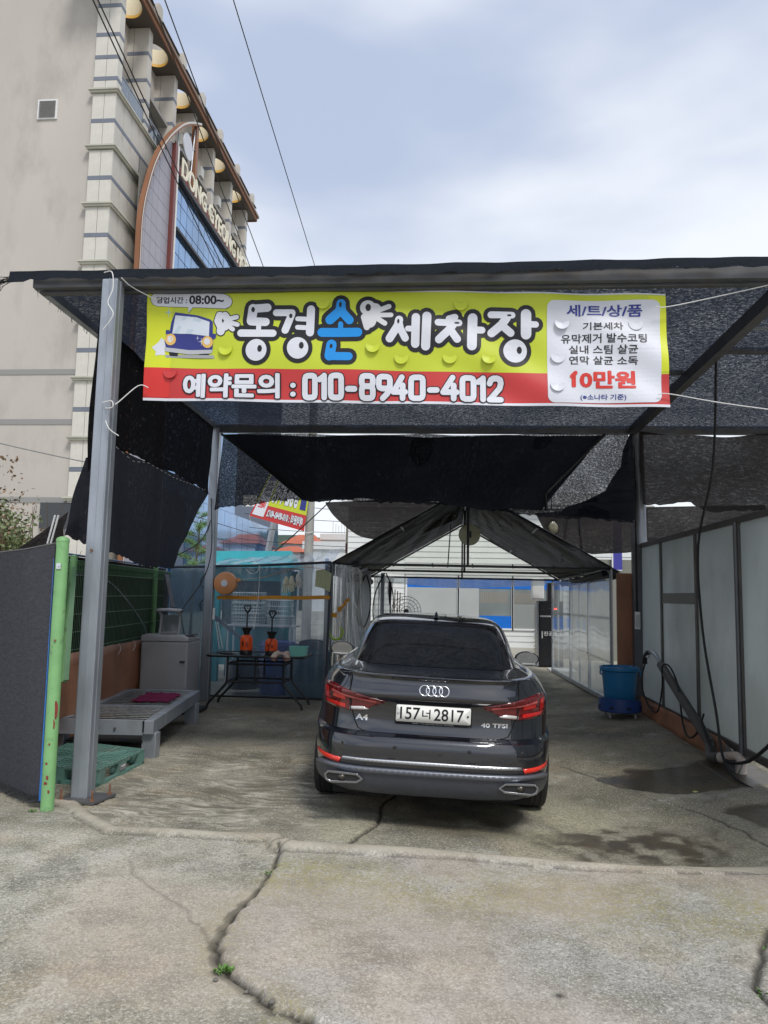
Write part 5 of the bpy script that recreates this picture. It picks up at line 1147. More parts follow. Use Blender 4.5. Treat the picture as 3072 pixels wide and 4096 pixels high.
yl = pm('orange_tape', (.70, .30, .015), .5, vary=.08, vscale=10)
tag(MB().grid([[(-3.54+1.74*j/30, 11.545+.004*math.sin(j*.8), 1.475+.055*i+.035*j/30+.004*math.sin(j*.5)) for j in range(31)] for i in range(2)]).build('orange_tape', yl, None, solid=.004), 'long orange tape strip stuck across the clear partition', 'tape')
reel = thing('hose_reel', 'round orange hose reel hanging on the back left post', 'reel', (-3.38, 11.4, 1.73))
ry = 11.38; orm = pm('reel_orange', (.62, .26, .10), .4, vary=.06, vscale=6); rc = Vector((-3.36, ry, 1.72))
MB().lathe([(.13, 0), (.165, .012), (.172, .05), (.172, .10), (.165, .135), (.13, .145)], rc+Vector((0, -.09, 0)), 32, 'y').build('drum', orm, reel, smooth=True)
MB().lathe([(.05, -.004), (.052, .004)], rc+Vector((0, -.095, 0)), 24, 'y').build('label_disc', pm('reel_label', (.62, .66, .70), .4), reel)
m = MB().beam(rc+Vector((-.10, .09, 0)), rc+Vector((-.24, .06, 0)), .08, .10); m.build('bracket', black_m, reel, bev=.008)
MB().beam(rc+Vector((.16, 0, .05)), rc+Vector((.22, 0, .06)), .03, .05).build('hose_guide', orm, reel, bev=.005)
hosecord('orange hose strung from the reel along the top of the clear partition', [(-3.14, 11.38, 1.78), (-2.8, 11.5, 1.83), (-2.4, 11.52, 1.95), (-2.2, 11.54, 1.99), (-1.9, 11.54, 1.96)], .004, orm, 'hose', 'hose')
hosecord('white cord dangling from the partition top behind the tall sprayer', [(-3.10, 11.5, 1.95), (-3.02, 11.5, 1.88), (-2.92, 11.5, 1.90), (-2.88, 11.5, 1.98), (-2.89, 11.5, 1.5), (-2.90, 11.4, 1.2), (-2.89, 11.3, 1.05)], .005, rope_m, 'cord', 'cord')
glm = pm('cotton_glove', (.66, .65, .50), .9, bump=.4, bscale=200, vary=.08, vscale=12); glw = pm('cotton_glove_white', (.66, .66, .62), .9, bump=.4, bscale=200)
def hangglove(name, label, c, mat, lean=0.0, w=.085, l=.20):
    m_ = MB(); c = Vector(c); 
    m_.tube([c, c+Vector((lean*.3, 0, -.06)), c+Vector((lean*.7, .0, -.12))], .03, 10, radii=[.018, w*.42, w*.45])
    for k in range(4):
        x = (k-1.5)*w*.27; m_.tube([c+Vector((lean*.7+x*.8, 0, -.11)), c+Vector((lean+x*1.15, -.01, -l+.015*abs(k-1.5)))], .011, 6, radii=[.013, .009])
    m_.tube([c+Vector((w*.3, 0, -.07)), c+Vector((w*.65+lean, -.01, -.135))], .011, 6)
    return tag(m_.build(name, mat, None, smooth=True), label, 'glove')
hangglove('hanging_glove', 'yellowish work glove pegged on the line, leftmost of three', (-2.46, 11.48, 1.84), glm, -.01, .10, .26); hangglove('hanging_glove', 'yellowish work glove pegged on the line, between two others', (-2.38, 11.47, 1.85), glm, .0, .09, .25); hangglove('hanging_glove', 'white work glove pegged on the line, rightmost of three', (-2.29, 11.48, 1.88), glw, .02, .09, .22)
sheet('hanging_cloth', [(-2.02, 11.52, 1.94), (-1.90, 11.52, 1.96), (-1.78, 11.52, 1.90)], [(-2.03, 11.5, 1.70), (-1.92, 11.5, 1.68), (-1.80, 11.5, 1.62)], pm('pale_cloth', (.55, .58, .36), .9, bump=.3), None, nc=16, nr=12, wr=.01, seed=3)
tag(bpy.data.objects['hanging_cloth'], 'pale yellow cloth hung at the right end of the clear partition', 'cloth')

# ------------------------------------------------------------------ table with sprayers
tb = thing('garden_table', 'black metal garden table with a glass top and curved legs', 'table', (-2.66, 10.85, 0))
blkp = pm('black_powder_coat', (.015, .016, .017), .4, vary=.2, vscale=20)
tx0, tx1, ty0, ty1, th = -3.36, -1.99, 10.52, 11.28, .715
rim = [Vector((a, b, th)) for a, b in rrect(tx0, tx1, ty0, ty1, .12, 6)]; MB().tube(rim+[rim[0]], .018, 10, cap=False).build('rim', blkp, tb, smooth=True)
v2, f2 = union2d([rrect(tx0+.01, tx1-.01, ty0+.01, ty1-.01, .11, 6)]); MB().add([(x, y, th+.006) for x, y in v2], f2).build('glass_top', pm('smoked_glass', (.05, .055, .06), .08, coat=.5), tb, fix=False, solid=-.008)
for sx in (-1, 1):
    for yy in (ty0+.12, ty1-.12):
        xm = -2.675+sx*.40; pts = smoothpath([(xm, yy, th-.02), (xm, yy, .40), (xm+sx*.02, yy, .32), (xm+sx*.16, yy+(.0), .16), (xm+sx*.25, yy, .06), (xm+sx*.27, yy, .0)], 5)
        MB().tube(pts, .017, 8).build('leg', blkp, tb, smooth=True)
for z in (.60, .36):
    for yy in (ty0+.12, ty1-.12): MB().tube([(-3.075, yy, z), (-2.275, yy, z)], .014, 8).build('stretcher', blkp, tb, smooth=True)
    for sx in (-1, 1): MB().tube([(-2.675+sx*.40, ty0+.12, z), (-2.675+sx*.40, ty1-.12, z)], .014, 8).build('stretcher', blkp, tb, smooth=True)
for yy in (ty0+.12, ty1-.12): MB().tube([(-2.675, yy, .36), (-2.675, yy, th-.02)], .014, 8).build('stretcher', blkp, tb, smooth=True)
spo = pm('sprayer_orange', (.85, .10, .015), .38, vary=.06, vscale=5)
def sprayer(label, x, y, r, h, k):
    s_ = thing('pump_sprayer', label, 'sprayer', (x, y, th+.01), 'orange pump sprayers on the table'); c = (x, y, th+.012)
    MB().lathe([(r*1.0, 0), (r*1.02, .02), (r*1.0, .055), (r*.97, .06)], c, 24).build('base', black_m, s_, smooth=True)
    MB().lathe([(r*.98, .055), (r, .07), (r, h*.72), (r*.93, h*.86), (r*.72, h*.96), (r*.5, h)], c, 28).build('tank', spo, s_, smooth=True)
    MB().lathe([(r*.5, h-.005), (r*.48, h+.035), (r*.82, h+.085), (r*.86, h+.10), (r*.3, h+.092)], c, 24).build('funnel', black_m, s_, smooth=True)
    z = c[2]+h+.09; m_ = MB().tube([(x, y, z-.02), (x, y, z+.22*k)], .011, 8); hz = z+.22*k
    m_.tube([(x-.008, y, hz-.01), (x-.045, y, hz+.055), (x-.045, y, hz+.085), (x+.045, y, hz+.085), (x+.045, y, hz+.055), (x+.008, y, hz-.01)], .012, 8); m_.build('pump_handle', black_m, s_, smooth=True)
    m_ = MB(); P = [[(x+r*1.012*math.sin(a), y-r*1.012*math.cos(a), c[2]+zz) for a in (-.45, -.33, -.2)] for zz in (.12, h*.66)]; m_.grid(P); m_.build('level_gauge', black_m, s_)
    m_ = MB()
    for i in range(9): 
        zz = .10+(h*.60-.10)*i/8; m_.grid([[(x+r*1.012*math.sin(a), y-r*1.012*math.cos(a), c[2]+zz+dz) for a in (.15, .3, .45+.15*hsh(i))] for dz in (0, .006)])
    m_.build('printed_lines', pm('print_dark_red', (.35, .03, .01), .5), s_)
    return s_
s1 = sprayer('tall orange pump sprayer with black handle, left one on the table', -2.86, 10.80, .088, .27, 1.05)
s2 = sprayer('shorter orange pump sprayer with black handle and hose, right one on the table', -2.50, 10.80, .088, .225, .95)
cord('hose', [(-2.50, 10.72, th+.25), (-2.47, 10.68, th+.24), (-2.50, 10.66, th+.12), (-2.53, 10.65, th+.03), (-2.62, 10.56, th-.02), (-2.78, 10.50, th-.03), (-2.92, 10.52, th+.01), (-2.96, 10.60, th+.035)], .0055, rubber, s2)
hosecord('thin black hose lying coiled at the left end of the table', [(-3.22, 10.7, th+.02), (-3.1, 10.62, th+.02), (-3.0, 10.66, th+.02), (-3.06, 10.78, th+.02), (-3.22, 10.76, th+.02), (-3.25, 10.68, th+.025), (-3.12, 10.60, th+.03)], .008, rubber, 'hose', 'hose')
tag(MB().beam((-3.10, 10.78, th+.022), (-2.98, 10.86, th+.022), .012, .008).build('white_stick', white_m), 'white stick lying on the left end of the table', 'stick')
gw = pm('dirty_glove', (.60, .50, .40), .9, bump=.3, bscale=150, vary=.1, vscale=10, dirt=(.30, .06, .08), dscale=9, dlo=.50, dhi=.62)
def glove(label, c, ang, fl):
    m_ = MB(); c = Vector(c); ca, sa = math.cos(ang), math.sin(ang)
    def Q(a, b, z): return c+Vector((a*ca-b*sa, a*sa+b*ca, z))
    m_.tube([Q(0, -.10, -.035), Q(0, -.06, .012), Q(0, 0, .022), Q(0, .05, .022)], .04, 12, radii=[.048, .042, .045, .046])
    for k in range(4): m_.tube([Q((k-1.5)*.024, .04, .024), Q((k-1.5)*.030, .085, .040), Q((k-1.5)*.034, .115-.01*abs(k-1.5), .03)], .012, 7, radii=[.014, .013, .010])
    m_.tube([Q(fl*.035, -.02, .02), Q(fl*.065, .02, .03), Q(fl*.07, .05, .025)], .012, 7)
    return tag(m_.build('work_glove', gw, None, smooth=True), label, 'glove', 'work gloves on the table')
glove('soiled pink work glove next to the shorter sprayer, left one of a pair', (-2.37, 10.60, th+.015), -.25, 1); glove('soiled pink work glove beside the mint tub, right one of a pair', (-2.235, 10.60, th+.015), .25, -1)
tub = thing('plastic_tub', 'mint green rectangular plastic tub on the right end of the table', 'tub', (-2.08, 10.8, th))
mint = pm('mint_plastic', (.22, .60, .52), .4, vary=.04)
def frus(m_, c, w0, d0, w1, d1, z0, z1, n=1):
    vs_ = [(c[0]+sx*w, c[1]+sy*d, z) for w, d, z in ((w0, d0, z0), (w1, d1, z1)) for sx, sy in ((-1, -1), (1, -1), (1, 1), (-1, 1))]
    m_.add(vs_, [(0, 1, 5, 4), (1, 2, 6, 5), (2, 3, 7, 6), (3, 0, 4, 7)])
    return m_
m = frus(MB(), (-2.09, 10.72), .105, .075, .118, .09, th+.012, th+.135); m.add([(-2.195, 10.645, th+.013), (-1.985, 10.645, th+.013), (-1.985, 10.795, th+.013), (-2.195, 10.795, th+.013)], [(0, 1, 2, 3)]); m.build('shell', mint, tub, solid=.003)
rr_ = [(-2.09+a, 10.72+b, th+.137) for a, b in rrect(-.120, .120, -.092, .092, .015)]; MB().tube([Vector(p) for p in rr_+[rr_[0]]], .006, 6, cap=False).build('rim', mint, tub, smooth=True)
# wiper sticks and bits left of the table
tag(MB().tube([(-3.50, 11.30, 1.35), (-3.50, 11.28, 1.18)], .018, 8).build('white_switch', white_m, None, smooth=True), 'white pull switch dangling on the back left post', 'switch')
tag(MB().tube([(-3.47, 11.3, 1.15), (-3.40, 11.32, .75)], .008, 6).tube([(-3.44, 11.3, 1.15), (-3.35, 11.32, .75)], .008, 6).build('squeegee_poles', white_m, None, smooth=True), 'two thin white poles standing left of the table', 'pole')

# ------------------------------------------------------------------ things behind the partition
teal = pm('teal_paint', (.012, .26, .30), .45, vary=.08, vscale=3, dirt=(.03, .16, .17), dscale=2, dlo=.55, dhi=.8)
cab = thing('teal_cabinet', 'teal booth with a sloping roof standing behind the clear partition', 'cabinet', (-3.3, 14.0, 0))
tx_ = -4.35; 
m = MB(); m.add([(-4.45, 13.55, 2.02), (-2.78, 13.5, 2.04), (-2.90, 13.9, 2.36), (-4.32, 13.9, 2.34), (-4.45, 14.6, 2.02), (-2.78, 14.6, 2.04)], [(0, 1, 2, 3), (3, 2, 5, 4), (0, 3, 4), (1, 5, 2)]); m.build('roof', teal, cab)
for a, b, c_, d in ((-4.30, -4.14, 0, 2.04), (-3.02, -2.86, 0, 2.04)): MB().box(a, b, 13.66, 13.78, c_, d).build('frame_post', teal, cab, bev=.01)
box('crossbar', -4.14, -3.02, 13.66, 13.72, 1.80, 2.03, teal, cab); box('crossbar', -4.14, -3.02, 13.66, 13.72, .98, 1.02, teal, cab); box('lower_panel', -4.14, -3.02, 13.68, 13.72, .30, .98, teal, cab)
box('back_panel', -4.25, -2.9, 14.5, 14.53, 0, 2.0, pm('teal_shaded', (.02, .10, .13), .6), cab)  # darker copy of the teal, with the booth's inner shade in the colour
box('inside_panel', -4.13, -3.55, 13.80, 13.82, 1.02, 1.80, pm('smoked_panel', (.035, .07, .09), .2), cab); box('inside_panel', -3.54, -3.03, 13.84, 13.86, 1.02, 1.80, pm('smoked_panel', (.035, .07, .09), .2), cab)
def basket(label, c, w, d, h, mat):
    b_ = thing('plastic_basket', label, 'basket', c); x, y, z = c
    m_ = MB()
    for zz in (0, h*.3, h*.6, h): m_.tube([Vector((x+a, y+b, z+zz)) for a, b in rrect(-w/2, w/2, -d/2, d/2, .03, 3)+[rrect(-w/2, w/2, -d/2, d/2, .03, 3)[0]]], .008 if zz < h else .014, 5, cap=False)
    m_.build('rim', mat, b_, smooth=True); m_ = MB(); n_ = 12
    for i in range(n_+1):
        xx = x-w/2+w*i/n_
        for yy in (y-d/2, y+d/2): m_.tube([(xx, yy, z), (xx, yy, z+h)], .007, 4, cap=False)
    for i in range(5):
        yy = y-d/2+d*i/4
        for xx in (x-w/2, x+w/2): m_.tube([(xx, yy, z), (xx, yy, z+h)], .007, 4, cap=False)
    m_.build('wall_ribs', mat, b_); return b_
bwh = pm('basket_white', (.62, .68, .66), .5)
basket('white plastic basket on top of the stack behind the partition', (-3.50, 13.3, 1.42), .52, .34, .16, bwh); basket('white plastic basket in the middle of the stack behind the partition', (-3.50, 13.3, 1.24), .52, .34, .16, bwh); basket('white plastic basket at the bottom of the stack behind the partition', (-3.50, 13.3, 1.06), .52, .34, .16, bwh)
basket('white wire basket tipped behind the partition above the right sprayer', (-2.95, 13.3, 1.20), .42, .3, .26, bwh); basket('white wire basket on the rack right of the stack', (-2.93, 13.3, 1.05), .42, .3, .13, bwh)
rk = thing('wash_rack', 'white pipe rack carrying the baskets behind the partition', 'rack', (-3.2, 13.3, 0))
for yy in (13.12, 13.48): MB().tube([(-3.85, yy, 1.02), (-2.62, yy, 1.02)], .022, 8).build('rail', white_m, rk, smooth=True)
for xx in (-3.80, -2.72):
    for yy in (13.12, 13.48): MB().tube([(xx, yy, 0), (xx, yy, 1.02)], .02, 8).build('leg', white_m, rk, smooth=True)
def drum(name, label, c, r, h, mat, cat='barrel'):
    d_ = thing(name, label, cat, c); MB().lathe([(r*.9, 0), (r*.96, h*.1), (r, h*.5), (r*.98, h*.92), (r*.9, h)], c, 28).build('shell', mat, d_, smooth=True)
    MB().lathe([(r*1.02, h*.90), (r*1.05, h*.93), (r*1.02, h*.96)], c, 28, cap=False).lathe([(r*.97, h*.30), (r*1.0, h*.32), (r*.99, h*.34)], c, 28, cap=False).build('hoop', mat, d_, smooth=True); return d_
drum('blue_barrel', 'deep blue plastic barrel behind the table', (-2.73, 12.3, 0), .30, .82, pm('barrel_blue', (.01, .07, .42), .4, vary=.15))
drum('dark_vacuum', 'dark round tank vacuum behind the table legs', (-3.25, 12.2, .08), .26, .45, pm('tank_dark', (.03, .035, .05), .35), 'vacuum cleaner')
drum('grey_blue_bin', 'grey blue plastic bin behind the right end of the table', (-2.22, 12.15, 0), .36, .72, pm('bin_greyblue', (.10, .20, .26), .5, vary=.15), 'bin')
dr = thing('office_shed_door', 'white door and grey frames seen through the clear partition', 'door', (-1.9, 15.0, 0))
box('frame', -2.45, -2.36, 15.0, 15.1, 0, 2.1, galv_dark, dr); box('frame', -2.12, -2.04, 15.0, 15.1, 0, 2.1, galv_dark, dr); box('leaf', -1.98, -1.55, 15.0, 15.06, 0, 2.0, white_m, dr, .01); box('kick_plate', -1.97, -1.56, 14.98, 15.0, .05, .55, pm('beige', (.45, .42, .36), .6), dr)
tag(MB().beam((-4.0, 12.0, 1.42), (-3.0, 12.2, .62), .07, .06).build('leaning_plank', galv), 'long grey bar leaning diagonally behind the clear partition', 'bar')
chr_ = thing('grey_chair_back', 'rounded grey chair back behind the mint tub', 'chair', (-2.0, 11.9, 0))
m = MB().tube(smoothpath([(-2.32, 11.85, .45), (-2.33, 11.88, .75), (-2.26, 11.9, .86), (-1.98, 11.9, .87), (-1.90, 11.88, .76), (-1.90, 11.85, .45)], 4), .014, 8); m.build('frame', galv_dark, chr_, smooth=True)
v2, f2 = union2d([rrect(-2.32, -1.91, .60, .86, .06)]); MB().add([(x, 11.89, z) for x, z in v2], f2).build('backrest', pm('chair_grey', (.20, .22, .24), .5), chr_, solid=.01); box('seat', -2.32, -1.91, 11.9, 12.3, .43, .46, pm('chair_grey', (.20, .22, .24), .5), chr_, .01)
for xx in (-2.31, -1.92): MB().tube([(xx, 11.87, 0), (xx, 11.87, .45)], .013, 6).tube([(xx, 12.28, 0), (xx, 12.28, .44)], .013, 6).build('leg', galv_dark, chr_, smooth=True)
# ------------------------------------------------------------------ tent garage
TY0, TY1 = 12.1, 18.0
TL, TR, TP, TE = -1.86, 2.46, 0.27, 2.07
tnt = thing('tent_garage', 'dark grey gabled tent garage with clear plastic end behind the car', 'tent', (.3, 12.1, 0))
tarp = netmat('tarp', (.030, .032, .038), 0.0, 0.03, .6, .8, (6, 6, 1), .35)
tarp = pm('tarp_grey', (.016, .018, .022), .65, spec=.15, vary=.3, vscale=3, bump=.25, bscale=6)
poleb = pm('tent_pole_dark', (.02, .022, .026), .4, .2); polew = pm('tent_pole_grey', (.30, .31, .32), .4, .5)
PZ = 3.30
for (x0, x1, sd_, lab) in ((TL, TP, 24, 'left'), (TR, TP, 25, 'right')):
    e = -.10 if x0 < x1 else .10
    sheet('roof_slope', [(x1, TY0-.05, PZ+.02), (x1, TY1, PZ-.02)], [(x0+e, TY0-.05, TE-.03), (x0+e*.8, TY1, TE-.08)], tarp, tnt, nc=40, nr=24, wr=.02, fold=5, seed=sd_, sag=.11)
    sheet('eave_flap', [(x0+e, TY0-.05, TE-.03), (x0+e*.8, TY1, TE-.08)], [(x0+e*1.02, TY0-.05, TE-.17), (x0+e*.8, TY1, TE-.22)], tarp, tnt, nc=40, nr=4, wr=.015, seed=sd_+3, rag=.02)
for yy in (TY0, (TY0+TY1)/2, TY1):
    dz = 0 if yy < TY1 else -.06
    for a, b in (((TL, yy, TE+dz), (TP, yy, PZ+dz)), ((TR, yy, TE+dz), (TP, yy, PZ+dz)), ((TL, yy, TE+dz), (TR, yy, TE-.01+dz))): MB().tube([a, b], .021, 8).build('frame_pole', poleb, tnt, smooth=True)
    MB().tube([(TP+.0, yy, TE+dz), (TP, yy, PZ+dz)], .020, 8).build('frame_pole', poleb, tnt, smooth=True)
    for xx in (TL, TR): MB().tube([(xx, yy, gnd(xx, yy)), (xx, yy, TE+dz)], .021, 8).build('upright', polew, tnt, smooth=True)
for xx, zz in ((TL, TE), (TR, TE), (TP, PZ), ((TL+TP)/2, (TE+PZ)/2), ((TR+TP)/2, (TE+PZ)/2)): MB().tube([(xx, TY0, zz), (xx, TY1, zz-.06)], .019, 8).build('frame_pole', poleb, tnt, smooth=True)
for k in range(6):
    xx = TL+.35+k*.62; MB().tube([(xx-.012, TY0-.025, TE+.03), (xx, TY0-.03, TE-.035)], .010, 6).build('clip', poleb, tnt)
gab = film('gable_vinyl', (.88, .89, .84), .01, (.16, .16, .14), .05, (3, 3, 3), .09, .1, .6)
for (x0, s_) in ((TL, 31), (TR, 32)): sheet('gable_sheet', [(TP, TY0-.03, PZ-.02), (TP+(x0-TP)*.02, TY0-.03, PZ-.04)], [(x0, TY0-.03, TE), (TP, TY0-.03, TE-.02)][::1 if x0 < TP else 1], gab, tnt, nc=20, nr=20, wr=.015, seed=s_)
sheet('valance_film', [(TL, TY0-.035, TE+.0), (TP, TY0-.035, TE-.02), (TR, TY0-.035, TE-.02)], [(TL+.35, TY0+.0, TE-.04), (-.9, TY0+.3, TE-.16), (TP, TY0+.4, TE-.2), (1.5, TY0+.3, TE-.17), (TR-.2, TY0+.0, TE-.05)], gab, tnt, nc=50, nr=8, wr=.02, fold=6, seed=33)
sheet('back_valance', [(TL+.2, TY1+.03, TE-.06), (TR-.2, TY1+.03, TE-.06)], [(TL+.3, TY1+.05, TE-.2), (TP, TY1+.05, TE-.30), (TR-.3, TY1+.05, TE-.2)], milky, tnt, nc=30, nr=6, wr=.02, seed=34)
# dark roll of curtain along the left eave
MB().tube(smoothpath([(TL+.08, TY0+.1, TE-.10), (TL+.14, 13.4, TE-.22), (TL+.10, 14.6, TE-.16), (TL+.12, 16.8, TE-.2)], 5), .07, 10).build('rolled_curtain', tarp, tnt, smooth=True)
MB().tube(smoothpath([(TR-.08, TY0+.1, TE-.08), (TR-.12, 13.8, TE-.14), (TR-.08, 16.8, TE-.16)], 5), .05, 10).build('rolled_curtain', tarp, tnt, smooth=True)
for k in range(4):
    y_ = 12.6+k*1.1; MB().beam((TL+.02, y_, TE-.08), (TL+.26, y_+.06, TE+.02), .02, .05).build('strap', galv, tnt)
# right wall of clear panels in a steel frame
pw = thing('clear_panel_wall', 'row of clear plastic panels in a grey frame along the right side of the tent', 'partition', (2.4, 14.5, 0))
ys_ = [12.15, 12.2, 13.75, 15.35, 17.3]
def wxr(y): return 2.47-(y-12.15)*.045
for i, y in enumerate((12.18, 13.70, 15.30, 17.25)):
    MB().beam((wxr(y), y, .0), (wxr(y), y, 2.02-.02*i), .05, .045, (0, 1, 0)).build('upright', galv, pw, bev=.005)
MB().beam((wxr(12.15), 12.15, .04), (wxr(17.3), 17.3, .04), .06, .07).build('sill', galv, pw, bev=.005)
pv = film('panel_vinyl', (.86, .92, .95), .30, (.62, .68, .72), .30, (2.5, 2.5, 1.0), .22, .06, .12)
for i, (a, b) in enumerate(((12.2, 13.68), (13.72, 15.28), (15.32, 17.23))):
    sheet('panel', [(wxr(a)-.02, a, 1.98), (wxr(b)-.02, b, 1.94)], [(wxr(a)-.02, a, .07), (wxr(b)-.02, b, .07)], pv, pw, nc=18, nr=18, wr=.010, fold=1, seed=40+i)
MB().beam((wxr(12.2)+.01, 12.2, 1.30), (wxr(17.2)+.01, 17.2, 1.27), .012, .05).build('cross_rail', galv, pw); MB().beam((wxr(12.2)+.01, 12.2, .62), (wxr(17.2)+.01, 17.2, .72), .012, .035).build('cross_rail', galv, pw)
# round lamp disc in the gable, globe lamp, fluorescent
dl = thing('round_disc_lamp', 'pale round disc lamp hanging on the front pole of the tent gable', 'lamp', (.30, 12.35, 2.58))
MB().lathe([(.0, -.02), (.16, -.015), (.175, 0), (.165, .03), (.0, .035)], (.30, 12.4, 2.58), 32, 'y').build('disc', pm('cream_disc', (.52, .50, .30), .4), dl, smooth=True); box('hub', .27, .33, 12.35, 12.38, 2.53, 2.64, black_m, dl, .01)
gl = thing('globe_lamp', 'round glass globe lamp under a white cap above the right tent slope', 'lamp', (1.75, 13.8, 2.9))
MB().lathe([(.02, .30), (.05, .28), (.11, .20), (.135, .10), (.125, .02), (.08, -.05), (.0, -.075)], (1.74, 13.5, 2.72), 24).build('globe', film('globe_glass', (.9, .88, .75), .45, (.75, .72, .50), .2), gl, smooth=True)
MB().lathe([(.03, .28), (.07, .29), (.05, .36), (.03, .38)], (1.74, 13.5, 2.72), 16).build('cap', white_m, gl, smooth=True); MB().lathe([(.0, .02), (.04, .06), (.035, .16), (.0, .2)], (1.74, 13.5, 2.70), 12).build('bulb', pm('bulb_glass', (.7, .68, .6), .2), gl, smooth=True); MB().tube([(1.74, 13.5, 3.08), (1.74, 13.5, 3.5)], .008, 6).build('cord', rubber, gl)
MB_ = MB().tube([(1.9, 13.5, 2.2), (2.0, 13.45, 2.95)], .02, 8).tube([(2.25, 13.4, 2.0), (2.2, 13.4, 3.0)], .02, 8); tag(MB_.build('net_poles', poleb, None, smooth=True), 'two dark poles propping the net behind the right tent slope', 'pole')
tag(MB().tube([(-.05, 14.0, 2.10), (.0, 14.0, 2.9)], .012, 6).build('thin_pole', poleb), 'thin dark pole left of the disc lamp inside the tent', 'pole')
# crumpled clear curtains gathered at the front left corner of the tent
crump = film('crumpled_vinyl', (.82, .84, .85), .16, (.55, .55, .52), .35, (16, 16, 1.2), .5, .12, .9)
cu = thing('gathered_curtain', 'crumpled clear plastic curtain gathered at the left front corner of the tent', 'curtain', (-1.7, 12.0, 0))
sheet('curtain_sheet', [(-1.80, 11.95, 2.06), (-1.62, 11.9, 2.04), (-1.50, 12.0, 2.0)], [(-1.84, 11.95, .05), (-1.55, 11.85, .1), (-1.40, 12.1, .15)], crump, cu, nc=50, nr=40, wr=.07, fold=4, seed=51)
sheet('curtain_sheet', [(-1.66, 12.1, 2.05), (-1.40, 12.3, 1.98)], [(-1.5, 12.2, 1.6), (-1.34, 12.4, .1)], crump, cu, nc=30, nr=30, wr=.06, fold=3, seed=52)
sheet('curtain_sheet', [(-1.45, 14.6, 2.0), (-1.10, 15.2, 1.95)], [(-1.38, 14.6, .2), (-1.25, 15.2, .25)], crump, cu, nc=24, nr=30, wr=.05, fold=3, seed=53)
tp_ = MB()
def tapes(name, label, spots):
    t_ = thing(name, label, 'tape', (-1.7, 11.8, 1.2))
    for x, y, z, w_, h_ in spots: MB().grid([[(x-w_/2+w_*j/2, y-.01*(j % 2), z-h_/2+h_*i) for j in range(3)] for i in range(2)]).build('tape_piece', yl, t_, solid=.003)
tapes('orange_tape_folds', 'pieces of orange tape folded in steps on the crumpled curtain', [(-1.77, 11.80, 1.27, .09, .07), (-1.69, 11.78, 1.36, .06, .07), (-1.66, 11.77, 1.38, .03, .07), (-1.60, 11.78, 1.46, .035, .07), (-1.56, 11.78, 1.50, .04, .06), (-1.63, 11.78, 1.42, .03, .06)])
tapes('orange_tape_folds', 'row of small orange tape bits low on the crumpled curtain', [(-1.83, 11.80, .40, .02, .06), (-1.78, 11.8, .47, .025, .07), (-1.75, 11.8, .50, .02, .07), (-1.71, 11.8, .55, .02, .07), (-1.67, 11.8, .59, .02, .06), (-1.64, 11.8, .62, .015, .05)])
cls = MB().tube(smoothpath([(-1.83, 11.7, 1.08), (-1.82, 11.7, .99), (-1.77, 11.7, .92), (-1.70, 11.7, .91), (-1.64, 11.7, .95), (-1.62, 11.7, 1.03), (-1.65, 11.7, 1.09)], 5), .018, 8); tag(cls.build('curtain_clamp', pm('lime_plastic', (.38, .55, .08), .4), None, smooth=True), 'lime green open ring clamp on the gathered curtain', 'clamp')
# hoses, mops inside the tent's left side
def loop(label, x, y, z1, w_, h_, r=.012, tw=0): return hosecord(label, [(x, y, z1), (x-w_*.5, y, z1-h_*.35), (x-w_*.55, y, z1-h_*.75), (x-w_*.1, y, z1-h_), (x+w_*.4, y, z1-h_*.7), (x+w_*.42, y, z1-h_*.3), (x+.02, y, z1)], r, rubber, 'hose_loop', 'hose', 'hose loops in the tent')
loop('black hose loop hanging on the tent upright, nearer the crumpled curtain', -1.52, 13.8, 1.95, .22, .95); loop('long black hose loop hanging on the dark pole inside the tent', -1.22, 14.4, 2.0, .36, 1.15)
tag(MB().lathe([(.0, 0), (.03, -.02), (.035, -.2), (.015, -.42), (.0, -.44)], (-1.12, 14.4, 1.85), 10).build('black_duster', black_m, None, smooth=True), 'drooping black duster hung among the hose loops', 'duster')
tag(MB().tube([(-1.27, 14.5, 0), (-1.27, 14.5, 2.0)], .035, 8).build('inner_post', galv, None, smooth=True), 'grey post inside the left side of the tent', 'post')
rk2 = thing('mop_rack', 'orange mop handles standing in a blue holder inside the tent', 'mop', (-1.0, 14.9, 0))
for k in range(3): MB().tube([(-1.08+.05*k, 14.9, .5), (-1.06+.05*k, 14.9, 1.70-.03*k)], .011, 6).build('mop_handle', pm('handle_orange', (.45, .17, .07), .5), rk2, smooth=True)
MB().beam((-1.16, 14.9, .86), (-.90, 14.9, .88), .06, .05).build('holder', blue_p, rk2); MB().tube([(-1.14, 14.85, 1.1), (-1.14, 14.85, 1.72)], .012, 6).build('mop_handle', pm('handle_dark', (.05, .06, .08), .5), rk2, smooth=True)
fanr = thing('electric_fan', 'wire guard of a large fan peeping over the car roof', 'fan', (-.95, 15.6, 0)); m = MB()
for rr in (.30, .24, .17, .10): m.tube([(-.88+rr*math.cos(a), 15.6, 1.27+rr*math.sin(a)) for a in [2*math.pi*i/36 for i in range(37)]], .006, 5, cap=False)
for k in range(20): a = 2*math.pi*k/20; m.tube([(-.88+.04*math.cos(a), 15.58, 1.27+.04*math.sin(a)), (-.88+.30*math.cos(a), 15.6, 1.27+.30*math.sin(a))], .003, 4, cap=False)
m.build('guard', pm('fan_wire', (.35, .36, .36), .4, .5), fanr); MB().lathe([(.05, -.03), (.05, .12)], (-.88, 15.6, 1.27), 16, 'y').tube([(-.88, 15.7, 1.27), (-.88, 15.7, 0)], .02, 8).build('stand', galv_dark, fanr)
tag(MB().box(-1.62, -1.42, 13.0, 13.25, .55, .72).build('black_box', black_m, bev=.01), 'black box on the shelf beside the left car mirror', 'box')

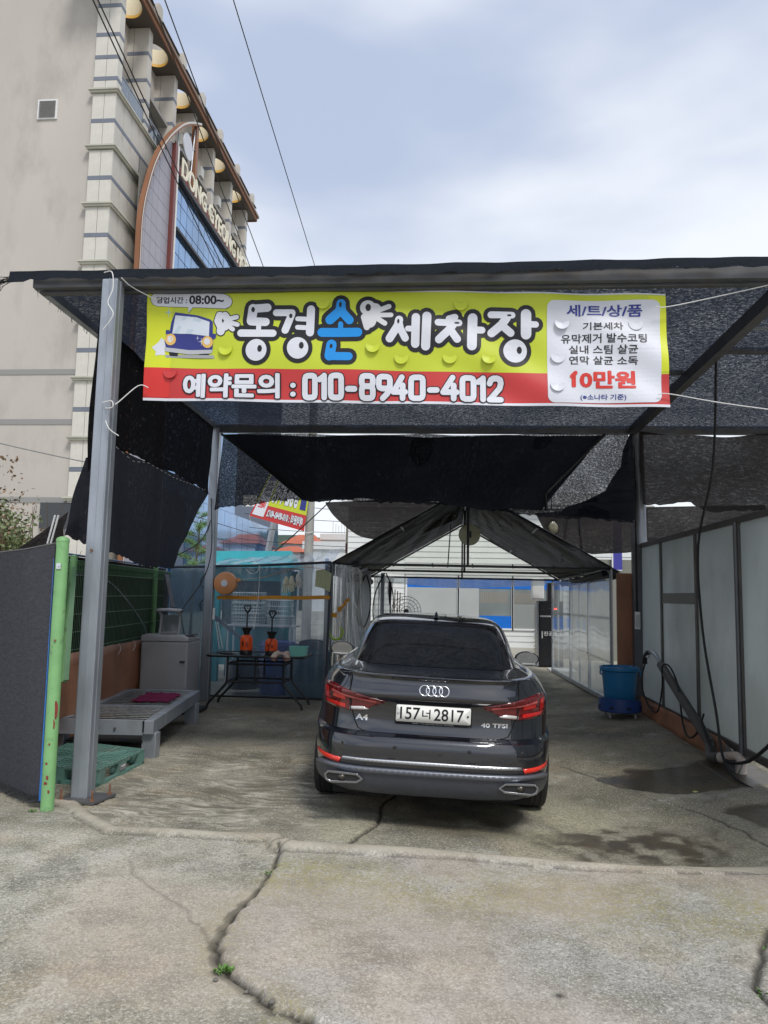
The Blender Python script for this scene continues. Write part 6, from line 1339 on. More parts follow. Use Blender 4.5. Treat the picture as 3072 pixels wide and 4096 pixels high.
# ------------------------------------------------------------------ office building behind
of = thing('office_building', 'white sided office with blue banded windows behind the tent', 'building', (1, 22, 0))
sidm = pm('white_siding', (.70, .72, .70), .5, vary=.06, vscale=1.2, dirt=(.55, .56, .52), dscale=1.2, dlo=.55, dhi=.8, stretch=(1, 1, 3))
OY = 22.0; wins = [(-1.22, 0.20), (0.26, 1.72), (1.78, 3.05)]; WZ0, WZ1 = .72, 2.12
def siding(x0, x1, z0, z1):
    z = z0
    while z < z1-.01:
        zz = min(z+.158, z1); m_ = MB().add([(x0, OY-.022, z), (x1, OY-.022, z), (x1, OY-.004, zz), (x0, OY-.004, zz), (x0, OY+.01, z), (x1, OY+.01, z)], [(0, 1, 2, 3), (4, 5, 1, 0)])
        m_.build('siding_board', sidm, of, fix=False); z += .16
siding(-2.95, -1.30, .20, 4.1); siding(-1.30, 3.15, 2.20, 4.1); siding(-1.30, 3.15, .20, .66); siding(3.15, 5.4, .2, 3.1)
box('wall', -2.96, 5.5, OY+.012, OY+.3, 0, 4.12, pm('wall_core', (.6, .62, .6), .7), of) ; 
m = MB().add([(-3.2, OY-.3, 4.1), (5.6, OY-.3, 4.1), (5.6, OY+4, 5.0), (-3.2, OY+4, 5.0)], [(0, 1, 2, 3)]); m.build('roof', pm('pale_roof', (.5, .5, .48), .6), of, solid=.08)
box('plinth', -2.95, 3.2, OY-.03, OY+.0, 0.0, .20, pm('plinth', (.50, .49, .44), .7), of)
fwm = pm('window_frame_white', (.75, .76, .76), .4); gpane = pm('office_glass', (.20, .23, .23), .08, coat=.3, vary=.25, vscale=1.2); bluf = pm('blue_film', (.01, .16, .62), .35, vary=.05); grf = pm('frosted_film', (.42, .44, .43), .45, vary=.06, vscale=2)
for k, (a, b) in enumerate(wins):
    w_ = MB()
    for bx_ in ((a-.05, b+.05, WZ1, WZ1+.05), (a-.05, b+.05, WZ0-.05, WZ0), (a-.05, a, WZ0, WZ1), (b, b+.05, WZ0, WZ1)): w_.box(bx_[0], bx_[1], OY-.05, OY-.0, bx_[2], bx_[3])
    wo_ = w_.build('window', fwm, of)
    box('pane', a, b, OY-.01, OY+.008, WZ0, WZ1, gpane, wo_)
    box('blue_band', a, b, OY-.018, OY-.012, 1.82, WZ1, bluf, wo_)
    if k == 0: box('frosted_panel', a, b, OY-.018, OY-.012, WZ0, 1.82, grf, wo_)
    if k == 1: box('frosted_panel', a, a+.55, OY-.018, OY-.012, WZ0, 1.82, grf, wo_); box('blue_band', a+.56, b, OY-.018, OY-.012, .72, 1.06, bluf, wo_)
    if k == 2: box('frosted_panel', a, b, OY-.018, OY-.012, WZ0, 1.40, pm('grey_film', (.27, .29, .28), .4), wo_)
    if k: 
        m_ = MB()
        for i in range(14): x_ = (a+.6 if k == 1 else a+.02)+.055*i; m_.box(x_, x_+.035, OY-.0115, OY-.0105, 1.42, 1.72)
        m_.build('blind_strips', pm('blind', (.26, .23, .19), .7), wo_)
sg = thing('blue_wall_sign', 'tall purple blue sign board with a white edge right of the tent', 'sign', (4.3, 20.5, 2.9)); box('panel', 4.22, 4.45, 20.5, 20.55, 2.35, 3.6, pm('sign_blue', (.05, .05, .30), .4), sg); box('border', 4.19, 4.22, 20.49, 20.56, 2.33, 3.62, white_m, sg); box('border', 4.22, 4.45, 20.49, 20.56, 2.33, 2.35, white_m, sg)
tag(box('beige_wall', 3.2, 6.0, 20.6, 20.8, 0, 2.62, pm('olive_grey', (.20, .20, .17), .7)), 'olive grey wall between the tent and the right post', 'wall')
# vacuum machine
vm = thing('vacuum_machine', 'black upright vacuum machine lettered 진공청소기 with a red display', 'machine', (2.5, 19.0, 0)); vy = 18.3; vx0, vx1 = 2.06, 2.62
vblk = pm('machine_black', (.008, .008, .009), .3); box('cabinet', vx0, vx1, vy, vy+.5, .02, 1.52, vblk, vm, .012); box('head', 2.28, 2.50, vy+.1, vy+.4, 1.52, 1.95, vblk, vm, .01)
box('side_panel', vx0-.04, vx0, vy+.02, vy+.48, .02, 1.46, galv, vm)
box('white_box', 1.92, 2.20, vy+.12, vy+.4, 1.56, 2.04, white_m, vm, .02)
box('display', 2.40, 2.52, vy-.006, vy, 1.32, 1.36, pm('display_red', (.9, .05, .02), .4, emis=((1, .06, .03), 2.5)), vm)
def wtext(body, x0, x1, z0, z1, y, mat, par, bold=.02, name='lettering'):
    vf = fit2d(text2d(body, bold), x0, x1, z0, z1); return MB().add([(p[0], y, p[1]) for p in vf[0]], vf[1]).build(name, mat, par, fix=False)
wtext('진공청소기', 2.17, 2.72, .72, .82, vy-.004, white_m, vm); box('bar_mark', 2.125, 2.145, vy-.004, vy-.001, .66, .82, white_m, vm)
m = MB()
for i in range(7): m.box(2.09+.036*i, 2.118+.036*i, vy-.004, vy-.001, 1.15, 1.185)
m.build('small_print', white_m, vm)
for (x_, z_) in ((2.15, 1.32), (2.30, 1.34)): MB().lathe([(.012, -.006), (.012, 0)], (x_, vy, z_), 10, 'y').build('button', galv_dark, vm)
hx = MB(); pts = [(2.00+.055*math.cos(i*.62), vy+.05+.055*math.sin(i*.62), 1.38-.0085*i) for i in range(150)]; hx.tube(pts, .006, 5); tag(hx.build('coil_hose', pm('amber_hose', (.50, .34, .12), .4), None, smooth=True), 'amber coiled air hose hanging beside the black vacuum machine', 'hose')
tag(box('white_slab', 2.2, 2.75, 17.4, 17.9, 0, .03, white_m), 'white slab on the ground in front of the vacuum machine', 'slab')
tag(box('brown_board', 2.46, 2.70, 11.72, 11.76, -.02, 1.98, brown_pl), 'upright brown board between the tent and the right back post', 'board')

# ------------------------------------------------------------------ right wall of translucent panels
rw = thing('translucent_wall', 'tall wall of grey translucent panels in a dark steel frame on the right', 'wall', (2.78, 8.0, 0))
WX = 2.78; fd = pm('frame_dark', (.10, .095, .09), .5, .4, vary=.2, vscale=8, dirt=(.11, .08, .06), dscale=4)
ysw = [11.75, 10.45, 9.0, 7.68, 6.3, 4.9, 3.5]
def milkglass():
    m = pm('poly_panel', (.66, .69, .68), .32, coat=.15, vary=.05, vscale=1.2, dirt=(.27, .25, .18), dscale=.9, dlo=.45, dhi=.75, stretch=(1, 1, .6), spec=.4)
    nt = m.node_tree; L = nt.links; b = nt.nodes['Principled BSDF']; o = [n for n in nt.nodes if n.type == 'OUTPUT_MATERIAL'][0]
    tl_ = nt.nodes.new('ShaderNodeBsdfTranslucent'); tl_.inputs[0].default_value = (.62, .67, .68, 1); ms = nt.nodes.new('ShaderNodeMixShader'); ms.inputs[0].default_value = .55
    L.new(b.outputs[0], ms.inputs[1]); L.new(tl_.outputs[0], ms.inputs[2]); L.new(ms.outputs[0], o.inputs[0]); return m
pmk = milkglass()
def splash(m):
    nt = m.node_tree; L = nt.links; b = nt.nodes['Principled BSDF']; src = b.inputs['Base Color'].links[0].from_socket
    tc = nt.nodes.new('ShaderNodeTexCoord'); sx = nt.nodes.new('ShaderNodeSeparateXYZ'); L.new(tc.outputs['Object'], sx.inputs[0])
    n = nt.nodes.new('ShaderNodeTexNoise'); n.inputs['Scale'].default_value = 2.5; n.inputs['Detail'].default_value = 8; L.new(tc.outputs['Object'], n.inputs['Vector'])
    a = nt.nodes.new('ShaderNodeMath'); a.operation = 'MULTIPLY_ADD'; L.new(n.outputs[0], a.inputs[0]); a.inputs[1].default_value = -1.3; L.new(sx.outputs[2], a.inputs[2])
    r = nt.nodes.new('ShaderNodeMapRange'); L.new(a.outputs[0], r.inputs[0]); r.inputs[1].default_value = .35; r.inputs[2].default_value = -.45; r.inputs[3].default_value = 0; r.inputs[4].default_value = .75
    x = nt.nodes.new('ShaderNodeMix'); x.data_type = 'RGBA'; L.new(r.outputs[0], x.inputs[0]); L.new(src, x.inputs[6]); x.inputs[7].default_value = (.33, .27, .17, 1); L.new(x.outputs[2], b.inputs['Base Color'])
splash(pmk)
for i, y in enumerate(ysw): MB().beam((WX, y, .10), (WX, y, 2.36), .055, .06, (0, 1, 0)).build('upright', fd, rw, bev=.004)
MB().tube([(WX-.035, 7.70, .1), (WX-.035, 7.70, 2.36)], .022, 10).build('conduit', galv_dark, rw, smooth=True)
MB().beam((WX, 3.4, 2.38), (WX, 11.8, 2.38), .06, .06).build('top_rail', fd, rw, bev=.004)
MB().beam((WX, 3.4, .20), (WX, 11.8, .20), .06, .07).build('bottom_rail', fd, rw, bev=.004)
for a, b in zip(ysw, ysw[1:]): MB().box(WX-.004, WX+.004, b+.03, a-.03, .235, 2.35).build('panel', pmk, rw, fix=False)
MB().beam((WX-.012, 9.03, 1.62), (WX-.012, 10.42, 1.62), .006, .13).build('cross_strip', pm('strip_grey', (.17, .17, .16), .6), rw)
for i, y in enumerate((7.9, 6.0, 4.2)): MB().beam((WX, y, -.03), (WX, y, .18), .06, .06, (0, 1, 0)).build('leg', fd, rw)
tag(MB().grid([[(WX-.045-.03*(1-i/4)+.006*math.sin(j*.7), 7.98+3.75*j/40, .235*(i/4)-.012-.05*(i == 4)*max(0, 1-j/3)) for j in range(41)] for i in range(5)]).build('brown_skirting', brown_pl, None, smooth=True, solid=.006), 'brown plastic skirting along the foot of the right wall', 'skirting')
tag(MB().add([(WX-.10, 7.95, 0), (WX-.06, 8.06, .20), (WX-.05, 7.60, .12), (WX-.10, 7.6, 0)], [(0, 1, 2, 3)]).build('grey_flap', pm('grey_sheet', (.16, .165, .16), .6), None, solid=.004), 'grey sheet end next to the brown skirting', 'sheet')
# vacuum pipe
vp = thing('vacuum_pipe', 'dark pipe sloping down the right wall into a white drain elbow', 'pipe', (2.6, 8.5, 0)); dpipe = pm('pipe_dark', (.06, .058, .055), .5, vary=.2, vscale=6)
pa_, pb_ = Vector((2.60, 9.90, .80)), Vector((2.64, 8.25, .16))
MB().tube([pa_, pb_], .052, 14).build('main_pipe', dpipe, vp, smooth=True)
MB().tube(smoothpath([(2.52, 10.25, .86), (2.555, 10.22, .94), (2.58, 10.05, .90), pa_], 4), .026, 8).build('nozzle', galv, vp, smooth=True)
MB().tube(smoothpath([(2.50, 10.30, .78), (2.50, 10.28, .86), (2.54, 10.24, .93)], 3), .034, 10, radii=None).build('handle', black_m, vp, smooth=True)
fl_ = MB(); hp = smoothpath([(2.64, 8.26, .15), (2.60, 8.12, .09), (2.57, 8.0, .07), (2.60, 7.87, .10)], 6)
rad = [.050+(.004 if i % 2 else 0) for i in range(len(hp))]; fl_.tube(hp, .05, 14, radii=rad).build('flex_section', dpipe, vp, smooth=True)
wpv = pm('pvc_white', (.42, .37, .33), .5, dirt=(.35, .24, .18), dscale=6, dlo=.5, dhi=.7)
MB().tube([(2.60, 7.86, .10), (2.66, 7.76, .13)], .050, 14).build('coupling', wpv, vp, smooth=True); MB().tube(smoothpath([(2.63, 7.80, .115), (2.69, 7.71, .15), (2.72, 7.66, .12), (2.72, 7.66, .0)], 4), .043, 14).build('elbow', wpv, vp, smooth=True)
MB().tube([(2.72, 7.66, -.02), (2.72, 7.66, .075)], .050, 14).build('socket', wpv, vp, smooth=True)
hosecord('black hose drooping in two loops from the vacuum nozzle', [(2.50, 10.26, .80), (2.44, 10.24, .55), (2.50, 10.2, .30), (2.57, 10.0, .22), (2.57, 9.75, .55), (2.55, 9.65, .80), (2.58, 9.45, .82), (2.60, 9.2, .62), (2.60, 9.05, .25), (2.60, 8.85, .12), (2.62, 8.62, .20), (2.66, 8.5, .42)], .011, rubber, 'hose', 'hose')
hosecord('long black hose hanging from the roof rail down to the floor by the drain', [(2.72, 8.02, 4.12), (2.72, 8.2, 3.0), (2.66, 8.55, 2.2), (2.62, 8.35, 1.3), (2.60, 7.95, .55), (2.56, 7.60, .10), (2.62, 7.1, -.01), (2.9, 6.7, .0)], .013, rubber, 'hose', 'hose')
hosecord('thick black hose swooping along the wall foot to the right edge', [(2.62, 8.45, .35), (2.60, 8.1, .16), (2.62, 7.72, .10), (2.66, 7.35, .17), (2.70, 7.0, .36), (2.72, 6.6, .62), (2.72, 6.0, .9)], .016, rubber, 'hose', 'hose')
hosecord('grey hose hanging from the second bay roof rail', [(3.75, 8.2, 3.92), (3.75, 8.2, 3.6), (3.70, 8.2, 2.9), (3.62, 8.2, 2.3)], .014, galv_dark, 'hose', 'hose')
tag(MB().beam((3.66, 8.2, 4.0), (3.84, 8.2, 3.98), .03, .05).lathe([(.02, -.08), (.02, .05)], (3.75, 8.2, 3.93), 8).build('hose_coupling', rust), 'small rusty hose coupling at the roof rail right of the banner', 'coupling')
tag(MB().tube([(2.70, 11.50, 1.42), (2.68, 11.46, 3.95)], .014, 6).build('black_cable', rubber, None, smooth=True), 'black cable running down the right back post', 'cable')
sb = thing('switch_box', 'small white switch box at the end of the cable on the right back post', 'switch', (2.62, 11.48, 1.25)); box('case', 2.665, 2.735, 11.47, 11.53, 1.17, 1.42, white_m, sb, .008); box('cover', 2.672, 2.728, 11.464, 11.47, 1.20, 1.38, pm('cover_grey', (.5, .5, .48), .5), sb, .003)
ch = MB()
for i in range(26): ch.beam((2.715, 10.30, .86-.022*i), (2.715, 10.30, .836-.022*i), .016 if i % 2 else .005, .005 if i % 2 else .016, (0, 1, 0))
tag(ch.build('wall_chain', galv_dark), 'short chain hanging on the right wall below the vacuum nozzle', 'chain')
# blue bin on a dolly
bi = thing('blue_bucket', 'bright blue round bucket standing in a dolly by the right wall', 'bucket', (2.33, 11.0, 0)); bb = pm('bucket_blue', (.015, .17, .38), .42, vary=.12, vscale=4); by_ = 11.05; bz = gnd(2.33, by_)
BC = (2.34, by_, bz); MB().lathe([(.19, .14), (.20, .16), (.235, .62), (.265, .635), (.270, .66), (.262, .685), (.24, .69), (.228, .66), (.18, .20)], BC, 36, cap=False).lathe([(.0, .62), (.228, .62)], BC, 36, cap=False).build('shell', bb, bi, smooth=True)
for s_ in (-1, 1): MB().tube(smoothpath([(BC[0]+s_*.25, by_-.05, bz+.66), (BC[0]+s_*.275, by_-.07, bz+.60), (BC[0]+s_*.25, by_-.09, bz+.58)], 3), .012, 6).build('handle', bb, bi, smooth=True)
do = thing('bucket_dolly', 'darker blue wheeled dolly with arched sides under the blue bucket', 'dolly', (2.34, by_, bz)); bd = pm('dolly_blue', (.012, .055, .22), .5, vary=.12)
m = MB(); P = []
n_ = 72
for (r_, z_) in ((.275, .085), (.292, .10), (.287, .19), (.280, .245), (.262, .25), (.255, .12), (.25, .10)):
    P.append([(BC[0]+r_*math.cos(a)*(1+.0), by_+r_*math.sin(a), bz+z_-(.0)+(.03*math.sin(a*1.0-2.6) if z_ > .2 else 0)) for a in [2*math.pi*i/n_ for i in range(n_+1)]])
m.grid(P); m.build('skirt', bd, do, smooth=True)
for k in range(8):
    a = 2*math.pi*k/8+.2; c_ = Vector((BC[0]+.293*math.cos(a), by_+.293*math.sin(a), bz+.13)); u = Vector((-math.sin(a), math.cos(a), 0)); m_ = MB(); pts = [c_+u*(.036*math.cos(q))+Vector((0, 0, .045*math.sin(q))) for q in [math.pi*i/10 for i in range(11)]]; m_.add([c_]+pts, [(0, i+1, i+2) for i in range(10)]); m_.build('arch_opening', pm('dolly_shaded_recess', (.01, .02, .06), .7), do, fix=False)  # flat dark arches: shade inside the openings, painted on the skirt
MB().lathe([(.0, .095), (.25, .10), (.25, .115), (.0, .12)], BC, 32).build('platform', bd, do, smooth=True)
for k in range(4):
    a = math.pi/4+math.pi/2*k; p = (BC[0]+.235*math.cos(a), by_+.235*math.sin(a), bz+.032); MB().lathe([(.030, -.012), (.032, 0), (.030, .012)], p, 14, 'x').tube([(p[0], p[1], p[2]+.02), (p[0], p[1], bz+.10)], .010, 6).build('caster', pm('caster_grey', (.35, .35, .35), .4), do, smooth=True)
# ------------------------------------------------------------------ hotel
ho = thing('hotel_building', 'tall beige stone hotel with copper arch, mirror glass and DONG GYEONG HOTEL letters', 'building', (-19.9, 41, 0))
stucco = pm('beige_stucco', (.49, .455, .41), .85, vary=.08, vscale=.16, bump=.15, bscale=8, dirt=(.34, .315, .285), dscale=.30, dlo=.5, dhi=.78, stretch=(1, 1, .45))
stone = pm('pale_stone', (.60, .58, .52), .6, vary=.10, vscale=.7, dirt=(.42, .37, .29), dscale=1.0, dlo=.55, dhi=.75)
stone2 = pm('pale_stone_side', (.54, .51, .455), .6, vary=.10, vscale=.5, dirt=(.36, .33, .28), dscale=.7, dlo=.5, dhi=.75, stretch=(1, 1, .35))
bandm = pm('blue_grey_band', (.16, .18, .22), .5, vary=.1, vscale=1); ledm = pm('ledge_stone', (.48, .47, .40), .6, vary=.1, vscale=1)
jointm = pm('joint_dark', (.17, .165, .15), .9)
HX, HXL, HY, HTOP = -19.93, -21.35, 41.0, 38.15
box('stucco_wall', -60, HXL, HY+.25, HY+12, 0, 41.5, stucco, ho)
box('core', HXL, HX-.06, HY+.12, 70.2, 0, 30.6, jointm, ho)
box('upper_core', HXL-4, -21.9, HY+.3, 70.5, 30.5, 38.1, pm('balcony_wall', (.36, .34, .31), .8), ho)
box('side_core', -60, HXL, HY+12, 71, 0, 30.6, jointm, ho)
for z in (6.52, 11.0, 13.92): box('grey_band', -60, HXL-.02, HY+.22, HY+.26, z-.16, z+.16, pm('band_grey', (.27, .27, .26), .7), ho)
led = [3.07, 6.52, 9.95, 13.39, 16.82, 20.25, 23.75, 27.29, 30.81]
stone_me = {}
def spanel(x0, x1, y0, y1, z0, z1, mat):
    dx, dy, dz = x1-x0, y1-y0, z1-z0; key = (round(dx, 2), round(dy, 2), round(dz, 1), mat.name)
    if key not in stone_me:
        m_ = MB().box(0, dx, 0, dy, 0, dz); me = bpy.data.meshes.new('stone_panel'); me.from_pydata(m_.v, [], m_.f); me.materials.append(mat); stone_me[key] = me
    o = bpy.data.objects.new('stone_panel', stone_me[key]); COL.objects.link(o); o.parent = ho; o.location = Vector((x0, y0, z0))-ho.location
g_ = .014
for i in range(len(led)-1):
    z0, z1 = led[i]+.16, led[i+1]-.06; zm = led[i]+1.72
    for (a, b) in ((z0, zm-.12), (zm+.12, z1)):
        if z1 < 5 and a < 4: pass
        xm = HXL+.72
        spanel(HXL, xm-g_, HY, HY+.12, a+g_, b-g_, stone); spanel(xm+g_, HX-.0, HY, HY+.12, a+g_, b-g_, stone)
        if z0 > 18:
            y = HY+.13
            while y < 46.6: spanel(HX-.06, HX, y, min(y+1.15, 46.9)-g_, a+g_, b-g_, stone2); y += 1.15
        else: box('facade_panel', HX-.06, HX, HY+.12, 47, a, b, stone2, ho)
    box('blue_grey_band', HXL-.02, HX+.012, HY-.012, HY+.1, zm-.12, zm+.12, bandm, ho); box('blue_grey_band', HX-.05, HX+.012, HY+.1, 70, zm-.12, zm+.12, bandm, ho)
    if led[i+1] > 28 or True:
        z = led[i+1]
        for o_, h0, h1 in ((.14, -.06, .06), (.22, .06, .16)): box('ledge', HXL-.0-o_, HX+o_, HY-o_, HY+.1, z+h0, z+h1, ledm, ho); box('ledge', HX-.03, HX+o_, HY+.1, 46.9 if z > 16 else 70, z+h0, z+h1, ledm, ho)
for k, y in enumerate((50.0, 54, 58, 62, 66)): box('facade_panel', HX-.06, HX-.005, y-4, y+4, 23.9, 30.6, stone2, ho) if k == 2 else None
# piers of the top storeys
pyr = [45.75, 50.40, 54.72, 59.38, 64.6, 69.7]
def pier(y1, first=False):
    t = .62
    zs = [30.97, 31.55, 31.79, 32.92, 33.16, 34.36, 34.60, 36.23, 36.47, HTOP]
    for j in range(0, len(zs)-1):
        a, b = zs[j], zs[j+1]
        if j % 2 == 1: box('blue_grey_band', -21.9, HX+.01, y1-t-.01, y1+.01, a, b, bandm, ho); continue
        spanel(-21.9, -20.93-g_, y1-t, y1, a+g_, b-g_, stone2); spanel(-20.93+g_, HX, y1-t, y1, a+g_, b-g_, stone2)
for y in pyr: pier(y)
zs = [30.97, 31.55, 31.79, 32.92, 33.16, 34.36, 34.60, 36.23, 36.47, HTOP]
for j in range(len(zs)-1):
    a, b = zs[j], zs[j+1]
    if j % 2: box('blue_grey_band', HXL-.02, HX+.012, HY-.012, HY+.65, a, b, bandm, ho)
    else: spanel(HXL, HXL+.72-g_, HY, HY+.63, a+g_, b-g_, stone); spanel(HXL+.72+g_, HX, HY, HY+.63, a+g_, b-g_, stone)
# balcony glass and rails
gb = film('balcony_glass', (.55, .66, .78), .25, (.45, .55, .65), .35, (.5, .5, .5), .2, .05, .05)
for a, b in zip([41.7]+pyr[:-1], [y-.62 for y in pyr]):
    n_ = 3
    for i in range(n_):
        ya, yb2 = a+(b-a)*i/n_, a+(b-a)*(i+1)/n_; box('balcony_glass', HX-.10, HX-.085, ya+.05, yb2-.05, 31.1, 32.3, gb, ho); box('rail_post', HX-.11, HX-.07, ya-.02, ya+.02, 30.9, 32.4, galv, ho)
    box('handrail', HX-.12, HX-.06, a, b, 32.34, 32.42, galv, ho)
    box('balcony_door', -21.95, -21.88, a+.8, b-.8, 31, 33.4, pm('dark_door_glass', (.05, .06, .07), .15), ho)
    box('ac_unit', -20.9, -20.2, a+2.2, a+2.9, 34.7, 35.5, pm('unit_white', (.5, .5, .47), .5), ho) if a > 46 else None
    box('storey_slab', -21.9, HX-.35, a, b, 34.2, 34.45, pm('slab_shaded', (.30, .29, .27), .8), ho) if a > 44 else None  # slab colour carries the shade between the piers
# soffit with round openings
sofm = pm('soffit_bronze', (.085, .072, .06), .5); cop = pm('copper_trim', (.27, .12, .06), .5, .15); crm = pm('cream_well', (.72, .64, .46), .6); yel = pm('yellow_rim', (.75, .44, .08), .5)
SX0, SX1, SY0, SY1 = -22.4, HX+.42, 38.8, 71.4
hc = [(43.0, 1.30)]+[(a+1.95, 1.22) for a in pyr[:-1]]; hx = -20.75
polys = [rrect(SX0, SX1, SY0, SY1, .01, 1)]
V = [Vector(p) for p in polys[0]]; E_ = [(i, (i+1) % len(V)) for i in range(len(V))]; holes_ = []
for yc_, r_ in hc:
    k = len(V); V += [Vector(p) for p in disc((hx, yc_), r_*.82, r_, 28)]; E_ += [(k+i, k+(i+1) % 28) for i in range(28)]
rs = delaunay_2d_cdt(V, E_, [], 0, 1e-6)
def inh(f):
    cx = sum(rs[0][i].x for i in f)/len(f); cy = sum(rs[0][i].y for i in f)/len(f)
    return any(((cx-hx)/(r_*.82))**2+((cy-yc_)/r_)**2 < 1 for yc_, r_ in hc)
ff = [tuple(f) for f in rs[2] if not inh(f)]
MB().add([(v.x, v.y, HTOP+.02) for v in rs[0]], ff).build('soffit', sofm, ho, fix=False)
MB().add([(v.x, v.y, HTOP+1.3) for v in rs[0]], ff).build('roof_top', sofm, ho, fix=False)
for yc_, r_ in hc:
    for (h0, h1, mt, nm) in ((.012, .22, yel, 'skylight_rim'), (.22, 1.3, crm, 'skylight_well')):
        m_ = MB(); P = [[(hx+r_*.815*math.cos(a), yc_+r_*.995*math.sin(a), HTOP+h) for a in [2*math.pi*i/32 for i in range(33)]] for h in (h0, h1)]; m_.grid(P); m_.build(nm, mt, ho, smooth=True, fix=False)
box('roof_edge', SX1, SX1+.10, SY0, SY1, HTOP-.05, HTOP+.25, cop, ho); box('roof_edge', SX1-.02, SX1+.25, SY0, SY1+.1, HTOP+.26, HTOP+.50, pm('roof_edge_dark', (.20, .13, .09), .5), ho); box('roof_edge', SX0, SX1, SY1, SY1+.12, HTOP-.05, HTOP+.6, cop, ho)
for y in pyr+[41.5]: box('roof_tab', SX1-.3, SX1+.30, y-.9, y-.3, HTOP+.6, HTOP+1.45, stone2, ho)
# copper arch, tiled field and glass
AXx = -19.13
arc = [(43.05, 0), (43.06, 12), (43.06, 20.6), (43.09, 24.2), (43.78, 26.7), (44.82, 28.95), (46.5, 31.34), (48.69, 33.62), (50.53, 35.06), (52.74, 36.36)]
arcs = smoothpath([Vector((AXx, a, b)) for a, b in arc], 6)
m = MB(); P1 = []
for i, p in enumerate(arcs):
    a = arcs[max(0, i-1)]; b = arcs[min(len(arcs)-1, i+1)]; t = (b-a).normalized(); nn = Vector((0, t.z, -t.y)); P1.append([p+Vector((.25, 0, 0)), p+nn*.10+Vector((.28, 0, 0)), p+nn*.24+Vector((.28, 0, 0)), p+nn*.24+Vector((-.05, 0, 0)), p+Vector((-.05, 0, 0)), p+Vector((.25, 0, 0))])
m.grid(P1); m.build('copper_arch', cop, ho)
m = MB(); P1 = []
for i, p in enumerate(arcs):
    a = arcs[max(0, i-1)]; b = arcs[min(len(arcs)-1, i+1)]; t = (b-a).normalized(); nn = Vector((0, t.z, -t.y)); P1.append([p+nn*.0+Vector((.30, 0, 0)), p+nn*.12+Vector((.30, 0, 0)), p+nn*.12+Vector((.24, 0, 0)), p+nn*.0+Vector((.24, 0, 0))])
m.grid(P1); m.build('arch_edge', pm('arch_white', (.6, .58, .54), .5), ho)
box('copper_column', AXx-.3, AXx+.1, 52.3, 52.75, 31.0, 36.2, cop, ho); box('copper_column', AXx-.2, AXx+.2, 48.15, 48.55, 0, 32.0, pm('maroon_column', (.16, .045, .04), .4), ho); box('white_strip', AXx-.2, AXx+.25, 48.58, 48.72, 0, 32.0, white_m, ho)
tilm = pm('lilac_tile', (.30, .29, .33), .35, vary=.05, vscale=1)
def arch_z(y):
    best = 0
    for a, b in zip(arcs, arcs[1:]):
        if a.y <= y <= b.y: t = (y-a.y)/(b.y-a.y+1e-9); best = max(best, a.z+(b.z-a.z)*t)
    return best
y = 43.5; cols = [43.5, 44.35, 45.25, 46.15, 47.1, 48.12]
for a, b in zip(cols, cols[1:]):
    z = 18.6
    while z < 33:
        zt = min(z+1.05, arch_z(a)-.12)
        if zt-z > .2: box('tile', AXx-.12, AXx-.05, a+.015, b-.015, z+.015, zt-.015, tilm, ho)
        z += 1.05
box('tile_backing', AXx-.2, AXx-.13, 43.4, 48.15, 0, 28, jointm, ho); 
box('tile_field', AXx-.13, AXx-.07, 43.4, 48.12, 0, 18.55, tilm, ho)
mirr = pm('mirror_glass', (.16, .30, .52), .06, .85, vary=.25, vscale=.35, bump=.04, bscale=.5); MATS['mirror_glass'].node_tree.nodes['Principled BSDF'].inputs['Roughness'].default_value = .07
GY0, GY1, GZ = 48.75, 84.0, 30.0
dxs = 1.25
def panes(y0, y1, z0, z1, dy, dz):
    y = y0
    while y < y1-.1:
        z = z0
        while z < z1-.05:
            m_ = MB().box(AXx+.0, AXx+.03, y+.03, min(y+dy, y1)-.03, z+.03, min(z+dz, z1)-.03)
            t_ = (hsh(y*3.1, z)-.5)*.012; m_.v = [(x+t_*(yy-y)*1.5, yy, zz) for x, yy, zz in m_.v]; m_.build('glass_pane', mirr, ho, fix=False); z += dz
        y += dy
panes(GY0, 66.5, 21.0, 29.7, 1.27, 1.24)
box('glass_pane', AXx+.0, AXx+.02, GY0, 66.5, 8.4, 21.0, mirr, ho)
panes(54.0, 84, 3.4, 8.4, 1.9, 1.25)
box('mullion_backing', AXx-.1, AXx-.02, GY0-.05, 84, 0, 29.8, pm('mullion', (.05, .08, .14), .4), ho)
box('black_fin', AXx+.03, AXx+.30, GY0+.1, 66.4, 26.15, 26.35, black_m, ho); box('sign_band', AXx-.1, AXx+.35, GY0+.05, 68.5, 29.75, 30.0, black_m, ho); box('sign_back', AXx-.4, AXx-.05, GY0+.05, 68.5, 30.0, 31.2, pm('sign_back', (.20, .05, .045), .5), ho)
creamL = pm('cream_letters', (.78, .74, .58), .45, emis=None); vf = fit2d(text2d('DONG GYEONG HOTEL', .018), 49.0, 68.4, 30.05, 31.45)
for dx_, mt, nm in ((.42, creamL, 'sign_letters'),):
    m_ = MB(); k = len(vf[0]); m_.add([(AXx+dx_, p[0], p[1]) for p in vf[0]], vf[1]); m_.build(nm, mt, ho, fix=False, solid=.08)
m = MB(); m.lathe([(.0, -.05), (.92, -.05), (.95, .0), (.92, .05), (0, .05)], (AXx+.1, 50.6, 33.2), 36, 'x'); m.build('round_emblem', pm('disc_grey', (.55, .56, .60), .4), ho, smooth=True)
for a, b in (((AXx, 49.0, 31), (AXx, 49.0, 33.6)), ((AXx, 51.6, 31), (AXx, 52.2, 35.5)), ((AXx, 49, 32), (AXx, 52.3, 34))): MB().tube([a, b], .05, 6).build('strut', galv, ho)
vt = MB().box(-24.82, -23.60, HY+.16, HY+.25, 29.36, 30.60).build('vent_frame', white_m, ho)
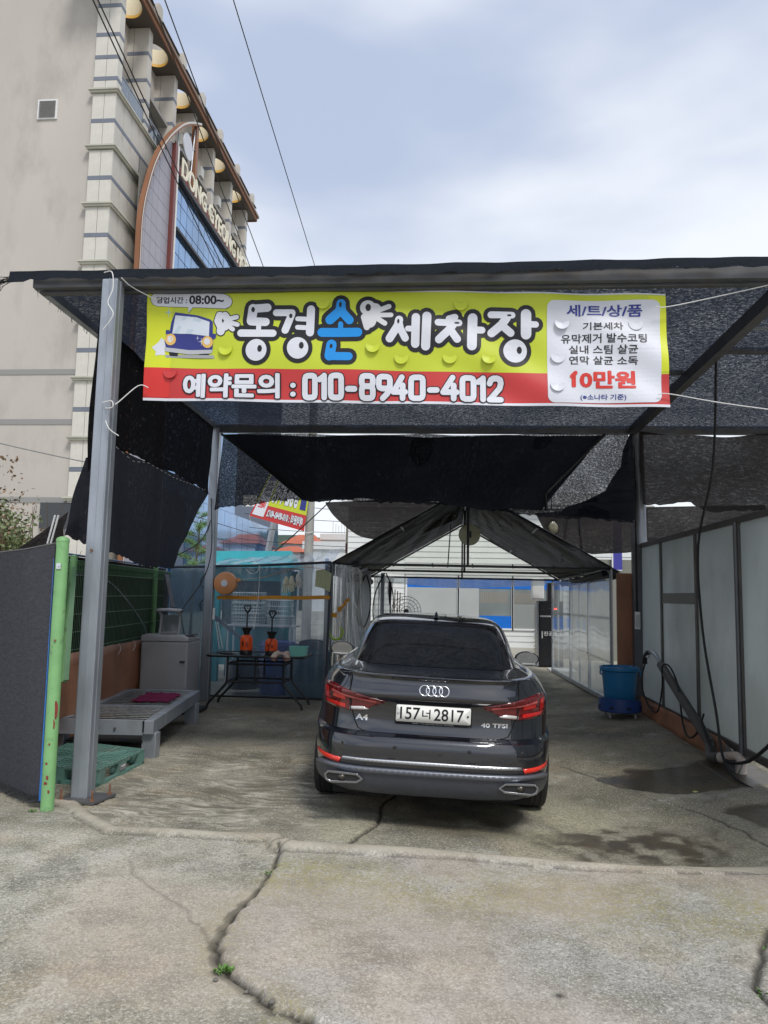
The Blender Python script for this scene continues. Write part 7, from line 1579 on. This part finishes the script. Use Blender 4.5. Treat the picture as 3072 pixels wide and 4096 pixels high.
for i in range(15): MB().add([(-24.72, HY+.10, 29.46+.072*i), (-23.70, HY+.10, 29.46+.072*i), (-23.70, HY+.155, 29.505+.072*i), (-24.72, HY+.155, 29.505+.072*i)], [(0, 1, 2, 3)]).build('vent_slat', pm('vent_grey', (.22, .22, .22), .5), vt, fix=False)
box('dark_louvre', -22.9, -20.6, HY-.02, HY+.24, 4.9, 6.35, pm('louvre_dark', (.055, .06, .065), .5), ho); box('side_louvre', HX, HX+.03, 44.6, 45.6, 27.9, 29.0, pm('louvre_side', (.12, .125, .14), .5), ho)
box('lower_wing', -20.0, -17.5, 88, 96, 0, 6.5, pm('wing_beige', (.45, .43, .38), .8), ho)
box('podium_wall', -22, -19.2, 47, 48, 0, 5.5, pm('wing_beige', (.45, .43, .38), .8), ho); 

# ------------------------------------------------------------------ far background through the gap
hill = MB(); P = []
for i in range(2):
    P.append([(-180+8*j, 420+i*60, (38+4*math.sin(j*.22+1.2)+1.5*math.sin(j*.7)) if i else -1) for j in range(60)])
hill.grid(P); tag(hill.build('hills', pm('hill_green', (.045, .075, .06), .9, vary=.3, vscale=.05), None, smooth=True), 'distant wooded hill', kind='structure')
rfm = pm('orange_tiles', (.50, .12, .05), .6, vary=.15, vscale=1.5); wlm = pm('far_white', (.66, .67, .66), .7, vary=.05); wnd = pm('far_window', (.10, .17, .30), .2)
def house(label, x0, x1, y0, y1, h, rh, roofc=rfm, wins=3, hip=True):
    h_ = thing('far_house', label, 'house', ((x0+x1)/2, y0, 0)); box('wall', x0, x1, y0, y1, 0, h, wlm, h_)
    if rh > 0:
        yc_ = (y0+y1)/2; e = .4; n_ = max(3, int((x1-x0)/1.2))
        m_ = MB().add([(x0-e, y0-e, h), (x1+e, y0-e, h), (x1-.8, yc_, h+rh), (x0+.8, yc_, h+rh), (x0-e, y1+e, h), (x1+e, y1+e, h)], [(0, 1, 2, 3), (3, 2, 5, 4), (0, 3, 4), (1, 5, 2)]); m_.build('roof', roofc, h_)
    else: box('parapet', x0-.2, x1+.2, y0-.2, y0+.1, h-.2, h+.5, wlm, h_)
    for i in range(wins):
        a = x0+(x1-x0)*(i+.3)/wins; w_ = box('window', a, a+(x1-x0)*.4/wins, y0-.05, y0, h-2.2, h-.9, white_m, h_); box('pane', a+.1, a+(x1-x0)*.4/wins-.1, y0-.08, y0-.05, h-2.1, h-1.0, wnd, w_)
    return h_
house('orange roofed house behind the slanting banner, the higher one', -17.6, -14.2, 80, 88, 6.7, 1.3, wins=3)
house('orange roofed house with green gable in front of the higher orange roof', -16.3, -13.8, 70, 76, 5.3, .75, wins=2)
house('long white flat building with roof antennas right of the concrete pole', -15.2, -8.0, 90, 98, 8.1, 0, wins=5)
house('low white house with blue windows left of the tent ridge', -13.0, -8.9, 68, 74, 5.7, 0, wins=3)
tag(box('white_column', -3.17, -2.75, 24.5, 25.2, 0, 3.75, wlm), 'white narrow wall column left of the office siding', 'wall')
tag(box('beige_column', -3.36, -3.18, 24.5, 24.8, 0, 3.75, pm('column_beige', (.42, .37, .30), .7)), 'narrow beige column beside the white wall column', 'column'); tag(box('dark_red_box', -3.34, -3.18, 24.3, 24.48, 2.9, 3.2, pm('box_darkred', (.10, .03, .025), .6)), 'dark red box fixed on the beige column', 'box')
ant = MB()
for i in range(6): ant.tube([(-14.2+.35*i, 92, 8.4), (-14.2+.35*i, 92, 10.2-.2*(i % 3))], .06, 5)
tag(ant.build('roof_antennas', white_m), 'cluster of white antennas on the long white building', 'antenna')
pc_ = thing('concrete_pole', 'grey concrete utility pole right of the slanting banner', 'pole', (-4.66, 25, 0)); MB().tube([(-4.66, 25, 0), (-4.62, 25, 8)], .15, 14, radii=[.16, .13]).build('shaft', pm('pole_concrete', (.33, .33, .31), .8, vary=.1), pc_, smooth=True)
ps_ = thing('steel_pole', 'leaning galvanised pole left of the slanting banner', 'pole', (-7.1, 28, 0)); MB().tube([(-6.98, 28, 1.5), (-6.35, 28, 5.45)], .12, 12).build('shaft', galv, ps_, smooth=True); MB().tube([(-6.36, 28, 5.45), (-6.33, 28, 5.7)], .09, 8).build('cap', white_m, ps_, smooth=True); MB().tube([(-6.98, 28, 1.5), (-7.2, 28, 0)], .12, 12).build('shaft', galv, ps_, smooth=True)
MB().beam((-6.45, 27.8, 5.0), (-6.40, 27.8, 5.3), .2, .15).build('bracket', rust, ps_)
# slanting banner seen from its back (mirrored print)
b2 = thing('slanting_banner', 'smaller red and yellow banner seen mirrored from behind between two poles', 'banner', (-5.6, 25.3, 3.9))
SB = [Vector(p) for p in ((-4.72, 24.8, 5.45), (-6.15, 26.0, 6.2), (-7.02, 26.0, 4.25), (-5.12, 24.8, 3.62))]
SB = [Vector(p) for p in ((-4.60, 24.8, 5.35), (-5.95, 24.8, 5.55), (-6.62, 24.8, 4.10), (-4.78, 24.8, 3.60))]
def sb_(u, v, off=0.0): p = SB[0].lerp(SB[1], u).lerp(SB[3].lerp(SB[2], u), v); return Vector((p.x, p.y-off+.03*math.sin(u*6), p.z))
def sg_(nm, u0, u1, v0, v1, mat, off=0.0): return MB().grid([[sb_(u0+(u1-u0)*j/10, v0+(v1-v0)*i/6, off) for j in range(11)] for i in range(7)]).build(nm, mat, b2, smooth=True, fix=False)
sg_('yellow_field', 0, 1, 0, .70, ylw); sg_('red_field', 0, 1, .70, 1, redm); sg_('price_panel', .76, .97, .05, .95, whi, .012)
def stx(body, u0, u1, v0, v1, mat, off, bold=.03, nm='lettering'):
    vf = fit2d(text2d(body, bold), 0, 1, 0, 1); return MB().add([sb_(u0+(u1-u0)*p[0], v1-(v1-v0)*p[1], off) for p in vf[0]], vf[1]).build(nm, mat, b2, fix=False)
stx('예약문의 : 010-8940-4012', .05, .72, .75, .93, blk, .012, .10, 'lettering_outline'); stx('예약문의 : 010-8940-4012', .05, .72, .75, .93, whi, .016, .04)
stx('동경손세차장', .20, .74, .12, .62, blk, .012, .13, 'title_outline'); stx('동경손세차장', .20, .74, .12, .62, whi, .016, .05, 'title_lettering')
sg_('car_picture', .03, .15, .30, .62, nav, .012)
stx('세/트/상/품', .79, .94, .08, .18, navy, .016, .02); stx('기본세차', .81, .92, .22, .30, blk, .016, .01); stx('실내 스팀 살균', .79, .94, .33, .41, blk, .016, .01); stx('연막 살균 소독', .79, .94, .44, .52, blk, .016, .01); stx('10만원', .80, .93, .62, .78, txred, .016, .06)
tag(MB().box(-8.3, -7.75, 30, 30.05, 5.0, 5.45).build('far_sign', white_m), 'tiny white sign plate in front of the blue mirror glass', 'sign')
for lab, pts in (('upper tie of the slanting banner to the steel pole', [(-6.62, 24.8, 4.1), (-6.8, 26, 3.95), (-6.75, 28, 3.9)]), ('lower tie of the slanting banner to the concrete pole', [(-4.78, 24.8, 3.6), (-4.66, 24.8, 3.55), (-4.5, 24.85, 3.6)])): tag(cord('rope', pts, .012, rope_m), 'white '+lab, 'rope')

# overhead cables
cabm = pm('cable_black', (.012, .012, .014), .6)
def cable(label, p, q, r=.02, sag=.5, g='overhead cables'):
    p, q = Vector(p), Vector(q); pts = [p.lerp(q, i/24)-Vector((0, 0, sag*4*(i/24)*(1-i/24))) for i in range(25)]; return tag(MB().tube(pts, r, 6).build('overhead_cable', cabm, None, smooth=True), label, 'cable', g)
def ext(p, q, k=.5): p, q = Vector(p), Vector(q); return p-(q-p)*k, q+(q-p)*k*.6
for lab, p, q, r_, sg_x in (('thick twin cable crossing the hotel from the upper left, upper strand', (-10.4, 20, 18.75), (-11.25, 36, 17.35), .024, .12), ('thick twin cable crossing the hotel from the upper left, lower strand', (-10.55, 20, 18.75), (-11.45, 36, 17.15), .024, .12),
    ('thin cable running just right of the hotel roof edge, left one of two', (-8.79, 20, 18.66), (-9.95, 36, 17.38), .02, .03), ('thin cable running just right of the hotel roof edge, right one of two', (-8.42, 20, 18.65), (-9.28, 36, 17.375), .02, .03),
    ('single thin cable alone against the sky from the top middle', (-6.37, 20, 18.53), (-6.73, 36, 17.43), .017, .06)):
    a, b = ext(p, q); cable(lab, a, b, r_, sg_x)
cable('pale double cable crossing the lower stucco wall of the hotel', (-14.5, 20, 6.05), (-9.4, 20, 4.94), .018, .05).data.materials[0] = pm('cable_grey', (.22, .22, .22), .6)
for k, (z0, z1, x0) in enumerate(((5.9, 5.4, -7.6), (5.4, 5.0, -7.6), (4.9, 4.7, -7.2), (4.4, 4.35, -7.4), (3.9, 4.0, -7.2), (3.5, 3.4, -7.6))):
    cable(('highest', 'second highest', 'third', 'fourth', 'second lowest', 'lowest')[k]+' of the thin wires behind the slanting banner', (x0, 27, z0), (-1.5, 29, z1), .011, .12, 'wires between the poles')
cable('long wire slanting down to the clear partition from the tent net', (-1.9, 13, 3.35), (-3.0, 13, 2.3), .010, .02)

# plants
def leafcloud(name, c, rad, n, lm, parent=None, size=.05, seed=1, hollow=.35):
    random.seed(seed); m_ = MB(); c = Vector(c)
    cl = [(c+Vector((random.gauss(0, .45)*rad[0], random.gauss(0, .45)*rad[1], random.gauss(0, .42)*rad[2])), random.uniform(.18, .36)) for _ in range(26)]
    for i in range(n):
        cc, rr = random.choice(cl); p = cc+Vector((random.gauss(0, .5), random.gauss(0, .5), random.gauss(0, .5)))*rr*rad[0]*1.1
        s_ = size*random.uniform(.6, 1.3); d = Vector((random.gauss(0, 1), random.gauss(0, 1), random.gauss(-.3, .8))).normalized(); u = d.orthogonal().normalized(); w_ = d.cross(u)
        u = (u*math.cos(i)+w_*math.sin(i)); m_.add([p, p+d*s_*.5+u*s_*.28, p+d*s_, p+d*s_*.5-u*s_*.28], [(0, 1, 2, 3)])
    return m_.build(name, lm, parent, fix=False)
lf = pm('leaf_olive', (.15, .185, .075), .55, vary=.5, vscale=7); lf2 = pm('leaf_reddish', (.19, .12, .065), .6, vary=.4, vscale=6)
sh = thing('shrub', 'olive green shrub with reddish shoots behind the net screen at the left edge', 'shrub', (-7.6, 12.5, 0))
tag(leafcloud('leaves', (-7.75, 12.5, 2.15), (1.0, .8, .95), 5200, lf, sh, .085, 3), kind='stuff'); tag(leafcloud('shoot_leaves', (-7.75, 12.4, 2.55), (1.0, .7, .85), 700, lf2, sh, .075, 4), kind='stuff')
random.seed(8); m = MB()
for k in range(26):
    b = Vector((-7.7+random.gauss(0, .35), 12.5+random.gauss(0, .3), 1.0)); t_ = b+Vector((random.gauss(0, .5), random.gauss(0, .3), random.uniform(1.2, 2.6)*.95)); m.tube([b, b.lerp(t_, .5)+Vector((random.gauss(0, .05), 0, 0)), t_], .01, 5, radii=[.016, .010, .004])
    for j in range(9):
        p = b.lerp(t_, .55+.05*j); d = Vector((random.gauss(0, 1), random.gauss(0, 1), .3)).normalized(); 
m.build('stems', pm('stem_brown', (.10, .07, .045), .8), sh)
MB().tube([(-7.7, 12.5, 0), (-7.7, 12.5, 1.2)], .06, 8).build('trunk', pm('stem_brown', (.10, .07, .045), .8), sh, smooth=True)
pn = thing('pine_tree', 'bright green pine branches showing between the black net and the back post', 'tree', (-6.2, 18, 0))
nd = pm('pine_needles', (.10, .21, .05), .6, vary=.35, vscale=6); random.seed(12); m = MB(); bm_ = MB()
tip0 = Vector((-6.15, 18, 0))
bm_.tube([tip0, tip0+Vector((.05, 0, 1.8)), tip0+Vector((.15, 0, 3.3))], .03, 8, radii=[.04, .03, .012])
for k in range(16):
    h_ = 1.9+.11*k; a = k*2.4; ln = .50-.012*k; p = tip0+Vector((.08, 0, h_)); q = p+Vector((math.cos(a)*ln, math.sin(a)*ln*.8, .12)); bm_.tube([p, q], .012, 5)
    for j in range(150):
        t_ = random.uniform(.3, 1.1); b = p.lerp(q, t_)+Vector((random.gauss(0, .05), random.gauss(0, .05), random.gauss(0, .035))); d = Vector((random.gauss(0, 1), random.gauss(0, 1), random.uniform(.1, 1.4))).normalized()*.12; u = d.orthogonal().normalized()*.006; m.add([b-u, b+u, b+d], [(0, 1, 2)])
tag(m.build('needles', nd, pn, fix=False), kind='stuff'); bm_.build('trunk', pm('stem_brown', (.10, .07, .045), .8), pn, smooth=True)
def tuft(label, x, y, n, s_, seed):
    random.seed(seed); m_ = MB(); z = gnd(x, y)
    for i in range(n):
        b = Vector((x+random.gauss(0, s_*.5), y+random.gauss(0, s_*.35), z-.0)); a = random.random()*6.28; l = s_*random.uniform(.5, 1.1); d = Vector((math.cos(a)*l*.6, math.sin(a)*l*.6, l*random.uniform(.2, .7))); u = Vector((-math.sin(a), math.cos(a), 0))*l*.14
        m_.add([b, b+d*.5+u+Vector((0, 0, l*.1)), b+d, b+d*.5-u+Vector((0, 0, l*.1))], [(0, 1, 2, 3)])
    return tag(m_.build('weed', pm('weed_green', (.09, .20, .03), .6, vary=.3, vscale=30), None, fix=False), label, 'weed')
tuft('small green weed at the bend of the large crack', -.93, 3.38, 46, .05, 1); tuft('tiny green weed in the crack just below the mortar ridge', -1.02, 4.52, 18, .03, 2)
tuft('low green weeds in the crack at the lower right edge', 1.56, 4.0, 60, .06, 3); tuft('green weeds farther down the right edge crack', 1.36, 3.55, 60, .06, 4); tuft('thin moss tuft at the foot of the green post', -2.98, 5.50, 40, .03, 5)
m = MB().add([(2.07, 6.98, -.02), (2.10, 6.985, -.012), (2.12, 6.955, -.016), (2.085, 6.95, -.02)], [(0, 1, 2, 3)]); tag(m.build('fallen_leaf', pm('yellow_leaf', (.5, .55, .2), .5)), 'single fallen yellow green leaf on the wet patch', 'leaf')
for i, (x, y, r_) in enumerate(((-.95, 3.30, .012), (-.80, 3.22, .010), (-.68, 3.16, .014))):
    MB().lathe([(.0, 0), (r_, .004), (r_*.8, r_*.8), (0, r_)], (x, y, 0), 7).build('pebble', pm('pebble', (.16, .15, .13), .8), None)
    o = [q for q in bpy.data.objects if q.name.startswith('pebble')][-1]; tag(o, ('small stone in the crack beside the green weed', 'small stone in the middle of the lower crack', 'small stone at the right of the lower crack')[i], 'stone')
# buildings across the street behind the viewer (seen only in reflections and from the side)
